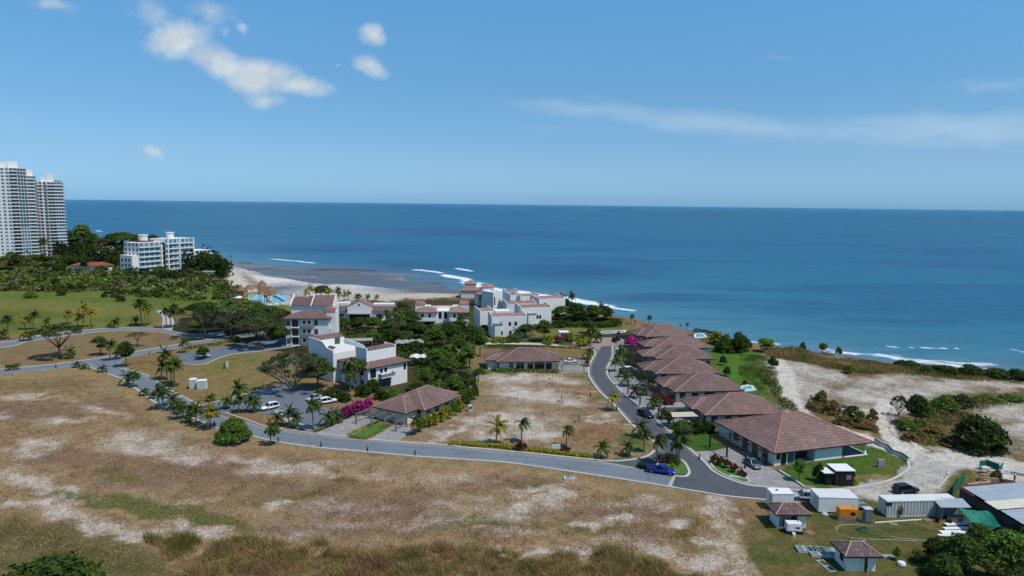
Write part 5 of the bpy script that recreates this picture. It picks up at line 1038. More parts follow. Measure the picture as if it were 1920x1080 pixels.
pane_on(o, 'F', 1.4, 1.3, .7, 1.2, 1.0); pane_on(o, 'F', 2.5, .1, 1.0, 2.3, 1.0, G_DARK, 'door', sub='door_panel'); pane_on(o, 'F', 4.1, .3, 1.2, 2.0, 1.0, G_MID)
pane_on(o, 'F', 5.8, .12, 4.4, 2.4, 3.2, G_DARK, 'door_opening')
for y in (3, 6.2, 9.4, 12.6): pane_on(o, 'L', y, .15 if y < 10 else 1.0, 1.6, 2.2 if y < 10 else 1.2, .9, G_DARK, 'door_opening' if y < 10 else 'window')
MB().box(-.05, 3.4, .0, .62, 4.0, .9).obj('meter_box', M_GREY, o)
pergola(NV.location, NV.rotation_euler.z, -5.6, 1.2, -.4, 13.6, 2.6, 'pergola of the near villa with the grey car under it', 12, posts=((0, 0), (0, .5), (0, 1), (1, 0), (1, 1)))
ocan, _ = build('canopy', 'flat beige canopy on dark posts in front of the second villa', 'canopy', (1262, 782), rz=R(7), z=2.7)
MB().box(0, 0, 2.55, 6.0, 3.6, 2.7).obj('roof', pm('beige_canvas', (222, 212, 188), .9, .06, .8), ocan)
for x, y in ((.2, .2), (5.8, .2), (.2, 3.4), (5.8, 3.4)): MB().box(x - .1, y - .1, 0, x + .1, y + .1, 2.55).obj('post', M_DARKW, ocan)
# long bungalow and the near-street bungalow
o, W = villa('long bungalow with a brown hip roof and cream panels facing the vacant lot', (931, 679), (1051, 677), 12.5, 6.0, 7.5, 8.5, por=(-3.2, 2.6, 10.5, 4.3), wing=(13, 3.4, 1.6, 10.5, 4.4), group=None,
             wins=((4.0, 1.1, 1.5, 0), (6.2, 2.2, 2.2, 1), (9.6, 1.6, 2.1, 1), (11.8, 2.8, 2.2, 1), (15.2, 1.7, 2.1, 1), (17.6, 1.0, 1.2, 0)))
pergola(o.location, o.rotation_euler.z, W - .2, -2.4, W + 7.0, 8.0, 2.5, 'pale slatted pergola at the right end of the long bungalow', 7, 'y', None, pm('weathered_timber', (128, 122, 112), .8, .15, 2))
o, W = villa('bungalow near the lane with a broad brown hip roof and magenta flowers at its eave', (797, 770), (865, 742), 12.8, 5.9, 5.2, 5.0, por=(-4.0, 2.2, 12.6, 4.8), group=None, wins=((2, 1.3, 1.3, 0), (5, 1.6, 1.3, 0), (9, 1.6, 1.3, 0)))
pergola(o.location, o.rotation_euler.z, -9.0, 8.0, -4.0, 13.0, 2.5, 'white-slatted carport pergola beside the left driveway', 7, 'y', None, M_RAIL); pergola(o.location, o.rotation_euler.z, -8.2, 1.6, -4.2, 5.4, 2.5, 'smaller white-slatted pergola beside the right driveway', 5, 'y', None, M_RAIL)
# four-storey condominium
o, _ = build('condominium', 'four-storey white condominium with brown tiled roofs above the grove', 'apartment building', (537, 648), rz=R(3.2)); W = 14.9
MB().box(0, 0, -.2, W, 7, 9.5).box(0.2, 7, -.2, 15.4, 15, 13.2).box(13.4, 2.4, -.2, 16.6, 7.0, 11.6).obj('wall', M_WHITE, o)
hip_roof(o, -.6, -.8, W + .5, 7.4, 9.7, 11.9, 6, 5, T_ROOF); m = MB(); slope_face(m, [(0, 6.4, 13.3), (7.2, 6.4, 13.3), (7.2, 12, 15.6), (0, 12, 15.6)]); m.face([(0, 12, 15.6), (7.2, 12, 15.6), (7.2, 15.2, 13.3), (0, 15.2, 13.3)]); m.obj('upper_roof', T_ROOF, o)
m = MB(); slope_face(m, [(7.5, 6.2, 13.3), (15, 6.2, 13.3), (15, 12, 16.3), (7.5, 12, 16.3)]); m.face([(7.5, 12, 16.3), (15, 12, 16.3), (15, 15.2, 13.3), (7.5, 15.2, 13.3)]); m.obj('upper_roof', T_ROOF, o)
for x in (-.1, 7.2, 15.0): MB().face([(x, 6.0, 13.2), (x + .3, 6.0, 13.2), (x + .3, 12, 16.7), (x, 12, 16.7)]).face([(x, 6, 13.2), (x, 12, 16.7), (x, 15.3, 13.2)]).face([(x + .3, 6, 13.2), (x + .3, 15.3, 13.2), (x + .3, 12, 16.7)]).obj('parapet', M_WHITE, o)
m = MB(); slope_face(m, [(13.3, 2.2, 11.7), (16.7, 2.2, 11.7), (16.7, 5, 12.7), (13.3, 5, 12.7)]); m.obj('stair_roof', T_RED, o)
for f in range(3):
    z = .3 + 3.15 * f; pane_on(o, 'F', 2.2, z, 2.0, 2.5, 0, G_DARK, 'balcony_door'); pane_on(o, 'F', 5.9, z + 1.1, .8, 1.1, 0); pane_on(o, 'F', 7.6, z + 1.1, .8, 1.1, 0)
    pane_on(o, 'F', 10.1, z + .7, .8, 1.7, 0); MB().box(5.2, -.9, z - .3, 9.4, -.003, z + .75).obj('balcony', M_RAIL, o); MB().box(1.9, -.7, z - .25, 4.6, -.003, z - .05).obj('ledge', M_WHITE, o)
    pane_on(o, 'F', .3, z + .5, .9, 1.8, 0, G_MID); pane_on(o, 'R', 1, z + .9, .8, 1.2, W)
for x in (1.5, 4.85, 9.75): MB().box(x - .05, -.12, 0, x + .05, -.004, 9.4).obj('downpipe', M_FASCIA, o)
# white residence by the parking court
FLr, FRr, BLr = G(689, 692, 6.2), G(770, 676, 6.2), G(622, 677, 6.2)
rzr = math.atan2(FRr.y - FLr.y, FRr.x - FLr.x); Wr = (FRr - FLr).xy.length; ur = Vector((math.cos(rzr), math.sin(rzr))); vr = Vector((-ur.y, ur.x)); dr = (BLr - FLr).xy.dot(vr)
o = thing('residence', 'two-storey white residence with brown tiled roof, balcony and a boxy white penthouse', 'apartment building', (FLr.x, FLr.y, 0), rzr)
dr = max(10.0, min(16.0, dr))
MB().box(.7, .7, -.2, Wr - .7, 8.6, 6.0).box(.72, 8.0, -.2, 8, dr, 5.98).obj('wall', M_WHITE, o)
hip_roof(o, 0, 0, Wr, 9.4, 6.2, 7.7, 3.8, 3.8, T_ROOF); hip_roof(o, 0, 5.2, 7.5, dr + .6, 6.16, 7.3, 3, 3, T_ROOF, name='side_roof')
MB().box(2.0, 3.3, 6.0, Wr - 2.6, 8.4, 10.0).obj('penthouse', M_WHITE, o); m = MB(); slope_face(m, [(2.3, 3.6, 10.05), (Wr - 2.9, 3.6, 10.05), (Wr - 2.9, 6.0, 10.7), (2.3, 6.0, 10.7)]); m.obj('penthouse_roof', T_ROOF, o)
MB().box(1.95, 3.25, 9.9, 2.3, 8.45, 10.9).box(Wr - 2.9, 3.25, 9.9, Wr - 2.55, 8.45, 10.6).obj('parapet', M_WHITE, o)
pane_on(o, 'F', 1.4, 3.4, 1.7, 2.2, .7, G_DARK, 'balcony_door'); pane_on(o, 'F', 1.4, .2, 1.7, 2.3, .7, G_DARK, 'door_opening'); pane_on(o, 'F', 4.6, 4.3, .7, 1.0, .7); pane_on(o, 'F', 6.0, 4.3, .7, 1.0, .7); pane_on(o, 'F', Wr - 1.9, 4.0, .7, 1.5, .7)
MB().box(3.9, -.9, 3.0, 8.4, .69, 3.22).obj('balcony_slab', M_WHITE, o); MB().box(3.9, -.9, 3.22, 8.4, -.84, 4.1).box(3.9, -.84, 3.22, 3.96, .69, 4.1).box(8.34, -.84, 3.22, 8.4, .69, 4.1).obj('balcony_railing', M_RAIL, o); pane_on(o, 'F', 4.2, .2, 3.6, 2.3, .7, G_MID, 'door_opening')
for y in (3, 6.5, 9.8): pane_on(o, 'L', y, 3.8, 1.1, 1.4, .7); pane_on(o, 'L', y, .8, 1.1, 1.5, .7)
# terrace wing behind it
o = thing('terrace_wing', 'white wing with stepped sloping parapets and a roof terrace behind the residence', 'building', (*(FLr.xy + vr * (dr + .2) - ur * 1.2), 0), rzr)
wl, wd = 10.5, 13.0
MB().box(0, 0, -.2, wl, wd, 8.2).obj('wall', M_WHITE, o); MB().box(.3, .3, 8.203, wl - .3, wd - .3, 8.25).obj('terrace', M_TERR, o)
for x, zt in ((0, 11.0), (wl - .3, 9.6)):
    m = MB(); prof = [(0, 8.2), (0, 8.9), (3.2, 9.3), (5.2, zt - .3), (8.8, zt), (wd, zt), (wd, 8.2)]
    for xx, rev in ((x, 1), (x + .3, 0)): q = [(xx, y, z) for y, z in prof]; m.face(q[::-1] if not rev else q)
    for i in range(len(prof) - 1): (a, b), (c, e) = prof[i], prof[i + 1]; m.face([(x, a, b), (x + .3, a, b), (x + .3, c, e), (x, c, e)])
    m.obj('parapet', M_WHITE, o)
m = MB(); slope_face(m, [(.3, 5.4, 8.4), (.3, 2.0, 8.4), (2.4, 2.0, 9.4), (2.4, 5.4, 9.4)][::-1]); m.obj('tile_strip', T_ROOF, o); m = MB(); slope_face(m, [(.3, 10.2, 10.2), (wl - .3, 10.2, 10.2), (wl - .3, wd, 11.1), (.3, wd, 11.1)]); m.obj('tile_strip', T_ROOF, o)
MB().box(.3, 10.2, 8.25, wl - .3, wd, 10.15).obj('stair_block', M_WHITE, o); pane_on(o, 'F', 7, 8.3, 1.6, 1.8, 10.2, G_MID, 'door_opening'); pane_on(o, 'L', 3, 4.2, .5, .8, 0); pane_on(o, 'L', 8, 4.2, .9, 1.2, 0)
og = thing('shade_roof', 'flat grey shade roof on posts behind the residence terrace', 'shade roof', G(648, 640, 6.0).xyz * Vector((1, 1, 0)) if 0 else Vector((*G(648, 640, 6.0)[:2], 0)), R(12)); MB().box(0, 0, 5.9, 8.5, 4.5, 6.05).obj('roof', M_GREY, og)
for x, y in ((.2, .2), (8.3, .2), (.2, 4.3), (8.3, 4.3)): MB().box(x - .1, y - .1, 0, x + .1, y + .1, 5.9).obj('post', M_RAIL, og)
# duplex
o, _ = build('duplex', 'white duplex with twin hip-roofed wings and flat grey carports', 'house', (783, 611), rz=R(3.7))
MB().box(0, 0, -.2, 7.6, 8, 5.5).box(7.6, 2.2, -.2, 12.9, 9, 5.9).box(12.9, 0, -.2, 20.4, 8, 5.5).obj('wall', M_WHITE, o)
MB().box(-1.5, 8, -.2, 2.6, 12, 7.6).box(2.6, 8.5, -.2, 17, 12, 7.0).box(17, 8, -.2, 21, 12, 7.8).obj('rear_wall', M_WHITE, o)
hip_roof(o, -.7, -.7, 8.2, 8.3, 5.7, 7.4, 4.2, 4.2, T_PINK); hip_roof(o, 12.3, -.7, 21.1, 8.3, 5.7, 7.4, 4.2, 4.2, T_PINK, name='roof')
m = MB(); slope_face(m, [(-1.7, 7.8, 7.6), (2.8, 7.8, 7.6), (2.2, 10.5, 9.0), (-1.2, 10.5, 9.0)]); m.obj('upper_roof', T_PINK, o); m = MB(); slope_face(m, [(16.8, 7.8, 7.8), (21.2, 7.8, 7.8), (20.6, 10.5, 9.2), (17.4, 10.5, 9.2)]); m.obj('upper_roof', T_PINK, o)
MB().box(5, 9, 7.0, 14, 9.3, 7.5).obj('tile_coping', T_RED, o)
for x in (0.9, 14.0):
    pane_on(o, 'F', x + .6, 3.6, .9, 1.3, 0); pane_on(o, 'F', x + 3.6, 3.6, .9, 1.3, 0)
    MB().box(x - .6, -5, 2.6, x + 6.6, -.003, 2.85).obj('carport_roof', M_GREY, o)
    for xx in (x - .3, x + 6.3): MB().box(xx - .15, -4.8, 0, xx + .15, -4.5, 2.6).obj('carport_post', M_CREAM, o)
    pane_on(o, 'F', x + 1.0, .1, 4.6, 2.3, 0, G_DARK, 'garage_opening', sub='shade_pane')  # dark pane on the flat wall stands in for shade under the carport
pane_on(o, 'F', 8.6, 2.8, 1.1, 2.6, 2.2, G_DARK, 'window'); pane_on(o, 'F', 10.8, 2.8, 1.1, 2.6, 2.2, G_DARK, 'window')
# long low house
o, _ = build('long_house', 'long low white house with a central gable and brown tiled wings', 'house', (625, 602), rz=R(3.9))
MB().box(0, 1, -.2, 5.9, 9, 4.0).box(0.4, 5.4, 3.9, 5.88, 9.01, 7.0).obj('wall', M_WHITE, o); MB().box(16.01, 1, -.2, 25.8, 9, 4.0).box(16.02, 5.4, 3.9, 25.0, 9.01, 6.6).obj('wing_wall', M_WHITE, o)
m = MB(); m.face([(5.9, 0, -.2), (16, 0, -.2), (16, 0, 6.0), (11, 0, 8.2), (5.9, 0, 6.0)]).face([(5.9, 9, -.2), (5.9, 9, 6), (11, 9, 8.2), (16, 9, 6), (16, 9, -.2)]).face([(5.9, 0, -.2), (5.9, 0, 6), (5.9, 9, 6), (5.9, 9, -.2)]).face([(16, 0, -.2), (16, 9, -.2), (16, 9, 6), (16, 0, 6)]); m.obj('gable_wall', M_WHITE, o)
m = MB(); slope_face(m, [(5.6, 9, 6.05), (5.6, .3, 6.05), (11, .3, 8.35), (11, 9, 8.35)]); slope_face(m, [(16.3, .3, 6.05), (16.3, 9, 6.05), (11, 9, 8.35), (11, .3, 8.35)]); m.obj('gable_roof', T_PINK, o)
m = MB(); slope_face(m, [(-.4, .4, 4.1), (5.88, .4, 4.1), (5.88, 5.38, 5.8), (-.4, 5.38, 5.8)]); m.obj('wing_roof', T_ROOF, o); m = MB(); slope_face(m, [(16.02, .4, 4.1), (26.2, .4, 4.1), (26.2, 5.38, 5.8), (16.02, 5.38, 5.8)]); m.obj('wing_roof', T_ROOF, o)
MB().box(6.2, -2.5, 3.3, 15.7, -.003, 3.5).obj('porch_roof', M_GREY, o); pane_on(o, 'F', 6.8, .2, 8.4, 2.8, 0, G_DARK, 'door_opening')
for x, w in ((1.8, 2.4), (18, 2.2), (22, 1.6)): pane_on(o, 'F', x, .9, w, 1.9, 1.0)
pane_on(o, 'F', 10.6, 6.6, .5, .7, 0)
# cluster of white box houses on the cliff
def white_house(label, A, B, h, d, wins=(), tile=True, low=None, rot=None):
    a, b = G(*A, h), G(*B, h); rz = math.atan2(b.y - a.y, b.x - a.x) if rot is None else R(rot); W = (b - a).xy.length
    o = thing('white_house', label, 'house', (a.x, a.y, 0), rz, 'white box houses on the cliff')
    m = MB(); m.box(0, 0, -7, W, d, h - .5); m.box(0, 0, h - .497, W, .3, h).box(0, d - .3, h - .497, W, d, h).box(0, .302, h - .497, .3, d - .302, h).box(W - .3, .302, h - .497, W, d - .302, h); m.obj('wall', M_WHITE, o)
    if tile:
        m = MB(); slope_face(m, [(.35, .9, h - .3), (W - .35, .9, h - .3), (W - .35, d * .5, h + .7), (.35, d * .5, h + .7)]); m.face([(W - .35, d * .5, h + .7), (W - .35, d - .4, h - .4), (.35, d - .4, h - .4), (.35, d * .5, h + .7)]); m.obj('roof', T_PINK, o)
        for x in (0, W - .3):
            m = MB(); m.box(x - .02, .5, h - .3, x + .32, d * .5, h + .55).box(x - .02, d * .5, h - .3, x + .32, d - .2, h + .9); m.obj('parapet', M_WHITE, o)
    for x, z, w, hh in wins:
        if x + w < W: pane_on(o, 'F', x, z, w, hh, 0)
    if low:
        m = MB(); m.box(low[0], -low[3], -5, low[1], -.003, low[2]); m.obj('annex', M_WHITE, o); m = MB(); m.box(low[0] - .3, -low[3] - .3, low[2] + .003, low[1] + .3, -.003, low[2] + .2); m.obj('annex_roof', M_GREY, o)
    return o
w8 = ((3.2, 4.6, .8, 1.2), (6.6, 4.6, .8, 1.2), (8.8, 4.6, .9, 1.3), (3.4, 1.0, .8, 1.4), (6.8, 1.2, .8, 1.2), (8.9, .2, 1.3, 2.2))
white_house('nearest of the white cliff houses, with small dark windows and two palms', (922, 594), (988, 592.5), 8, 8.5, w8, low=(1.0, 3.4, 5.4, 1.2))
white_house('plain white house wall just left of and behind the nearest one', (900, 584), (926, 583), 8.4, 9, ((1, 1, .8, 1.6),), low=(-.2, 3.6, 3.0, 2.0))
white_house('white house with three square windows right of the nearest one', (977, 577.5), (1034, 575.5), 8, 9, ((4.2, 3.4, .9, 1.3), (6.6, 3.4, .9, 1.3), (8.0, 3.4, .7, 1.3), (5, .4, 1.2, 2)), low=(3.0, 6.4, 5.6, .8))
white_house('low white link house between the two nearest', (929, 583.5), (962, 583), 7.4, 6, (), False)
white_house('white house in the middle row with a long parapet', (950, 570), (1006, 569), 8, 9, ((8, 4.6, .8, 1.2),))
white_house('white house farthest to the right, showing a long flank wall', (1011, 561), (1060, 558.5), 8, 10, ())
white_house('upper white house behind the middle row, nearest the surf', (976, 556), (1012, 554), 8, 8, ((1.4, 4.5, .8, 1.2),)); white_house('narrow white house with a roof terrace at the back of the group', (957, 553.5), (975, 552.5), 8.4, 8, ((1.2, 4.5, .7, 1.2),))
white_house('tall slim white house at the left of the back row, red coping behind', (925, 548), (942, 546), 9, 8, ((.6, 3, .6, 3.5),), False); white_house('small white house with a red coping at the back of the group', (949, 547.5), (972, 547), 8, 7, (), True)
o, _ = build('hip_roofed_house', 'pinkish hip-roofed house left of the tall slim white house', 'house', (895, 553), (926, 552), z=5.6); MB().box(.7, .7, -7, 7.6, 8, 5.4).box(5, 8, -7, 11, 14, 8).obj('wall', M_WHITE, o); hip_roof(o, 0, 0, 8.6, 8.6, 5.6, 7.3, 4.2, 4.2, T_PINK); m = MB(); slope_face(m, [(4.8, 7.8, 8.05), (11.2, 7.8, 8.05), (11.2, 11.2, 9.4), (4.8, 11.2, 9.4)]); m.obj('upper_roof', T_PINK, o); pane_on(o, 'F', 2, 3.4, .9, 1.3, .7); pane_on(o, 'F', 5, 3.4, .9, 1.3, .7)
o, _ = build('seaside_house', 'house with pale pink roofs at the sea end, first behind the surf line', 'house', (862, 545), (900, 545), z=4.0); MB().box(.6, .6, -8, 10, 9, 3.8).box(3, 9, -8, 9, 15, 6.4).obj('wall', M_CREAM, o); hip_roof(o, 0, 0, 11, 9.6, 4.0, 5.8, 4.5, 4.5, T_PINK); hip_roof(o, 2.6, 8.6, 9.6, 15.4, 6.6, 8.2, 3.2, 3.2, T_PINK, name='upper_roof')
# small pavilion and shade canopies in the gardens
o, _ = build('pavilion', 'small white flat-roofed pavilion with a dark opening in the gardens', 'pavilion', (1049, 638), rz=R(5)); MB().box(0, 0, 0, .35, 3, 2.7).box(3.2, 0, 0, 3.6, 3, 2.7).box(.35, 2.7, 0, 3.2, 3, 2.7).obj('wall', M_WHITE, o); MB().box(-.1, -.1, 2.7, 3.7, 3.1, 3.1).obj('roof', M_WHITE, o)
def canopy(label, A, w, d, z, rot, m):
    o = thing('shade_canopy', label, 'canopy', G(*A), R(rot)); c = MB(); n = 8
    for i in range(n):
        for j in range(4):
            f = lambda i, j: (w * i / n, d * j / 4, z + .5 * math.sin(3.14 * j / 4) + .18 * (1 if i % 2 else -1))
            c.face([f(i, j), f(i + 1, j), f(i + 1, j + 1), f(i, j + 1)])
    c.obj('fabric', m, o)
    for x, y in ((.1, .1), (w - .1, .1), (.1, d - .1), (w - .1, d - .1)): MB().tube([(x, y, 0), (x, y, z)], .07, 6).obj('post', M_RAIL, o)
canopy('grey tensile canopy over the resort garden', (742, 662), 9.5, 6, 3.2, 14, M_GREY); canopy('rippled white canopy beside the residence', (768, 688), 10, 4.5, 3.0, -6, M_TERR)
pergola(G(832, 722), R(-8), 0, 0, 9, 5, 2.7, 'dark pergola in the planting behind the near bungalow', 9, 'x', None)
# towers and the stepped block on the headland
def facade_block(o, pts, h, nf, kinds, capped):
    """prism with floor bands and bays; kinds per edge: n windows, glass material, balcony depth"""
    MB().prism(pts, -.5, h).obj('wall', M_TOWER, o); fh = h / nf
    big = MB()
    cx = sum(p[0] for p in pts) / len(pts); cy = sum(p[1] for p in pts) / len(pts)
    for f in range(nf):
        band = MB()
        for (i, nb, gm, bal, fill) in kinds:
            a = Vector((*pts[i], 0)); b = Vector((*pts[(i + 1) % len(pts)], 0)); e = (b - a).normalized(); nrm = Vector((e.y, -e.x, 0)); L = (b - a).length; z0 = f * fh
            def ob(mb, s0, s1, o0, o1, za, zb):
                q = [a + e * s0 + nrm * o0, a + e * s1 + nrm * o0, a + e * s1 + nrm * o1, a + e * s0 + nrm * o1]
                k = len(mb.v); mb.v += [(p.x, p.y, za) for p in q] + [(p.x, p.y, zb) for p in q]
                mb.f += [tuple(k + w for w in r) for r in ((0, 1, 2, 3), (7, 6, 5, 4), (0, 4, 5, 1), (1, 5, 6, 2), (2, 6, 7, 3), (3, 7, 4, 0))]
            if bal: ob(band, 0, L, .02, bal, z0 - .12, z0 + .16); 
            for k in range(nb):
                s0 = L * (k + (1 - fill) / 2) / nb; s1 = L * (k + (1 + fill) / 2) / nb; zz = (z0 + .35, z0 + fh - .3) if bal else (z0 + 1.0, z0 + fh - .55)
                if capped[0] > 0: m = MB(); ob(m, s0, s1, -.3, .06, *zz); m.obj('window', gm, o); capped[0] -= 1
                else: ob(big, s0, s1, -.3, .06, *zz)
            if bal > .8: ob(band, 0, L, bal - .06, bal, z0 + .16, z0 + .75)
        if band.v: band.obj('floor_band', M_TOWER, o)
    if big.v: q = big.obj('window', kinds[0][2] if len({k[2] for k in kinds}) == 1 else G_MID, o); q['kind'] = 'stuff'
M_TOWER = pm('tower_render', (226, 224, 220), .8, .05, .1, stain=.1)
o = thing('apartment_tower', 'taller white apartment tower at the left edge with a two-step roofline', 'tower', G(0, 485), R(34)); o.scale = (.8, .8, 1)
facade_block(o, [(-18, 3), (5.4, -1.5), (13.4, -3.2), (20, -3.6), (27.4, -.4), (28.5, 14), (-10, 20)], 75, 26, [(3, 3, G_BLUE, .5, .86), (2, 2, G_DARK, 1.5, .9), (1, 2, G_BLUE, 0, .55), (0, 5, G_DARK, 0, .3)], [100])
facade_block(o, [(27.42, 3), (34.0, 3.6), (35.4, 9), (34, 20), (27.42, 20)], 69, 24, [(0, 4, G_DARK, 1.1, .8), (1, 2, G_BLUE, .5, .8)], [0])
MB().box(2, 3, 75, 12, 12, 80).box(12.2, 2.6, 75, 20.5, 10, 80.6).box(10.5, 2.4, 76.5, 12.1, 3.2, 79).obj('penthouse', M_WHITE, o); MB().box(27.6, 8, 69, 33, 15, 74.5).obj('penthouse', M_WHITE, o)
o = thing('apartment_tower', 'shorter white apartment tower nearer the sea, just right of the taller one', 'tower', G(82, 481), R(34)); o.scale = (.8, .8, 1)
facade_block(o, [(-4, 5), (3, 1.5), (7.6, .8), (14, -.2), (21.5, 2.2), (22.5, 12), (-4, 18)], 64.5, 23, [(3, 3, G_BLUE, .9, .84), (2, 2, G_DARK, 1.5, .9), (1, 1, G_MID, .4, .6), (0, 2, G_MID, .9, .6), (4, 3, G_BLUE, .9, .8)], [100])
MB().box(2, 4, 64.5, 7, 12, 68.6).box(7.2, 3.2, 64.5, 13.6, 11, 71.6).obj('penthouse', M_WHITE, o); MB().box(13.8, 4, 64.6, 20.5, 10, 65.9).obj('roof_railing', M_RAIL, o)
MB().box(24, 0, 0, 36, 6, 3.5).obj('podium', M_WHITE, o)
o = thing('stepped_apartment_block', 'stepped white apartment block with blue-green glazing on the headland', 'apartment building', G(263, 511), R(66))
facade_block(o, [(0, 0), (20, 0), (20, 15), (0, 15)], 20.5, 6, [(0, 5, G_BLUE, 1.2, .82), (3, 4, G_DARK, 0, .35)], [60]); facade_block(o, [(20.02, -.6), (44, -.6), (44, 15), (20.02, 15)], 22.3, 6, [(0, 7, G_BLUE, 1.0, .8)], [60]); facade_block(o, [(44.02, 1), (62, 1), (62, 14), (44.02, 14)], 12.5, 4, [(0, 5, G_MID, 1.4, .85)], [30])
for x in (16, 21.5, 31, 43.4): MB().box(x, -1.9, 0, x + 1.0, -.3, 22.8 if x > 18 else 19).obj('pier', M_WHITE, o)
for x in (18.2, 22.8): MB().box(x, -1.5, 0, x + 1.3, -.2, 20).obj('glass_stripe', G_DARK, o)
MB().lathe([(3.0, 20.5), (3.0, 25.0), (3.4, 25.1), (3.4, 25.7)], 14, (9, 7, 0)).obj('roof_drum', M_WHITE, o); MB().lathe([(2.6, 22.3), (2.6, 26), (3, 26.1), (3, 26.7)], 14, (31, 7, 0)).obj('roof_drum', M_WHITE, o); MB().box(-5, 1, 0, -.02, 13, 12).obj('side_wing', M_WHITE, o); MB().box(5, 4, 20.5, 15, 11, 21.6).obj('roof_deck', T_RED, o)
for y, z in ((3, 8), (6.5, 8), (10, 8), (3, 4.5), (6.5, 4.5), (10, 4.5)): pane_on(o, 'L', y, z, 1.5, 1.4, -5)
def low_house(label, A, w, d, h, rot, roofm, name='low_house', wall=M_WHITE):
    o = thing(name, label, 'house', G(*A), R(rot)); MB().box(0, 0, -.3, w, d, h).obj('wall', wall, o)
    if roofm in (T_RED, T_PINK): hip_roof(o, -.8, -.8, w + .8, d + .8, h + .2, h + d * .22, d * .5, d * .5, roofm)
    else: MB().box(-.5, -.5, h + .003, w + .5, d + .5, h + .4).obj('roof', roofm, o)
    for k in range(3): pane_on(o, 'F', w * (.12 + .3 * k), 1, w * .14, 1.4, 0)
low_house('low house with an orange-red tiled roof in the scrub below the stepped block', (134, 510), 22, 11, 4.2, -2, T_RED); low_house('far house with a red roof among the headland trees', (180, 470), 12, 9, 6, 0, T_RED); low_house('flat white house in front of the headland trees, longer one', (160, 484), 20, 8, 4.5, 0, M_WHITE); low_house('flat white house between the longer one and the stepped block', (214, 482), 12, 8, 4.8, 0, M_WHITE); low_house('small white house with a pitched pale roof under the headland palms', (186, 487), 8, 6, 4.2, 0, T_PINK)
o = thing('seaside_pavilion', 'low white terrace building at the right foot of the stepped block', 'building', G(362, 520), R(10)); MB().box(0, 0, -.2, 12, 7, 3.2).obj('wall', M_CREAM, o); MB().box(-.5, -.5, 3.2, 12.5, 7.5, 3.5).obj('roof', M_GREY, o)
# pools
M_POOL = glass('pool_water', (96, 190, 214), .08); M_POOLT = glass('turquoise_pool_water', (84, 176, 168), .08)
def pool(label, pts, m, w=.8, per=0, z=.22):
    P = gpts(pts); P = spline(P + [P[0]], per)[:-1] if per else P; c = sum(P, Vector()) / len(P); o = thing('swimming_pool', label, 'swimming pool', c); rim = MB(); n = len(P)
    ar = sum(P[i].x * P[(i + 1) % n].y - P[(i + 1) % n].x * P[i].y for i in range(n)); P = P if ar > 0 else P[::-1]
    MB().prism([(p.x - c.x, p.y - c.y) for p in P], -.1, z - .1).obj('water', m, o)
    for i in range(n):
        a, b = P[i] - c, P[(i + 1) % n] - c; d = (b - a).normalized(); q = Vector((d.y, -d.x, 0)) * w; a1, b1 = a - d * w * .5, b + d * w * .5
        rim.face([(a1.x, a1.y, z), (a1.x + q.x, a1.y + q.y, z), (b1.x + q.x, b1.y + q.y, z), (b1.x, b1.y, z)]); rim.face([(a1.x + q.x, a1.y + q.y, z), (a1.x + q.x, a1.y + q.y, -.1), (b1.x + q.x, b1.y + q.y, -.1), (b1.x + q.x, b1.y + q.y, z)]); rim.face([(a1.x, a1.y, -.1), (a1.x, a1.y, z), (b1.x, b1.y, z), (b1.x, b1.y, -.1)])
    rim.obj('coping', M_TERR, o); return o
pool('long turquoise pool in the lawn left of the farthest villa', [(1128, 626), (1170, 623), (1172, 620), (1130, 622)], M_POOLT, .5); pool('blue pool on the terrace of the farthest villa', [(1306, 634), (1322, 632), (1316, 626), (1304, 627)], M_POOL); pool('small blue pool at the back of the third villa', [(1393, 733), (1412, 731), (1406, 724), (1392, 726)], M_POOL, .9)
pool('round light-blue pool of the beach club', [(472, 567), (500, 571), (530, 567), (538, 561), (532, 555), (505, 553), (480, 555), (468, 560)], M_POOL, 2.2, 3)
# water playground
def playground():
    o = thing('water_playground', 'water play structure with yellow and orange slides and thatched tops over the beach club pool', 'water playground', G(490, 566)); yl = pm('yellow_plastic', (206, 168, 64), .5); orr = pm('orange_plastic', (190, 112, 62), .5); bl = pm('blue_plastic', (66, 104, 170), .5); th = pm('thatch', (134, 104, 78), .95, .3, 2)
    for i, (x, y, h) in enumerate([(-6, 0, 6.5), (0, 2, 8.5), (5, 0, 6), (-11, 3, 5.5)]):
        t = MB()
        for a in (-1.4, 1.4):
            for b in (-1.4, 1.4): t.tube([(x + a, y + b, 0), (x + a, y + b, h)], .16, 6)
        t.box(x - 1.7, y - 1.7, h * .55, x + 1.7, y + 1.7, h * .55 + .3); t.obj('tower', orr if i % 2 else yl, o); MB().lathe([(2.6, h - .2), (1.5, h + 1.1), (.2, h + 2.3)], 10, (x, y, 0)).obj('thatched_roof', th, o)
    for a, b, m in (((-6, -1.5, 4), (-13, -4, .6), yl), ((0, 0, 5), (6, -4, .6), orr), ((5, 1, 3.6), (11, 0, .6), bl), ((-11, 2, 3), (-17, 1, .5), bl)): MB().tube([a, Vector(a).lerp(Vector(b), .5) + Vector((0, 1.2, -.4)), b], .55, 8).obj('slide', m, o)
playground()
for x, y, l in ((458, 562, 'blue'), (449, 566, 'white')): o = thing('pool_umbrella', l + ' sunshade beside the beach club pool', 'sunshade', G(x, y)); MB().tube([(0, 0, 0), (0, 0, 2.6)], .06, 6).obj('pole', M_RAIL, o); MB().lathe([(2.4, 2.2), (1.2, 2.7), (.05, 3.1)], 10).obj('canopy', M_WHITE if l == 'white' else MATS['blue_plastic'], o)
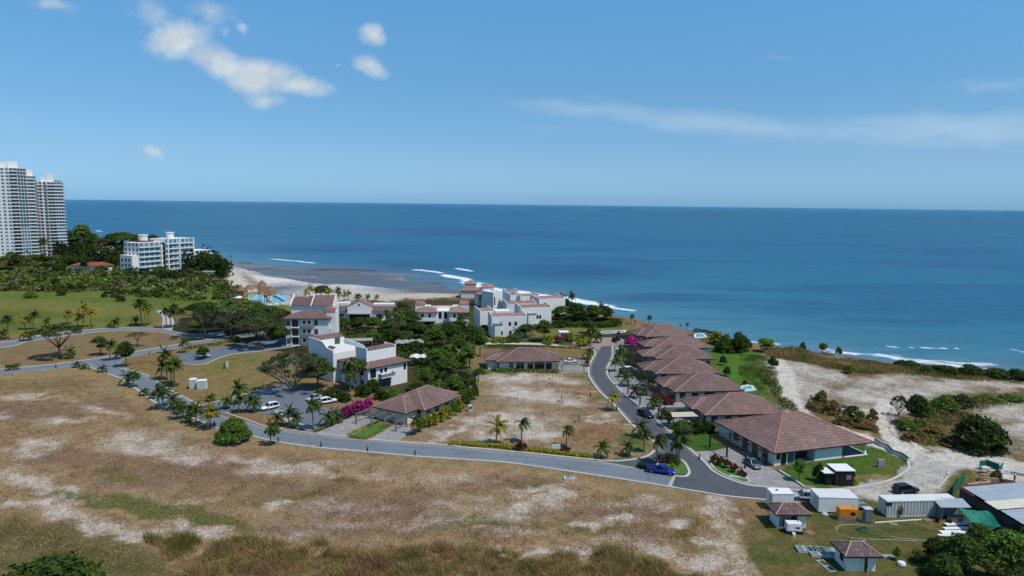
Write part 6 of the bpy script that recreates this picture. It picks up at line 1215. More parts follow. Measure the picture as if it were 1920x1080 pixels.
# ------------------------------------------------------------------ building yard
M_CONT = pm('weathered_white_metal', (186, 188, 186), .6, .1, .8, stain=.5); M_TIN = pm('zinc_sheet', (176, 182, 186), .45, .14, .4, metal=.3, spec=.5, stain=.25); M_STEEL = pm('grey_steel', (112, 120, 124), .5, .12, 1); M_RUST = pm('rusty_maroon', (96, 48, 44), .8, .25, 1.5); M_ORANGE = pm('orange_paint', (212, 132, 42), .5, .1, 1, stain=.2); M_BLACK = pm('black_metal', (26, 26, 28), .6, .1, 2); M_GWHITE = pm('white_metal', (224, 224, 220), .5, .05, 1, stain=.15); M_TARP = pm('green_tarpaulin', (22, 118, 96), .7, .2, 1.2); M_NET = pm('green_netting', (24, 96, 74), .8, .2, 1.5); M_WOOD = pm('raw_timber', (160, 138, 108), .9, .2, 2); M_DIRTY = pm('dark_gap', (40, 38, 36), .9)
def place(name, label, cat, A, B=None, rz=None, z=0.0, group=None):
    a = G(*A, z)
    if B: b = G(*B, z); rz = math.atan2(b.y - a.y, b.x - a.x)
    a.z = 0; return thing(name, label, cat, a, rz or 0, group)
# long grey container
o = place('shipping_container', 'long weathered grey container with ribbed sides and vertical dirt streaks', 'container', (1662, 970), (1788, 967)); L, D, h = 12.1, 2.5, 2.7
b = MB(); n = 44
for k in range(n):
    x0, x1 = L * k / n, L * (k + 1) / n; y = .0 if k % 2 else .06; b.box(x0, y, .15, x1, .16, h - .12)
b.box(0, .16, .15, L, D - .1, h - .12); b.obj('body', M_CONT, o)
MB().box(-.05, -.04, 0, L + .05, .12, .15).box(-.05, -.04, h - .118, L + .05, .12, h).box(-.05, D - .12, 0, L + .05, D, .15).box(-.06, -.05, .16, .08, .1, h - .12).box(L - .08, -.05, .16, L + .06, .1, h - .12).obj('frame', M_CONT, o)
MB().box(-.04, .13, h - .11, L + .04, D, h + .02).obj('roof', pm('dusty_white_roof', (206, 206, 202), .7, .1, .6, stain=.3), o); MB().box(-.12, .3, .2, -.004, 1.2, h - .2).obj('door', M_CONT, o); MB().box(-.12, 1.26, .2, -.004, 2.2, h - .2).obj('door', M_CONT, o); MB().box(-.1, .3, h - .7, .7, -.08, h - .2).obj('air_vent', M_BLACK, o)
# white insulated container
o = place('white_container', 'plain white box container parked between the silver car and the long grey container', 'container', (1534, 962), (1606, 964)); L, D, h = 6.4, 3.6, 2.7
MB().box(0, 0, .2, L, D, h).obj('body', M_GWHITE, o, bevel=.04); MB().box(-.03, -.03, h - .1, L + .03, D + .03, h + .04).obj('roof', MATS['dusty_white_roof'], o); MB().box(.2, .2, 0, L - .2, D - .2, .2).obj('skid', M_BLACK, o); MB().box(-.06, .4, .3, -.004, 2.2, h - .2).obj('door', M_CONT, o)
o = place('white_container', 'small white container behind the tiled guard house', 'container', (1447, 958), (1488, 958)); MB().box(0, 0, .2, 3.6, 2.4, 2.9).obj('body', M_GWHITE, o, bevel=.04); MB().box(-.05, -.05, 2.903, 3.65, 2.45, 2.98).obj('roof', M_GWHITE, o); MB().box(1.1, 1.2, 2.983, 1.4, 1.5, 3.2).obj('roof_vent', M_STEEL, o); MB().box(-.06, .3, .3, -.004, 1.3, 2.4).obj('door', M_CONT, o)
# guard houses with tiled hip roofs
def guard(label, A, B, W, D, dark):
    o = place('guard_house', label, 'hut', A, B); MB().box(0, 0, -.1, W, D, 2.3).obj('wall', M_WHITE, o); hip_roof(o, -.6, -.7, W + .6, D + .7, 2.5, 3.5, 1.9, 1.9, T_GREY, M_RIDGE)
    if dark: pane_on(o, 'F', W * .47, .5, W * .2, 1.7, 0, G_DARK, 'door', sub='door_panel'); [pane_on(o, 'F', q, .4, .45, 1.6, 0, M_GREY, 'louvre', sub='blade') for q in (.4, 1.05, 1.7)]
    else: MB().box(W * .62, -.14, 0, W * .7, -.004, 1.9).obj('vine', L_DARK, o); pane_on(o, 'L', .9, 1.0, .8, 1.1, 0); MB().box(W * .49, -.03, 0, W * .5, -.004, 1.9).obj('wall_joint', M_GREY, o); MB().beam((W * .68, -.5, 0), (W * .72, -.06, 1.0), .09).obj('leaning_board', M_WOOD, o)
    return o
guard('white guard house with a grey-brown hip roof, behind the white generator', (1457, 990), (1512, 990), 4.5, 2.9, True); guard('white guard house with a grey-brown hip roof nearest the camera, beside the stacked panels', (1586, 1071), (1641, 1071), 4.1, 3.2, False)
# generators and cabinets
def genset(label, A, W, D, h, m, base=True, rz=0.0):
    o = place('generator', label, 'generator', A, rz=rz); MB().box(0, 0, .4, W, D, h).obj('housing', m, o, bevel=.05); MB().box(-.15, -.1, .0, W + .15, D + .1, .38).obj('skid', M_STEEL if base else M_BLACK, o)
    for k in range(2): MB().box(W * (.1 + .42 * k), -.03, .55, W * (.42 + .42 * k), -.004, h - .25).obj('side_door', m, o)
    MB().box(W * .60, -.05, .9, W * .84, -.032, h - .55).obj('louvre', M_BLACK, o); MB().tube([(W * .8, D * .5, h), (W * .8, D * .5, h + .25)], .07, 8).obj('exhaust', M_BLACK, o); return o
genset('orange generator on a concrete pad in the yard grass', (1573, 976), 3.0, 1.3, 2.0, M_ORANGE, True, R(-2)); o = genset('white generator in front of the tiled guard house', (1475, 1001), 2.3, 1.2, 1.7, M_GWHITE, False, R(-3)); MB().box(.7, -.8, .0, 1.1, -.2, .4).obj('step', M_GWHITE, o)
o = place('steel_cabinet', 'tall grey steel cabinet beside the orange generator', 'cabinet', (1621, 981), rz=R(-2)); MB().box(0, 0, .05, 1.2, 1.0, 2.25).obj('body', M_STEEL, o, bevel=.03); MB().box(-.08, -.08, 2.253, 1.28, 1.08, 2.34).obj('lid', M_CONT, o); MB().box(.08, -.03, .2, 1.12, -.004, 2.1).obj('door', M_STEEL, o)
o = place('flatbed_trailer', 'low grey flatbed frame parked behind the orange generator', 'trailer', (1609, 958), rz=R(0)); MB().box(0, 0, .55, 1.9, 3.0, .75).obj('deck', M_STEEL, o); MB().box(.1, .4, .75, 1.8, .6, 1.0).box(.1, 2.2, .75, 1.8, 2.4, 1.0).obj('bunk', M_STEEL, o)
for x in (-.1, 1.85): MB().lathe([(.3, -.1), (.34, -.08), (.34, .08), (.3, .1)], 12).obj('wheel', M_BLACK, o).matrix_local = Matrix.Translation((x, 1.3, .34)) @ Matrix.Rotation(R(90), 4, 'Y')
# tin shelter, workshop
o = place('tin_shelter', 'small shelter with a bright tin mono-pitch roof at the end of the grey container', 'shelter', (1763, 975), rz=R(-4)); MB().face([(-.3, -.4, 2.3), (4.4, -.4, 2.5), (4.4, 2.2, 2.9), (-.3, 2.2, 2.7)]).face([(-.3, 2.2, 2.64), (4.4, 2.2, 2.84), (4.4, -.4, 2.44), (-.3, -.4, 2.24)]).obj('roof', M_TIN, o); MB().box(0, .0, 0, .1, 2, 2.4).box(.1, 1.9, 0, 4.2, 2.0, 2.5).box(1.1, .1, .0, 4.2, .2, 1.0).obj('wall', M_STEEL, o)
for x in (.05, 4.15): MB().box(x, -.3, 0, x + .1, -.2, 2.35).obj('post', M_STEEL, o)
o = thing('workshop', 'long dark workshop with overlapping zinc roof sheets and maroon edges', 'workshop', G(1797, 944), math.atan2(G(1905, 1013).y - G(1797, 944).y, G(1905, 1013).x - G(1797, 944).x))
def tin(x0, y0, x1, y1, za, zb, m, nm='roof_sheet'):
    b = MB(); n = int((x1 - x0) / .45)
    for k in range(n):
        a, c = x0 + (x1 - x0) * k / n, x0 + (x1 - x0) * (k + 1) / n; u = .05 if k % 2 else 0
        b.face([(a, y0, za + u), (c, y0, za + .05 - u), (c, y1, zb + .05 - u), (a, y1, zb + u)]).face([(a, y1, zb + u - .04), (c, y1, zb + .01 - u), (c, y0, za + .01 - u), (a, y0, za + u - .04)])
    b.obj(nm, m, o)
MB().box(0, 0, -.1, 24, 9, 2.7).obj('wall', pm('dark_cladding', (62, 66, 72), .7, .2, .8), o); tin(-.2, -.6, 4.2, 9.5, 3.1, 3.9, M_RUST, 'rusty_roof_edge'); tin(.8, -.2, 7.4, 9.8, 3.3, 4.1, M_TIN); tin(6.9, -.9, 9.8, 9.4, 3.5, 4.3, pm('creamy_sheet', (206, 200, 180), .7, .1, .5, stain=.2)); tin(9.4, -.4, 24.5, 9.6, 3.3, 4.1, M_TIN); tin(10, 5.4, 22, 5.9, 4.25, 4.3, M_RUST, 'roof_ridge'); pane_on(o, 'F', 3, .1, 2.4, 2.2, 0, G_DARK, 'door', sub='door_panel'); pane_on(o, 'F', 12, .1, 3.0, 2.3, 0, G_DARK, 'door', sub='door_panel')
# tarpaulin tent, white panels, stacked panels
o = place('tarpaulin', 'sagging green tarpaulin stretched in front of the workshop', 'tarpaulin', (1818, 1000)); o.scale = (.72, .72, .9); b = MB(); nx, ny = 8, 6
f = lambda i, j: (5.6 * i / nx, 4.2 * j / ny - 1.4 * i / nx, 1.9 + .9 * (i / nx - .5) ** 2 + 1.0 * (j / ny) - 1.2 * math.exp(-((i - 5) ** 2 + (j - 1) ** 2) / 5.0) + .1 * math.sin(i * 2.1 + j))
for i in range(nx):
    for j in range(ny): b.face([f(i, j), f(i + 1, j), f(i + 1, j + 1), f(i, j + 1)])
b.obj('sheet', M_TARP, o, True)
for i, j in ((0, 0), (nx, 0), (0, ny), (nx, ny)): p = f(i, j); MB().tube([(p[0], p[1], 0), p], .04, 5).obj('pole', M_STEEL, o)
for k, (x, y, l, w, a) in enumerate([(1765, 1000, 6.0, .7, 3), (1768, 1004, 6.2, .6, -2), (1772, 996, 5.6, .7, 5), (1760, 1009, 5.0, .5, -6), (1776, 991, 4.6, .8, 8), (1790, 1006, 4.0, .6, -12)]): tag(MB().box(0, 0, .05, l, w, .16).obj('loose_board', M_GWHITE, loc=G(x, y) + Vector((0, 0, .10 * k))), ['nearest long white panel of the pile by the tarpaulin', 'second long white panel of the pile, overlapping the nearest', 'third long white panel of the pile', 'short white panel sticking out at the left of the pile', 'rearmost white panel of the pile by the tin shelter', 'white panel lying askew at the right of the pile'][k], 'panel', 'white panels piled by the tarpaulin').rotation_euler.z = R(a)
def formwork(label, A, w, d, rz, ncol, green):
    o = place('formwork_stack', label, 'panel stack', A, rz=R(rz)); MB().box(0, 0, .02, w, d, .42).obj('stack', M_CONT, o)
    for i in range(ncol):
        for j in range(3):
            MB().box(w * (i + .12) / ncol, d * (j + .1) / 3, .423, w * (i + .88) / ncol, d * (j + .9) / 3, .47).obj('panel_face', pm('green_ply', (92, 128, 106), .8, .2, 1) if (i + j) % 3 and green else M_STEEL, o)
    return o
formwork('flat stack of green and grey formwork panels, farther left of the front guard house', (1497, 1037), 4.2, 1.7, -6, 4, True); formwork('flat stack of pale formwork panels touching the front guard house', (1522, 1045), 4.8, 2.4, -4, 4, False)
o = place('panel_frame', 'empty grey panel frame lying in the shadow left of the front guard house', 'frame', (1530, 1052), (1556, 1073)); L = 3.0
MB().box(0, 0, .02, L, .12, .14).box(0, 1.0, .02, L, 1.12, .14).obj('rail', M_CONT, o); MB().box(0, .12, .03, .1, 1.0, .12).box(L * .5, .12, .03, L * .5 + .1, 1.0, .12).box(L - .1, .12, .03, L, 1.0, .12).obj('crossbar', M_CONT, o)
# hoses
tag(MB().tube([G(x, y, .05) for x, y in [(1565, 989), (1578, 984), (1606, 983), (1640, 987), (1655, 997), (1670, 1006), (1700, 1010), (1740, 1014)]], .03, 5).obj('hose', pm('white_hose', (196, 206, 190), .6)), 'pale hose looping across the yard grass toward the panels', 'hose')
tag(MB().tube([G(x, y, .05) for x, y in [(1572, 990), (1566, 994), (1572, 1000), (1595, 1008), (1630, 1011), (1680, 1012), (1720, 1015)]], .03, 5).obj('hose', MATS['white_hose']), 'pale hose forming the near side of the loop in the yard grass', 'hose')
c = G(1619, 994); tag(MB().tube([(c.x + (1.05 - .008 * k) * math.cos(k * .35) * 1.0, c.y + (1.0 - .008 * k) * math.sin(k * .35), .06 + .004 * k) for k in range(75)], .045, 5).obj('garden_hose', pm('green_hose', (40, 104, 84), .5)), 'coiled green garden hose on the yard grass', 'hose')
tag(MB().beam(G(1640, 980, .12), G(1728, 974, .12), .16).obj('white_pipe', M_GWHITE), 'long white pipe lying in front of the grey container', 'pipe'); tag(MB().beam(G(1612, 974, .1), G(1622, 979, .1), .14).obj('white_pipe', M_GWHITE), 'short white pipe beside the orange generator', 'pipe')
# lumber and scrap piles
for k, (x, y) in enumerate([(1832, 888), (1842, 882), (1855, 888), (1846, 896), (1836, 903), (1862, 880), (1870, 892), (1852, 907), (1824, 917), (1858, 915), (1880, 886), (1838, 912)]):
    b = MB(); n = random.randint(4, 7); L = random.uniform(2.2, 3.6)
    for q in range(n): y0 = (q % 3) * .42; z0 = (q // 3) * .3 + .02; b.box(random.uniform(-.2, .2), y0, z0, L, y0 + .36, z0 + .27)
    o = b.obj('timber_pile', (M_WOOD, M_GWHITE, M_CONT, M_WOOD)[k % 4], loc=G(x, y)); o.rotation_euler.z = R(random.uniform(-40, 40)); tag(o, ['pale', 'long', 'crooked', 'low', 'front', 'rear', 'right-hand', 'weathered', 'nearest', 'mixed', 'outermost', 'small'][k] + ' pile of boards in the scrap yard, ' + ['left of the middle', 'behind the pale one', 'in the middle', 'below the middle', 'at the left front', 'under the green net', 'beside the dry weeds', 'by the workshop roof', 'against the green fence', 'at the foot of the heap', 'closest to the standing person', 'left of the weathered pile'][k], 'board pile', 'piles of boards in the scrap yard')
shrub('dry', 1868, 902, 24, 26, 'dry weeds growing among the board piles', 'dry_weeds')
def net(label, pts, h):
    o = thing('net_fence', label, 'fence', G(*pts[0])); P = [p - o.location for p in gpts(pts)]; b = MB()
    for a, c in zip(P[:-1], P[1:]): b.beam(a + Vector((0, 0, h / 2)), c + Vector((0, 0, h / 2)), .04, h); 
    b.obj('netting', M_NET, o)
    for p in P: MB().tube([p + Vector((0, 0, -.1)), p + Vector((0, 0, h + .25))], .05, 5).obj('post', M_STEEL, o)
net('green net fence running from the grey container up to the scrap heap', [(1786, 930), (1797, 916), (1808, 900)], 1.9); net('green net fence behind the scrap heap', [(1836, 880), (1850, 878), (1872, 886)], 1.7); net('short green net fence at the far corner of the scrap heap', [(1872, 886), (1880, 878)], 1.2)
for k, (x, y, l) in enumerate([(1884, 908, 'dark scooter-sized bundle under a cover beside the scrap heap'), (1905, 932, 'dark bundle at the right end of the yard'), (1872, 930, 'grey rubble bags beside the workshop roof')]):
    b = MB(); [b.lathe([(.5, 0), (.62, .25), (.45, .6), (.1, .75)], 8, (q * .7, (q % 2) * .5, 0)) for q in range(3)]; tag(b.obj('covered_bundle', M_BLACK if k < 2 else M_GREY, loc=G(x, y)), l, 'bundle')
for k, (x, y, m, l) in enumerate([(1757, 979, M_BLACK, 'black drum beside the small tin shelter'), (1800, 984, MATS['blue_plastic'], 'blue drum between the tin shelter and the tarpaulin'), (1826, 984, M_STEEL, 'grey drum in front of the workshop wall')]): tag(MB().lathe([(.3, 0), (.32, .02), (.30, .3), (.32, .31), (.30, .6), (.32, .62), (.3, .9), (.05, .88)], 12).obj('drum', m, loc=G(x, y)), l, 'drum')
def pallet(x, y, rz, l):
    o = thing('pallet', l, 'pallet', G(x, y), R(rz)); [MB().box(0, q, 0, 1.2, q + .1, .1).obj('runner', M_WOOD, o) for q in (0, .45, .9)]; b = MB(); [b.box(q, -.02, .103, q + .1, 1.02, .13) for q in (0, .18, .37, .55, .74, .92, 1.1)]; b.obj('deck', M_WOOD, o)
pallet(1738, 979, 12, 'wooden pallet on the grass in front of the tin shelter'); pallet(1668, 985, -20, 'wooden pallet lying near the white pipe'); pallet(1520, 1004, 30, 'wooden pallet right of the white generator'); pallet(1876, 906, 8, 'wooden pallet beside the dry weeds of the scrap yard')
tag(MB().box(0, 0, 0, 1.4, .9, .05).box(.2, .1, .053, 1.1, .7, .1).obj('sheet_scrap', M_TIN, loc=G(1660, 1046)), 'bent grey metal sheet on the grass right of the front guard house', 'metal sheet'); tag(MB().lathe([(.5, 0), (.6, .2), (.5, .5), (.1, .6)], 9).obj('rubble_bag', M_GWHITE, loc=G(1690, 1060)), 'white rubble bag on the grass by the corner trees', 'bag'); tag(MB().lathe([(.5, 0), (.55, .25), (.3, .5), (.05, .55)], 8).obj('rubble_bag', M_CONT, loc=G(1546, 966)), 'grey rubble bag at the foot of the white container', 'bag')
# dark shed on the lawn, crates, signs, cabinets
o = place('garden_shed', 'dark box shed with two flat white roofs on the near villa lawn', 'shed', (1549, 911), rz=R(2)); MB().box(1.6, 0, 0, 5.0, 3.0, 2.8).box(0, .3, 0, 1.59, 2.6, 2.3).obj('wall', pm('charcoal_boards', (34, 32, 34), .8, .2, 1.5), o); MB().box(1.5, -.2, 2.803, 5.2, 3.2, 2.95).obj('roof', M_GWHITE, o); MB().box(-.5, .0, 2.303, 1.48, 2.8, 2.42).obj('roof', M_GWHITE, o); MB().box(2.4, -.05, .1, 3.4, -.004, 2.2).obj('door', M_BLACK, o); MB().box(3.6, -.05, 1.2, 4.5, -.004, 2.0).obj('louvre', M_STEEL, o)
tag(MB().box(0, 0, 0, 1.3, .5, 1.6).box(.06, -.03, .1, 1.24, -.004, 1.5).obj('air_unit', M_GREY, loc=G(1646, 877)), 'grey box unit standing alone on the near villa lawn', 'air conditioner')
o = place('air_unit', 'grey air-conditioning unit at the end of the bungalow plant row', 'air conditioner', (879, 772), rz=R(50)); MB().box(0, 0, 0, 1.2, .6, 1.5).obj('housing', M_CONT, o, bevel=.03); MB().lathe([(.42, 0), (.42, .03), (.1, .04)], 14).obj('fan_grille', M_BLACK, o).matrix_local = Matrix.Translation((.6, -.002, .8)) @ Matrix.Rotation(R(90), 4, 'X')
for (x, y, w, h, l) in ((355, 730, 1.6, 2.5, 'left narrower white utility cabinet on the dry bank'), (369, 731, 2.3, 2.3, 'right wider white utility cabinet on the dry bank')):
    o = place('utility_cabinet', l, 'cabinet', (x, y), rz=R(14)); MB().box(0, 0, .15, w, 2.0, h).obj('housing', M_GWHITE, o, bevel=.04); MB().box(-.1, -.1, 0, w + .1, 2.1, .148).obj('plinth', M_GREY, o); MB().box(-.08, -.08, h + .003, w + .08, 2.08, h + .1).obj('lid', M_GWHITE, o)
    for k in range(2): MB().box(.08 + w * .5 * k, -.03, .3, w * .5 - .04 + w * .5 * k, -.004, h - .2).obj('door', M_CONT, o)
for x, y, c, l in ((421, 692, M_NET, 'green meter pillar on the dry bank'), (426, 688, M_GWHITE, 'white meter pillar on the dry bank')): tag(MB().box(-.25, -.2, 0, .25, .2, 1.3 if c is M_NET else 1.5).box(-.3, -.25, 1.5, .3, .25, 1.58).obj('meter_pillar', c, loc=G(x, y)), l, 'meter pillar')
o = place('sign_board', 'blank white sign board on two posts behind the yellow hedge', 'sign', (1035, 846), rz=R(0)); MB().box(0, 0, .55, 1.7, .05, 1.5).obj('board', M_GWHITE, o); [MB().box(x, .053, 0, x + .08, .12, 1.5).obj('post', M_STEEL, o) for x in (.2, 1.4)]
o = place('manhole_box', 'grey concrete manhole cover with rubble on the verge opposite the hedge', 'manhole', (1057, 900), rz=R(-6)); MB().box(0, 0, 0, 2.0, 1.3, .3).obj('slab', M_CONT, o); MB().box(.4, .3, .303, 1.2, 1.0, .42).obj('cover', M_STEEL, o); MB().lathe([(.25, .3), (.3, .42), (.1, .55)], 6, (1.6, .6, 0)).obj('stone', M_GREY, o)
tag(MB().box(0, 0, 0, 1.3, .7, .14).box(.2, .15, .14, 1.1, .55, .18).obj('manhole_cover', M_WOOD, loc=G(1008, 892)), 'flat rust-brown manhole cover left of the concrete one', 'manhole'); tag(MB().box(0, 0, .0, 3.2, 1.0, .12).box(.1, .1, .12, 3.1, .9, .16).obj('drain_cover', pm('pale_green_lid', (156, 172, 156), .8), loc=G(1367, 894)), 'pale green drain cover in the driveway bed', 'drain cover').rotation_euler.z = R(-25)
# bollard lights and marker posts
bo = thing('bollard_light', 'x', 'bollard'); MB().lathe([(.13, 0), (.13, .75), (.15, .77), (.15, 1.0), (.05, 1.06)], 10).obj('post', M_BLACK, bo); MB().lathe([(.135, .80), (.155, .81), (.155, .95), (.135, .96)], 10).obj('lens', M_GREY, bo)
bl = [(522, 829, 'bollard opposite the grass point, right of the lone palm'), (602, 838, 'bollard opposite the left driveway hedge'), (689, 847, 'bollard opposite the garden strip between driveways'), (778, 855, 'bollard opposite the right driveway'), (402, 799, 'bollard between the yellowed palm and the round bush'), (105, 690, 'bollard on the cross road near the far left shrubs'), (167, 693, 'bollard beside the small palms at the junction'), (200, 701, 'bollard at the start of the lane'), (280, 665, 'bollard on the far side of the cross road'), (358, 649, 'bollard by the hedge between the roads'), (1107, 743, 'bollard at the upper corner of the vacant lot'), (1156, 770, 'bollard by the palm on the vacant lot kerb'), (1311, 862, 'small dark bollard at the driveway mouth')]
for k, (x, y, l) in enumerate(bl):
    if k: dup(bo, G(x, y), 0, 1.15, l, 'bollard lights along the roads')
    else: bo.location = G(x, y); bo.scale = (1.15,) * 3; bo['label'] = l; bo['group'] = 'bollard lights along the roads'
for x, y, h, l in ((1053, 752, 1.7, 'dark marker post in the middle of the vacant lot'), (1085, 791, 1.7, 'dark marker post in the brown part of the vacant lot'), (1036, 710, 1.3, 'rusty marker post at the top of the vacant lot')):
    o = place('marker_post', l, 'post', (x, y)); MB().box(-.07, -.07, 0, .07, .07, h).obj('post', M_RUST if h < 1.5 else M_BLACK, o); MB().lathe([(.3, 0), (.35, .1), (.2, .25)], 7, (-.9, -.3, 0)).obj('spoil_heap', M_RUST, o)
for x, y, l in ((588, 838, 'left white survey peg on the verge'), (646, 843, 'right white survey peg on the verge')): tag(MB().box(-.05, -.05, 0, .05, .05, .7).box(-.09, -.06, .45, .09, -.052, .62).obj('survey_peg', M_GWHITE, loc=G(x, y + 3)), l, 'peg')
for k, (A, B, l) in enumerate([((1085, 716), (1105, 718), 'topmost concrete lot divider on the vacant lot'), ((1104, 735), (1122, 736), 'second concrete lot divider on the vacant lot'), ((1122, 754), (1140, 755), 'third concrete lot divider on the vacant lot'), ((1142, 775), (1164, 776), 'fourth concrete lot divider beside the palm'), ((1168, 797), (1192, 799), 'lowest concrete lot divider near the street corner')]):
    a, b = G(*A), G(*B); tag(MB().beam((0, 0, .08), b - a + Vector((0, 0, .08)), .3, .16).obj('lot_divider', M_KERB, loc=a), l, 'kerb stone', 'concrete lot dividers')
def wall_run(label, pts, h, w, m, cap=None):
    P = gpts(pts); o = thing('boundary_wall', label, 'wall', P[0]); b = MB()
    for a, c in zip(P[:-1], P[1:]): d = (c - a).normalized() * w * .45; b.beam(a - P[0] - d * 0 + Vector((0, 0, h / 2 - .1)), c - P[0] + Vector((0, 0, h / 2 - .1)), w, h + .2)
    b.obj('wall', m, o)
    if cap:
        b = MB(); [b.beam(a - P[0] + Vector((0, 0, h + .06)), c - P[0] + Vector((0, 0, h + .06)), w + .06, .1) for a, c in zip(P[:-1], P[1:])]; b.obj('coping', cap, o)
wall_run('low white stepped wall with a dark cap around the near villa lawn', [(1640, 829), (1650, 836), (1664, 841), (1672, 850), (1690, 856), (1703, 866)], .7, .35, M_WHITE, M_DIRTY)
wall_run('long white garden kerb wall behind the driveway lawn of the near villa', [(1461, 883), (1472, 890), (1490, 901), (1508, 914)], .25, .4, M_KERB)
wall_run('dark railing along the back of the near bungalow plants', [(866, 706), (874, 724), (884, 744)], 1.4, .1, M_DARKW)
tag(MB().beam(G(1777, 890, .1), G(1779, 878, .1), .3, .18).beam(G(1779, 892, .1), G(1757, 918, .1), .3, .18).obj('kerb_stones', M_KERB), 'loose curved row of kerb stones beside the green net fence', 'kerb stone')
# dark rubble by the sandy track
b = MB()
for k in range(26): x, y, s = random.uniform(-3, 3), random.uniform(-1.6, 1.6), random.uniform(.3, .8); b.lathe([(s * .8, 0), (s, s * .4), (s * .6, s * .9), (s * .1, s * 1.0)], 6, (x, y, .1 * random.random()))
tag(b.obj('rubble', pm('dark_rubble', (92, 88, 90), .95, .4, 1.5), loc=G(1562, 762)), 'heap of dark broken rubble beside the sandy track', 'rubble heap')

# ------------------------------------------------------------------ vehicles
G_CAR = glass('car_glass', (22, 26, 30), .06); M_TYRE = pm('tyre_rubber', (24, 24, 25), .9); M_RIM = pm('alloy_rim', (150, 152, 154), .35, .05, 3, metal=.7); M_LAMP = pm('lamp_lens', (220, 222, 220), .15, .03, 3, spec=.6); M_TAIL = pm('tail_lens', (140, 18, 18), .25, .05, 3)
def paint(name, rgb, rough=.28): return pm(name, rgb, rough, .04, 1.5, spec=.6)
def loft(secs, n=12, p=3.2):
    """rings of superellipse section: (x, half width, z low, z high)"""
    mb = MB()
    for x, w, a, b in secs:
        for j in range(n):
            t = 2 * math.pi * (j + .5) / n; cs, sn = math.cos(t), math.sin(t); mb.v.append((x, w * math.copysign(abs(cs) ** (2 / p), cs), (a + b) / 2 + (b - a) / 2 * math.copysign(abs(sn) ** (2 / p), sn)))
    for k in range(len(secs) - 1):
        for j in range(n): a = k * n + j; b = k * n + (j + 1) % n; mb.f.append((a, b, b + n, a + n))
    mb.f.append(tuple(range(n))[::-1]); mb.f.append(tuple((len(secs) - 1) * n + j for j in range(n))); return mb
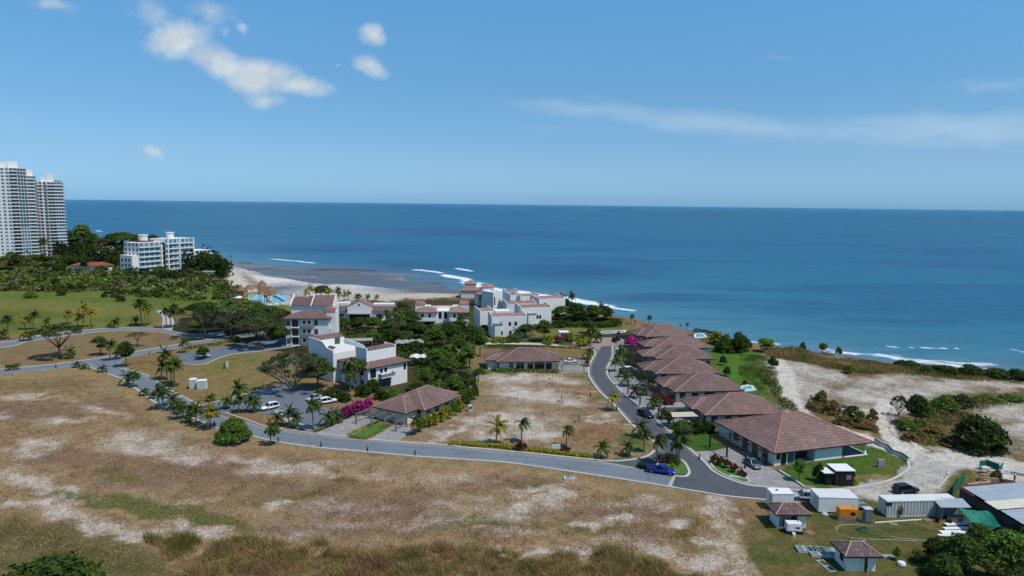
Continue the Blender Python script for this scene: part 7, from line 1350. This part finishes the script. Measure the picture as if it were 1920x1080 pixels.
def car(kind, m, A, B, label, name=None, group=None, at=None, rz=None):
    a, b = G(*A), G(*B); rz = math.atan2(b.y - a.y, b.x - a.x); o = thing(name or {'suv': 'estate_car', 'sedan': 'saloon_car', 'pickup': 'pickup_truck'}[kind], label, 'pickup truck' if kind == 'pickup' else 'car', (a + b) / 2, rz, group)
    L = {'suv': 4.7, 'sedan': 4.5, 'pickup': 5.3}[kind]; h = L / 2; hz = {'suv': .98, 'sedan': .86, 'pickup': 1.02}[kind]; zb = .26 if kind == 'sedan' else .34
    loft([(-h, .68, zb + .12, hz - .12), (-h + .12, .84, zb, hz), (-h + .9, .91, zb - .04, hz + .02), (0, .93, zb - .06, hz), (h - 1.3, .92, zb - .04, hz - .02), (h - .5, .88, zb, hz - .10), (h - .1, .78, zb + .02, hz - .2), (h, .62, zb + .1, hz - .3)]).obj('body', m, o, True)
    cab = {'suv': [(-h + .12, .74, .6), (-h + .55, .68, 1.55), (-.3, .70, 1.64), (.35, .67, 1.57), (1.15, .76, .8)], 'sedan': [(-h + .75, .74, .7), (-h + 1.45, .62, 1.36), (-.2, .64, 1.42), (.35, .62, 1.36), (1.15, .74, .7)], 'pickup': [(-.75, .76, .8), (-.6, .69, 1.66), (0, .70, 1.72), (.55, .67, 1.64), (1.3, .76, .84)]}[kind]
    g = MB()
    for x, w, z in cab: g.v += [(x, -.82 if z > 1 else -.84, hz - .08), (x, -w, z), (x, w, z), (x, .82 if z > 1 else .84, hz - .08)]
    for k in range(len(cab) - 1): g.f += [(k * 4 + j, k * 4 + j + 1, k * 4 + j + 5, k * 4 + j + 4)[::-1] for j in range(3)]
    g.f += [(0, 1, 2, 3), tuple((len(cab) - 1) * 4 + j for j in (3, 2, 1, 0))]; g.obj('windows', G_CAR, o)
    r = MB(); top = cab[1:4]
    for x, w, z in top: r.v += [(x, -w - .01, z - .04), (x, -w + .04, z + .03), (x, w - .04, z + .03), (x, w + .01, z - .04)]
    for k in range(2): r.f += [(k * 4 + j, k * 4 + j + 1, k * 4 + j + 5, k * 4 + j + 4)[::-1] for j in range(3)]
    for sg in (-1, 1):
        for i in range(len(cab)):
            if i in (0, len(cab) - 1): continue
            x, w, z = cab[i]; r.beam((x, sg * (w + .012), z - .02), (x + (.12 if i == 3 else -.05), sg * .86, hz - .05), .05)
        r.beam((cab[-1][0] - .02, sg * .77, cab[-1][2]), (cab[-2][0], sg * .68, cab[-2][2]), .05); r.beam((cab[0][0] + .02, sg * .76, max(cab[0][2], hz - .05)), (cab[1][0], sg * .70, cab[1][2]), .06)
    r.obj('roof', m, o)
    if kind == 'pickup': MB().box(-h + .12, -.72, hz - .02, -.85, .72, hz + .035).obj('bed', M_BLACK, o); MB().box(-h + .05, -.9, hz + .03, -.8, -.74, hz + .1).box(-h + .05, .74, hz + .03, -.8, .9, hz + .1).box(-h + .02, -.74, hz + .03, -h + .12, .74, hz + .1).obj('bed_rail', m, o)
    wr = .36 if kind != 'sedan' else .32
    for x in (-h + .92, h - .92):
        for sg in (-1, 1):
            w = MB().lathe([(wr * .7, -.11), (wr * .96, -.11), (wr, -.06), (wr, .06), (wr * .96, .11), (wr * .7, .11)], 16).obj('wheel', M_TYRE, o); w.matrix_local = Matrix.Translation((x, sg * .83, wr)) @ Matrix.Rotation(R(90), 4, 'X'); MB().lathe([(wr * .66, -.118), (wr * .66, .118)], 14).obj('rim', M_RIM, w)
    for sg in (-1, 1): MB().box(h - .22, sg * .62 - .16, hz - .36, h - .02, sg * .62 + .16, hz - .22).obj('headlight', M_LAMP, o); MB().box(-h + .0, sg * .70 - .12, hz - .36, -h + .12, sg * .70 + .12, hz - .08).obj('tail_light', M_TAIL, o); MB().box(.95, sg * .98 - .09, hz + .02, 1.1, sg * .98 + .09, hz + .16).obj('mirror', m, o)
    return o
P_WH = paint('white_car_paint', (226, 228, 230)); P_BK = paint('black_car_paint', (24, 27, 34)); P_SI = paint('silver_car_paint', (164, 170, 176), .25); P_BL = paint('blue_car_paint', (20, 50, 148)); P_GR = paint('grey_car_paint', (96, 108, 114))
car('pickup', P_BL, (1219, 884), (1261, 890), 'bright blue pickup stopped at the traffic island'); car('suv', P_BK, (1203, 778), (1218, 784), 'dark car driving on the street beside the second villa'); car('sedan', P_GR, (1402, 868), (1420, 880), 'grey car under the pergola of the near villa')
car('suv', P_SI, (1527, 938), (1489, 935), 'silver car parked by the white container'); car('suv', P_BK, (1679, 925), (1717, 922), 'black car on the gravel bend above the grey container'); car('suv', P_WH, (519, 764), (493, 770), 'white estate car at the left of the parking court'); car('suv', P_WH, (602, 758), (626, 754), 'white car in front of the shrubs of the parking court'); car('sedan', P_SI, (603, 745), (574, 754), 'silver car half hidden behind the white one in the parking court')
car('suv', P_WH, (1169, 698), (1192, 695), 'white car under the fifth villa pergola'); car('suv', P_BK, (1148, 642), (1163, 637), 'dark car on the forecourt by the farthest villa'); car('suv', P_SI, (372, 670), (390, 670), 'silver car parked behind the rust-tinged round tree'); car('sedan', P_WH, (1057, 681), (1082, 679), 'white car under the pale slatted pergola of the long bungalow'); car('sedan', P_GR, (1201, 731), (1222, 727), 'grey-blue car under the third villa pergola')
o = place('car_trailer', 'small dark trailer standing behind the blue pickup', 'trailer', (1196, 876), (1212, 879)); MB().box(0, -.8, .45, 2.2, .8, .95).obj('box', M_BLACK, o, bevel=.05); MB().beam((2.2, 0, .5), (3.0, 0, .45), .1).obj('drawbar', M_STEEL, o)
for sg in (-1, 1): MB().lathe([(.3, -.08), (.33, 0), (.3, .08)], 14).obj('wheel', M_TYRE, o).matrix_local = Matrix.Translation((.9, sg * .82, .33)) @ Matrix.Rotation(R(90), 4, 'X')

# ------------------------------------------------------------------ person
def skin_mesh(name, joints, bones, m, par, lvl=2):
    me = bpy.data.meshes.new(name); me.from_pydata([j[:3] for j in joints], bones, []); o = bpy.data.objects.new(name, me); COL.objects.link(o)
    md = o.modifiers.new('skin', 'SKIN'); md.use_smooth_shade = True; sv = me.skin_vertices[0].data
    for i, j in enumerate(joints): sv[i].radius = (j[3], j[4] if len(j) > 4 else j[3]); sv[i].use_root = i == 0
    s = o.modifiers.new('sub', 'SUBSURF'); s.levels = lvl; s.render_levels = lvl; me.materials.append(m); o.parent = par; return o
def person():
    o = thing('person', 'person in a pale shirt and dark trousers standing on the sand beyond the scrap yard', 'person', G(1902, 902), R(200)); sk = pm('skin', (126, 84, 62), .6, .05)
    J = [(0, 0, .95, .15, .11), (0, 0, 1.15, .14, .10), (0, 0, 1.38, .17, .11), (0, .01, 1.50, .06), (0, .015, 1.57, .065, .07), (0, .02, 1.66, .085, .10), (0, .01, 1.74, .06, .07)]; Bn = [(0, 1), (1, 2), (2, 3), (3, 4), (4, 5), (5, 6)]
    for sg in (-1, 1):
        i = len(J); J += [(sg * .18, 0, 1.42, .06), (sg * .24, .02, 1.16, .043), (sg * .25, -.06, .94, .033), (sg * .25, -.09, .85, .034, .022)]; Bn += [(2, i), (i, i + 1), (i + 1, i + 2), (i + 2, i + 3)]
        for q, (dx, ln) in enumerate([(-.028, .062), (-.009, .072), (.010, .068), (.027, .054)]): k = len(J); J += [(sg * .25 + dx, -.11, .80, .010), (sg * .25 + dx, -.105, .80 - ln * .6, .0085), (sg * .25 + dx, -.085, .80 - ln, .008)]; Bn += [(i + 3, k), (k, k + 1), (k + 1, k + 2)]
        k = len(J); J += [(sg * .215, -.12, .86, .011), (sg * .205, -.125, .82, .009)]; Bn += [(i + 3, k), (k, k + 1)]
        i = len(J); J += [(sg * .10, 0, .86, .095), (sg * .11, -.01, .48, .062), (sg * .12, .02, .10, .042), (sg * .12, -.10, .04, .045, .03)]; Bn += [(0, i), (i, i + 1), (i + 1, i + 2), (i + 2, i + 3)]
    k = len(J); J += [(0, -.085, 1.645, .016), (0, -.075, 1.60, .018)]; Bn += [(5, k), (5, k + 1)]
    for sg in (-1, 1): k = len(J); J.append((sg * .088, .03, 1.655, .018)); Bn.append((5, k))
    b = skin_mesh('body', J, Bn, sk, o)
    sh = [(0, 0, .92, .17, .125), (0, 0, 1.15, .158, .118), (0, 0, 1.38, .19, .128), (0, 0, 1.46, .10)]; sb = [(0, 1), (1, 2), (2, 3)]
    for sg in (-1, 1): i = len(sh); sh += [(sg * .19, 0, 1.42, .078), (sg * .24, .02, 1.18, .062)]; sb += [(2, i), (i, i + 1)]
    skin_mesh('shirt', sh, sb, pm('pale_shirt', (190, 196, 200), .9), o); tr = [(0, 0, .96, .165, .12)]; tb = []
    for sg in (-1, 1): i = len(tr); tr += [(sg * .10, 0, .84, .11), (sg * .11, -.01, .48, .082), (sg * .12, .015, .09, .066)]; tb += [(0, i), (i, i + 1), (i + 1, i + 2)]
    skin_mesh('trousers', tr, tb, pm('dark_trousers', (44, 50, 62), .9), o); MB().lathe([(.092, -.02), (.105, .05), (.09, .10), (.03, .125)], 12, (0, .03, 1.675)).obj('hair', M_BLACK, o, True)
    for sg in (-1, 1): MB().lathe([(.008, 0), (.012, .008), (.004, .014)], 6, (sg * .033, -.082, 1.662)).obj('eye', M_BLACK, o)
person()
for r, t, c in PROTO.values():
    for q in (r, t, c):
        if q is not None and q.users == 0 or q is not None and not q.users_collection: bpy.data.objects.remove(q)
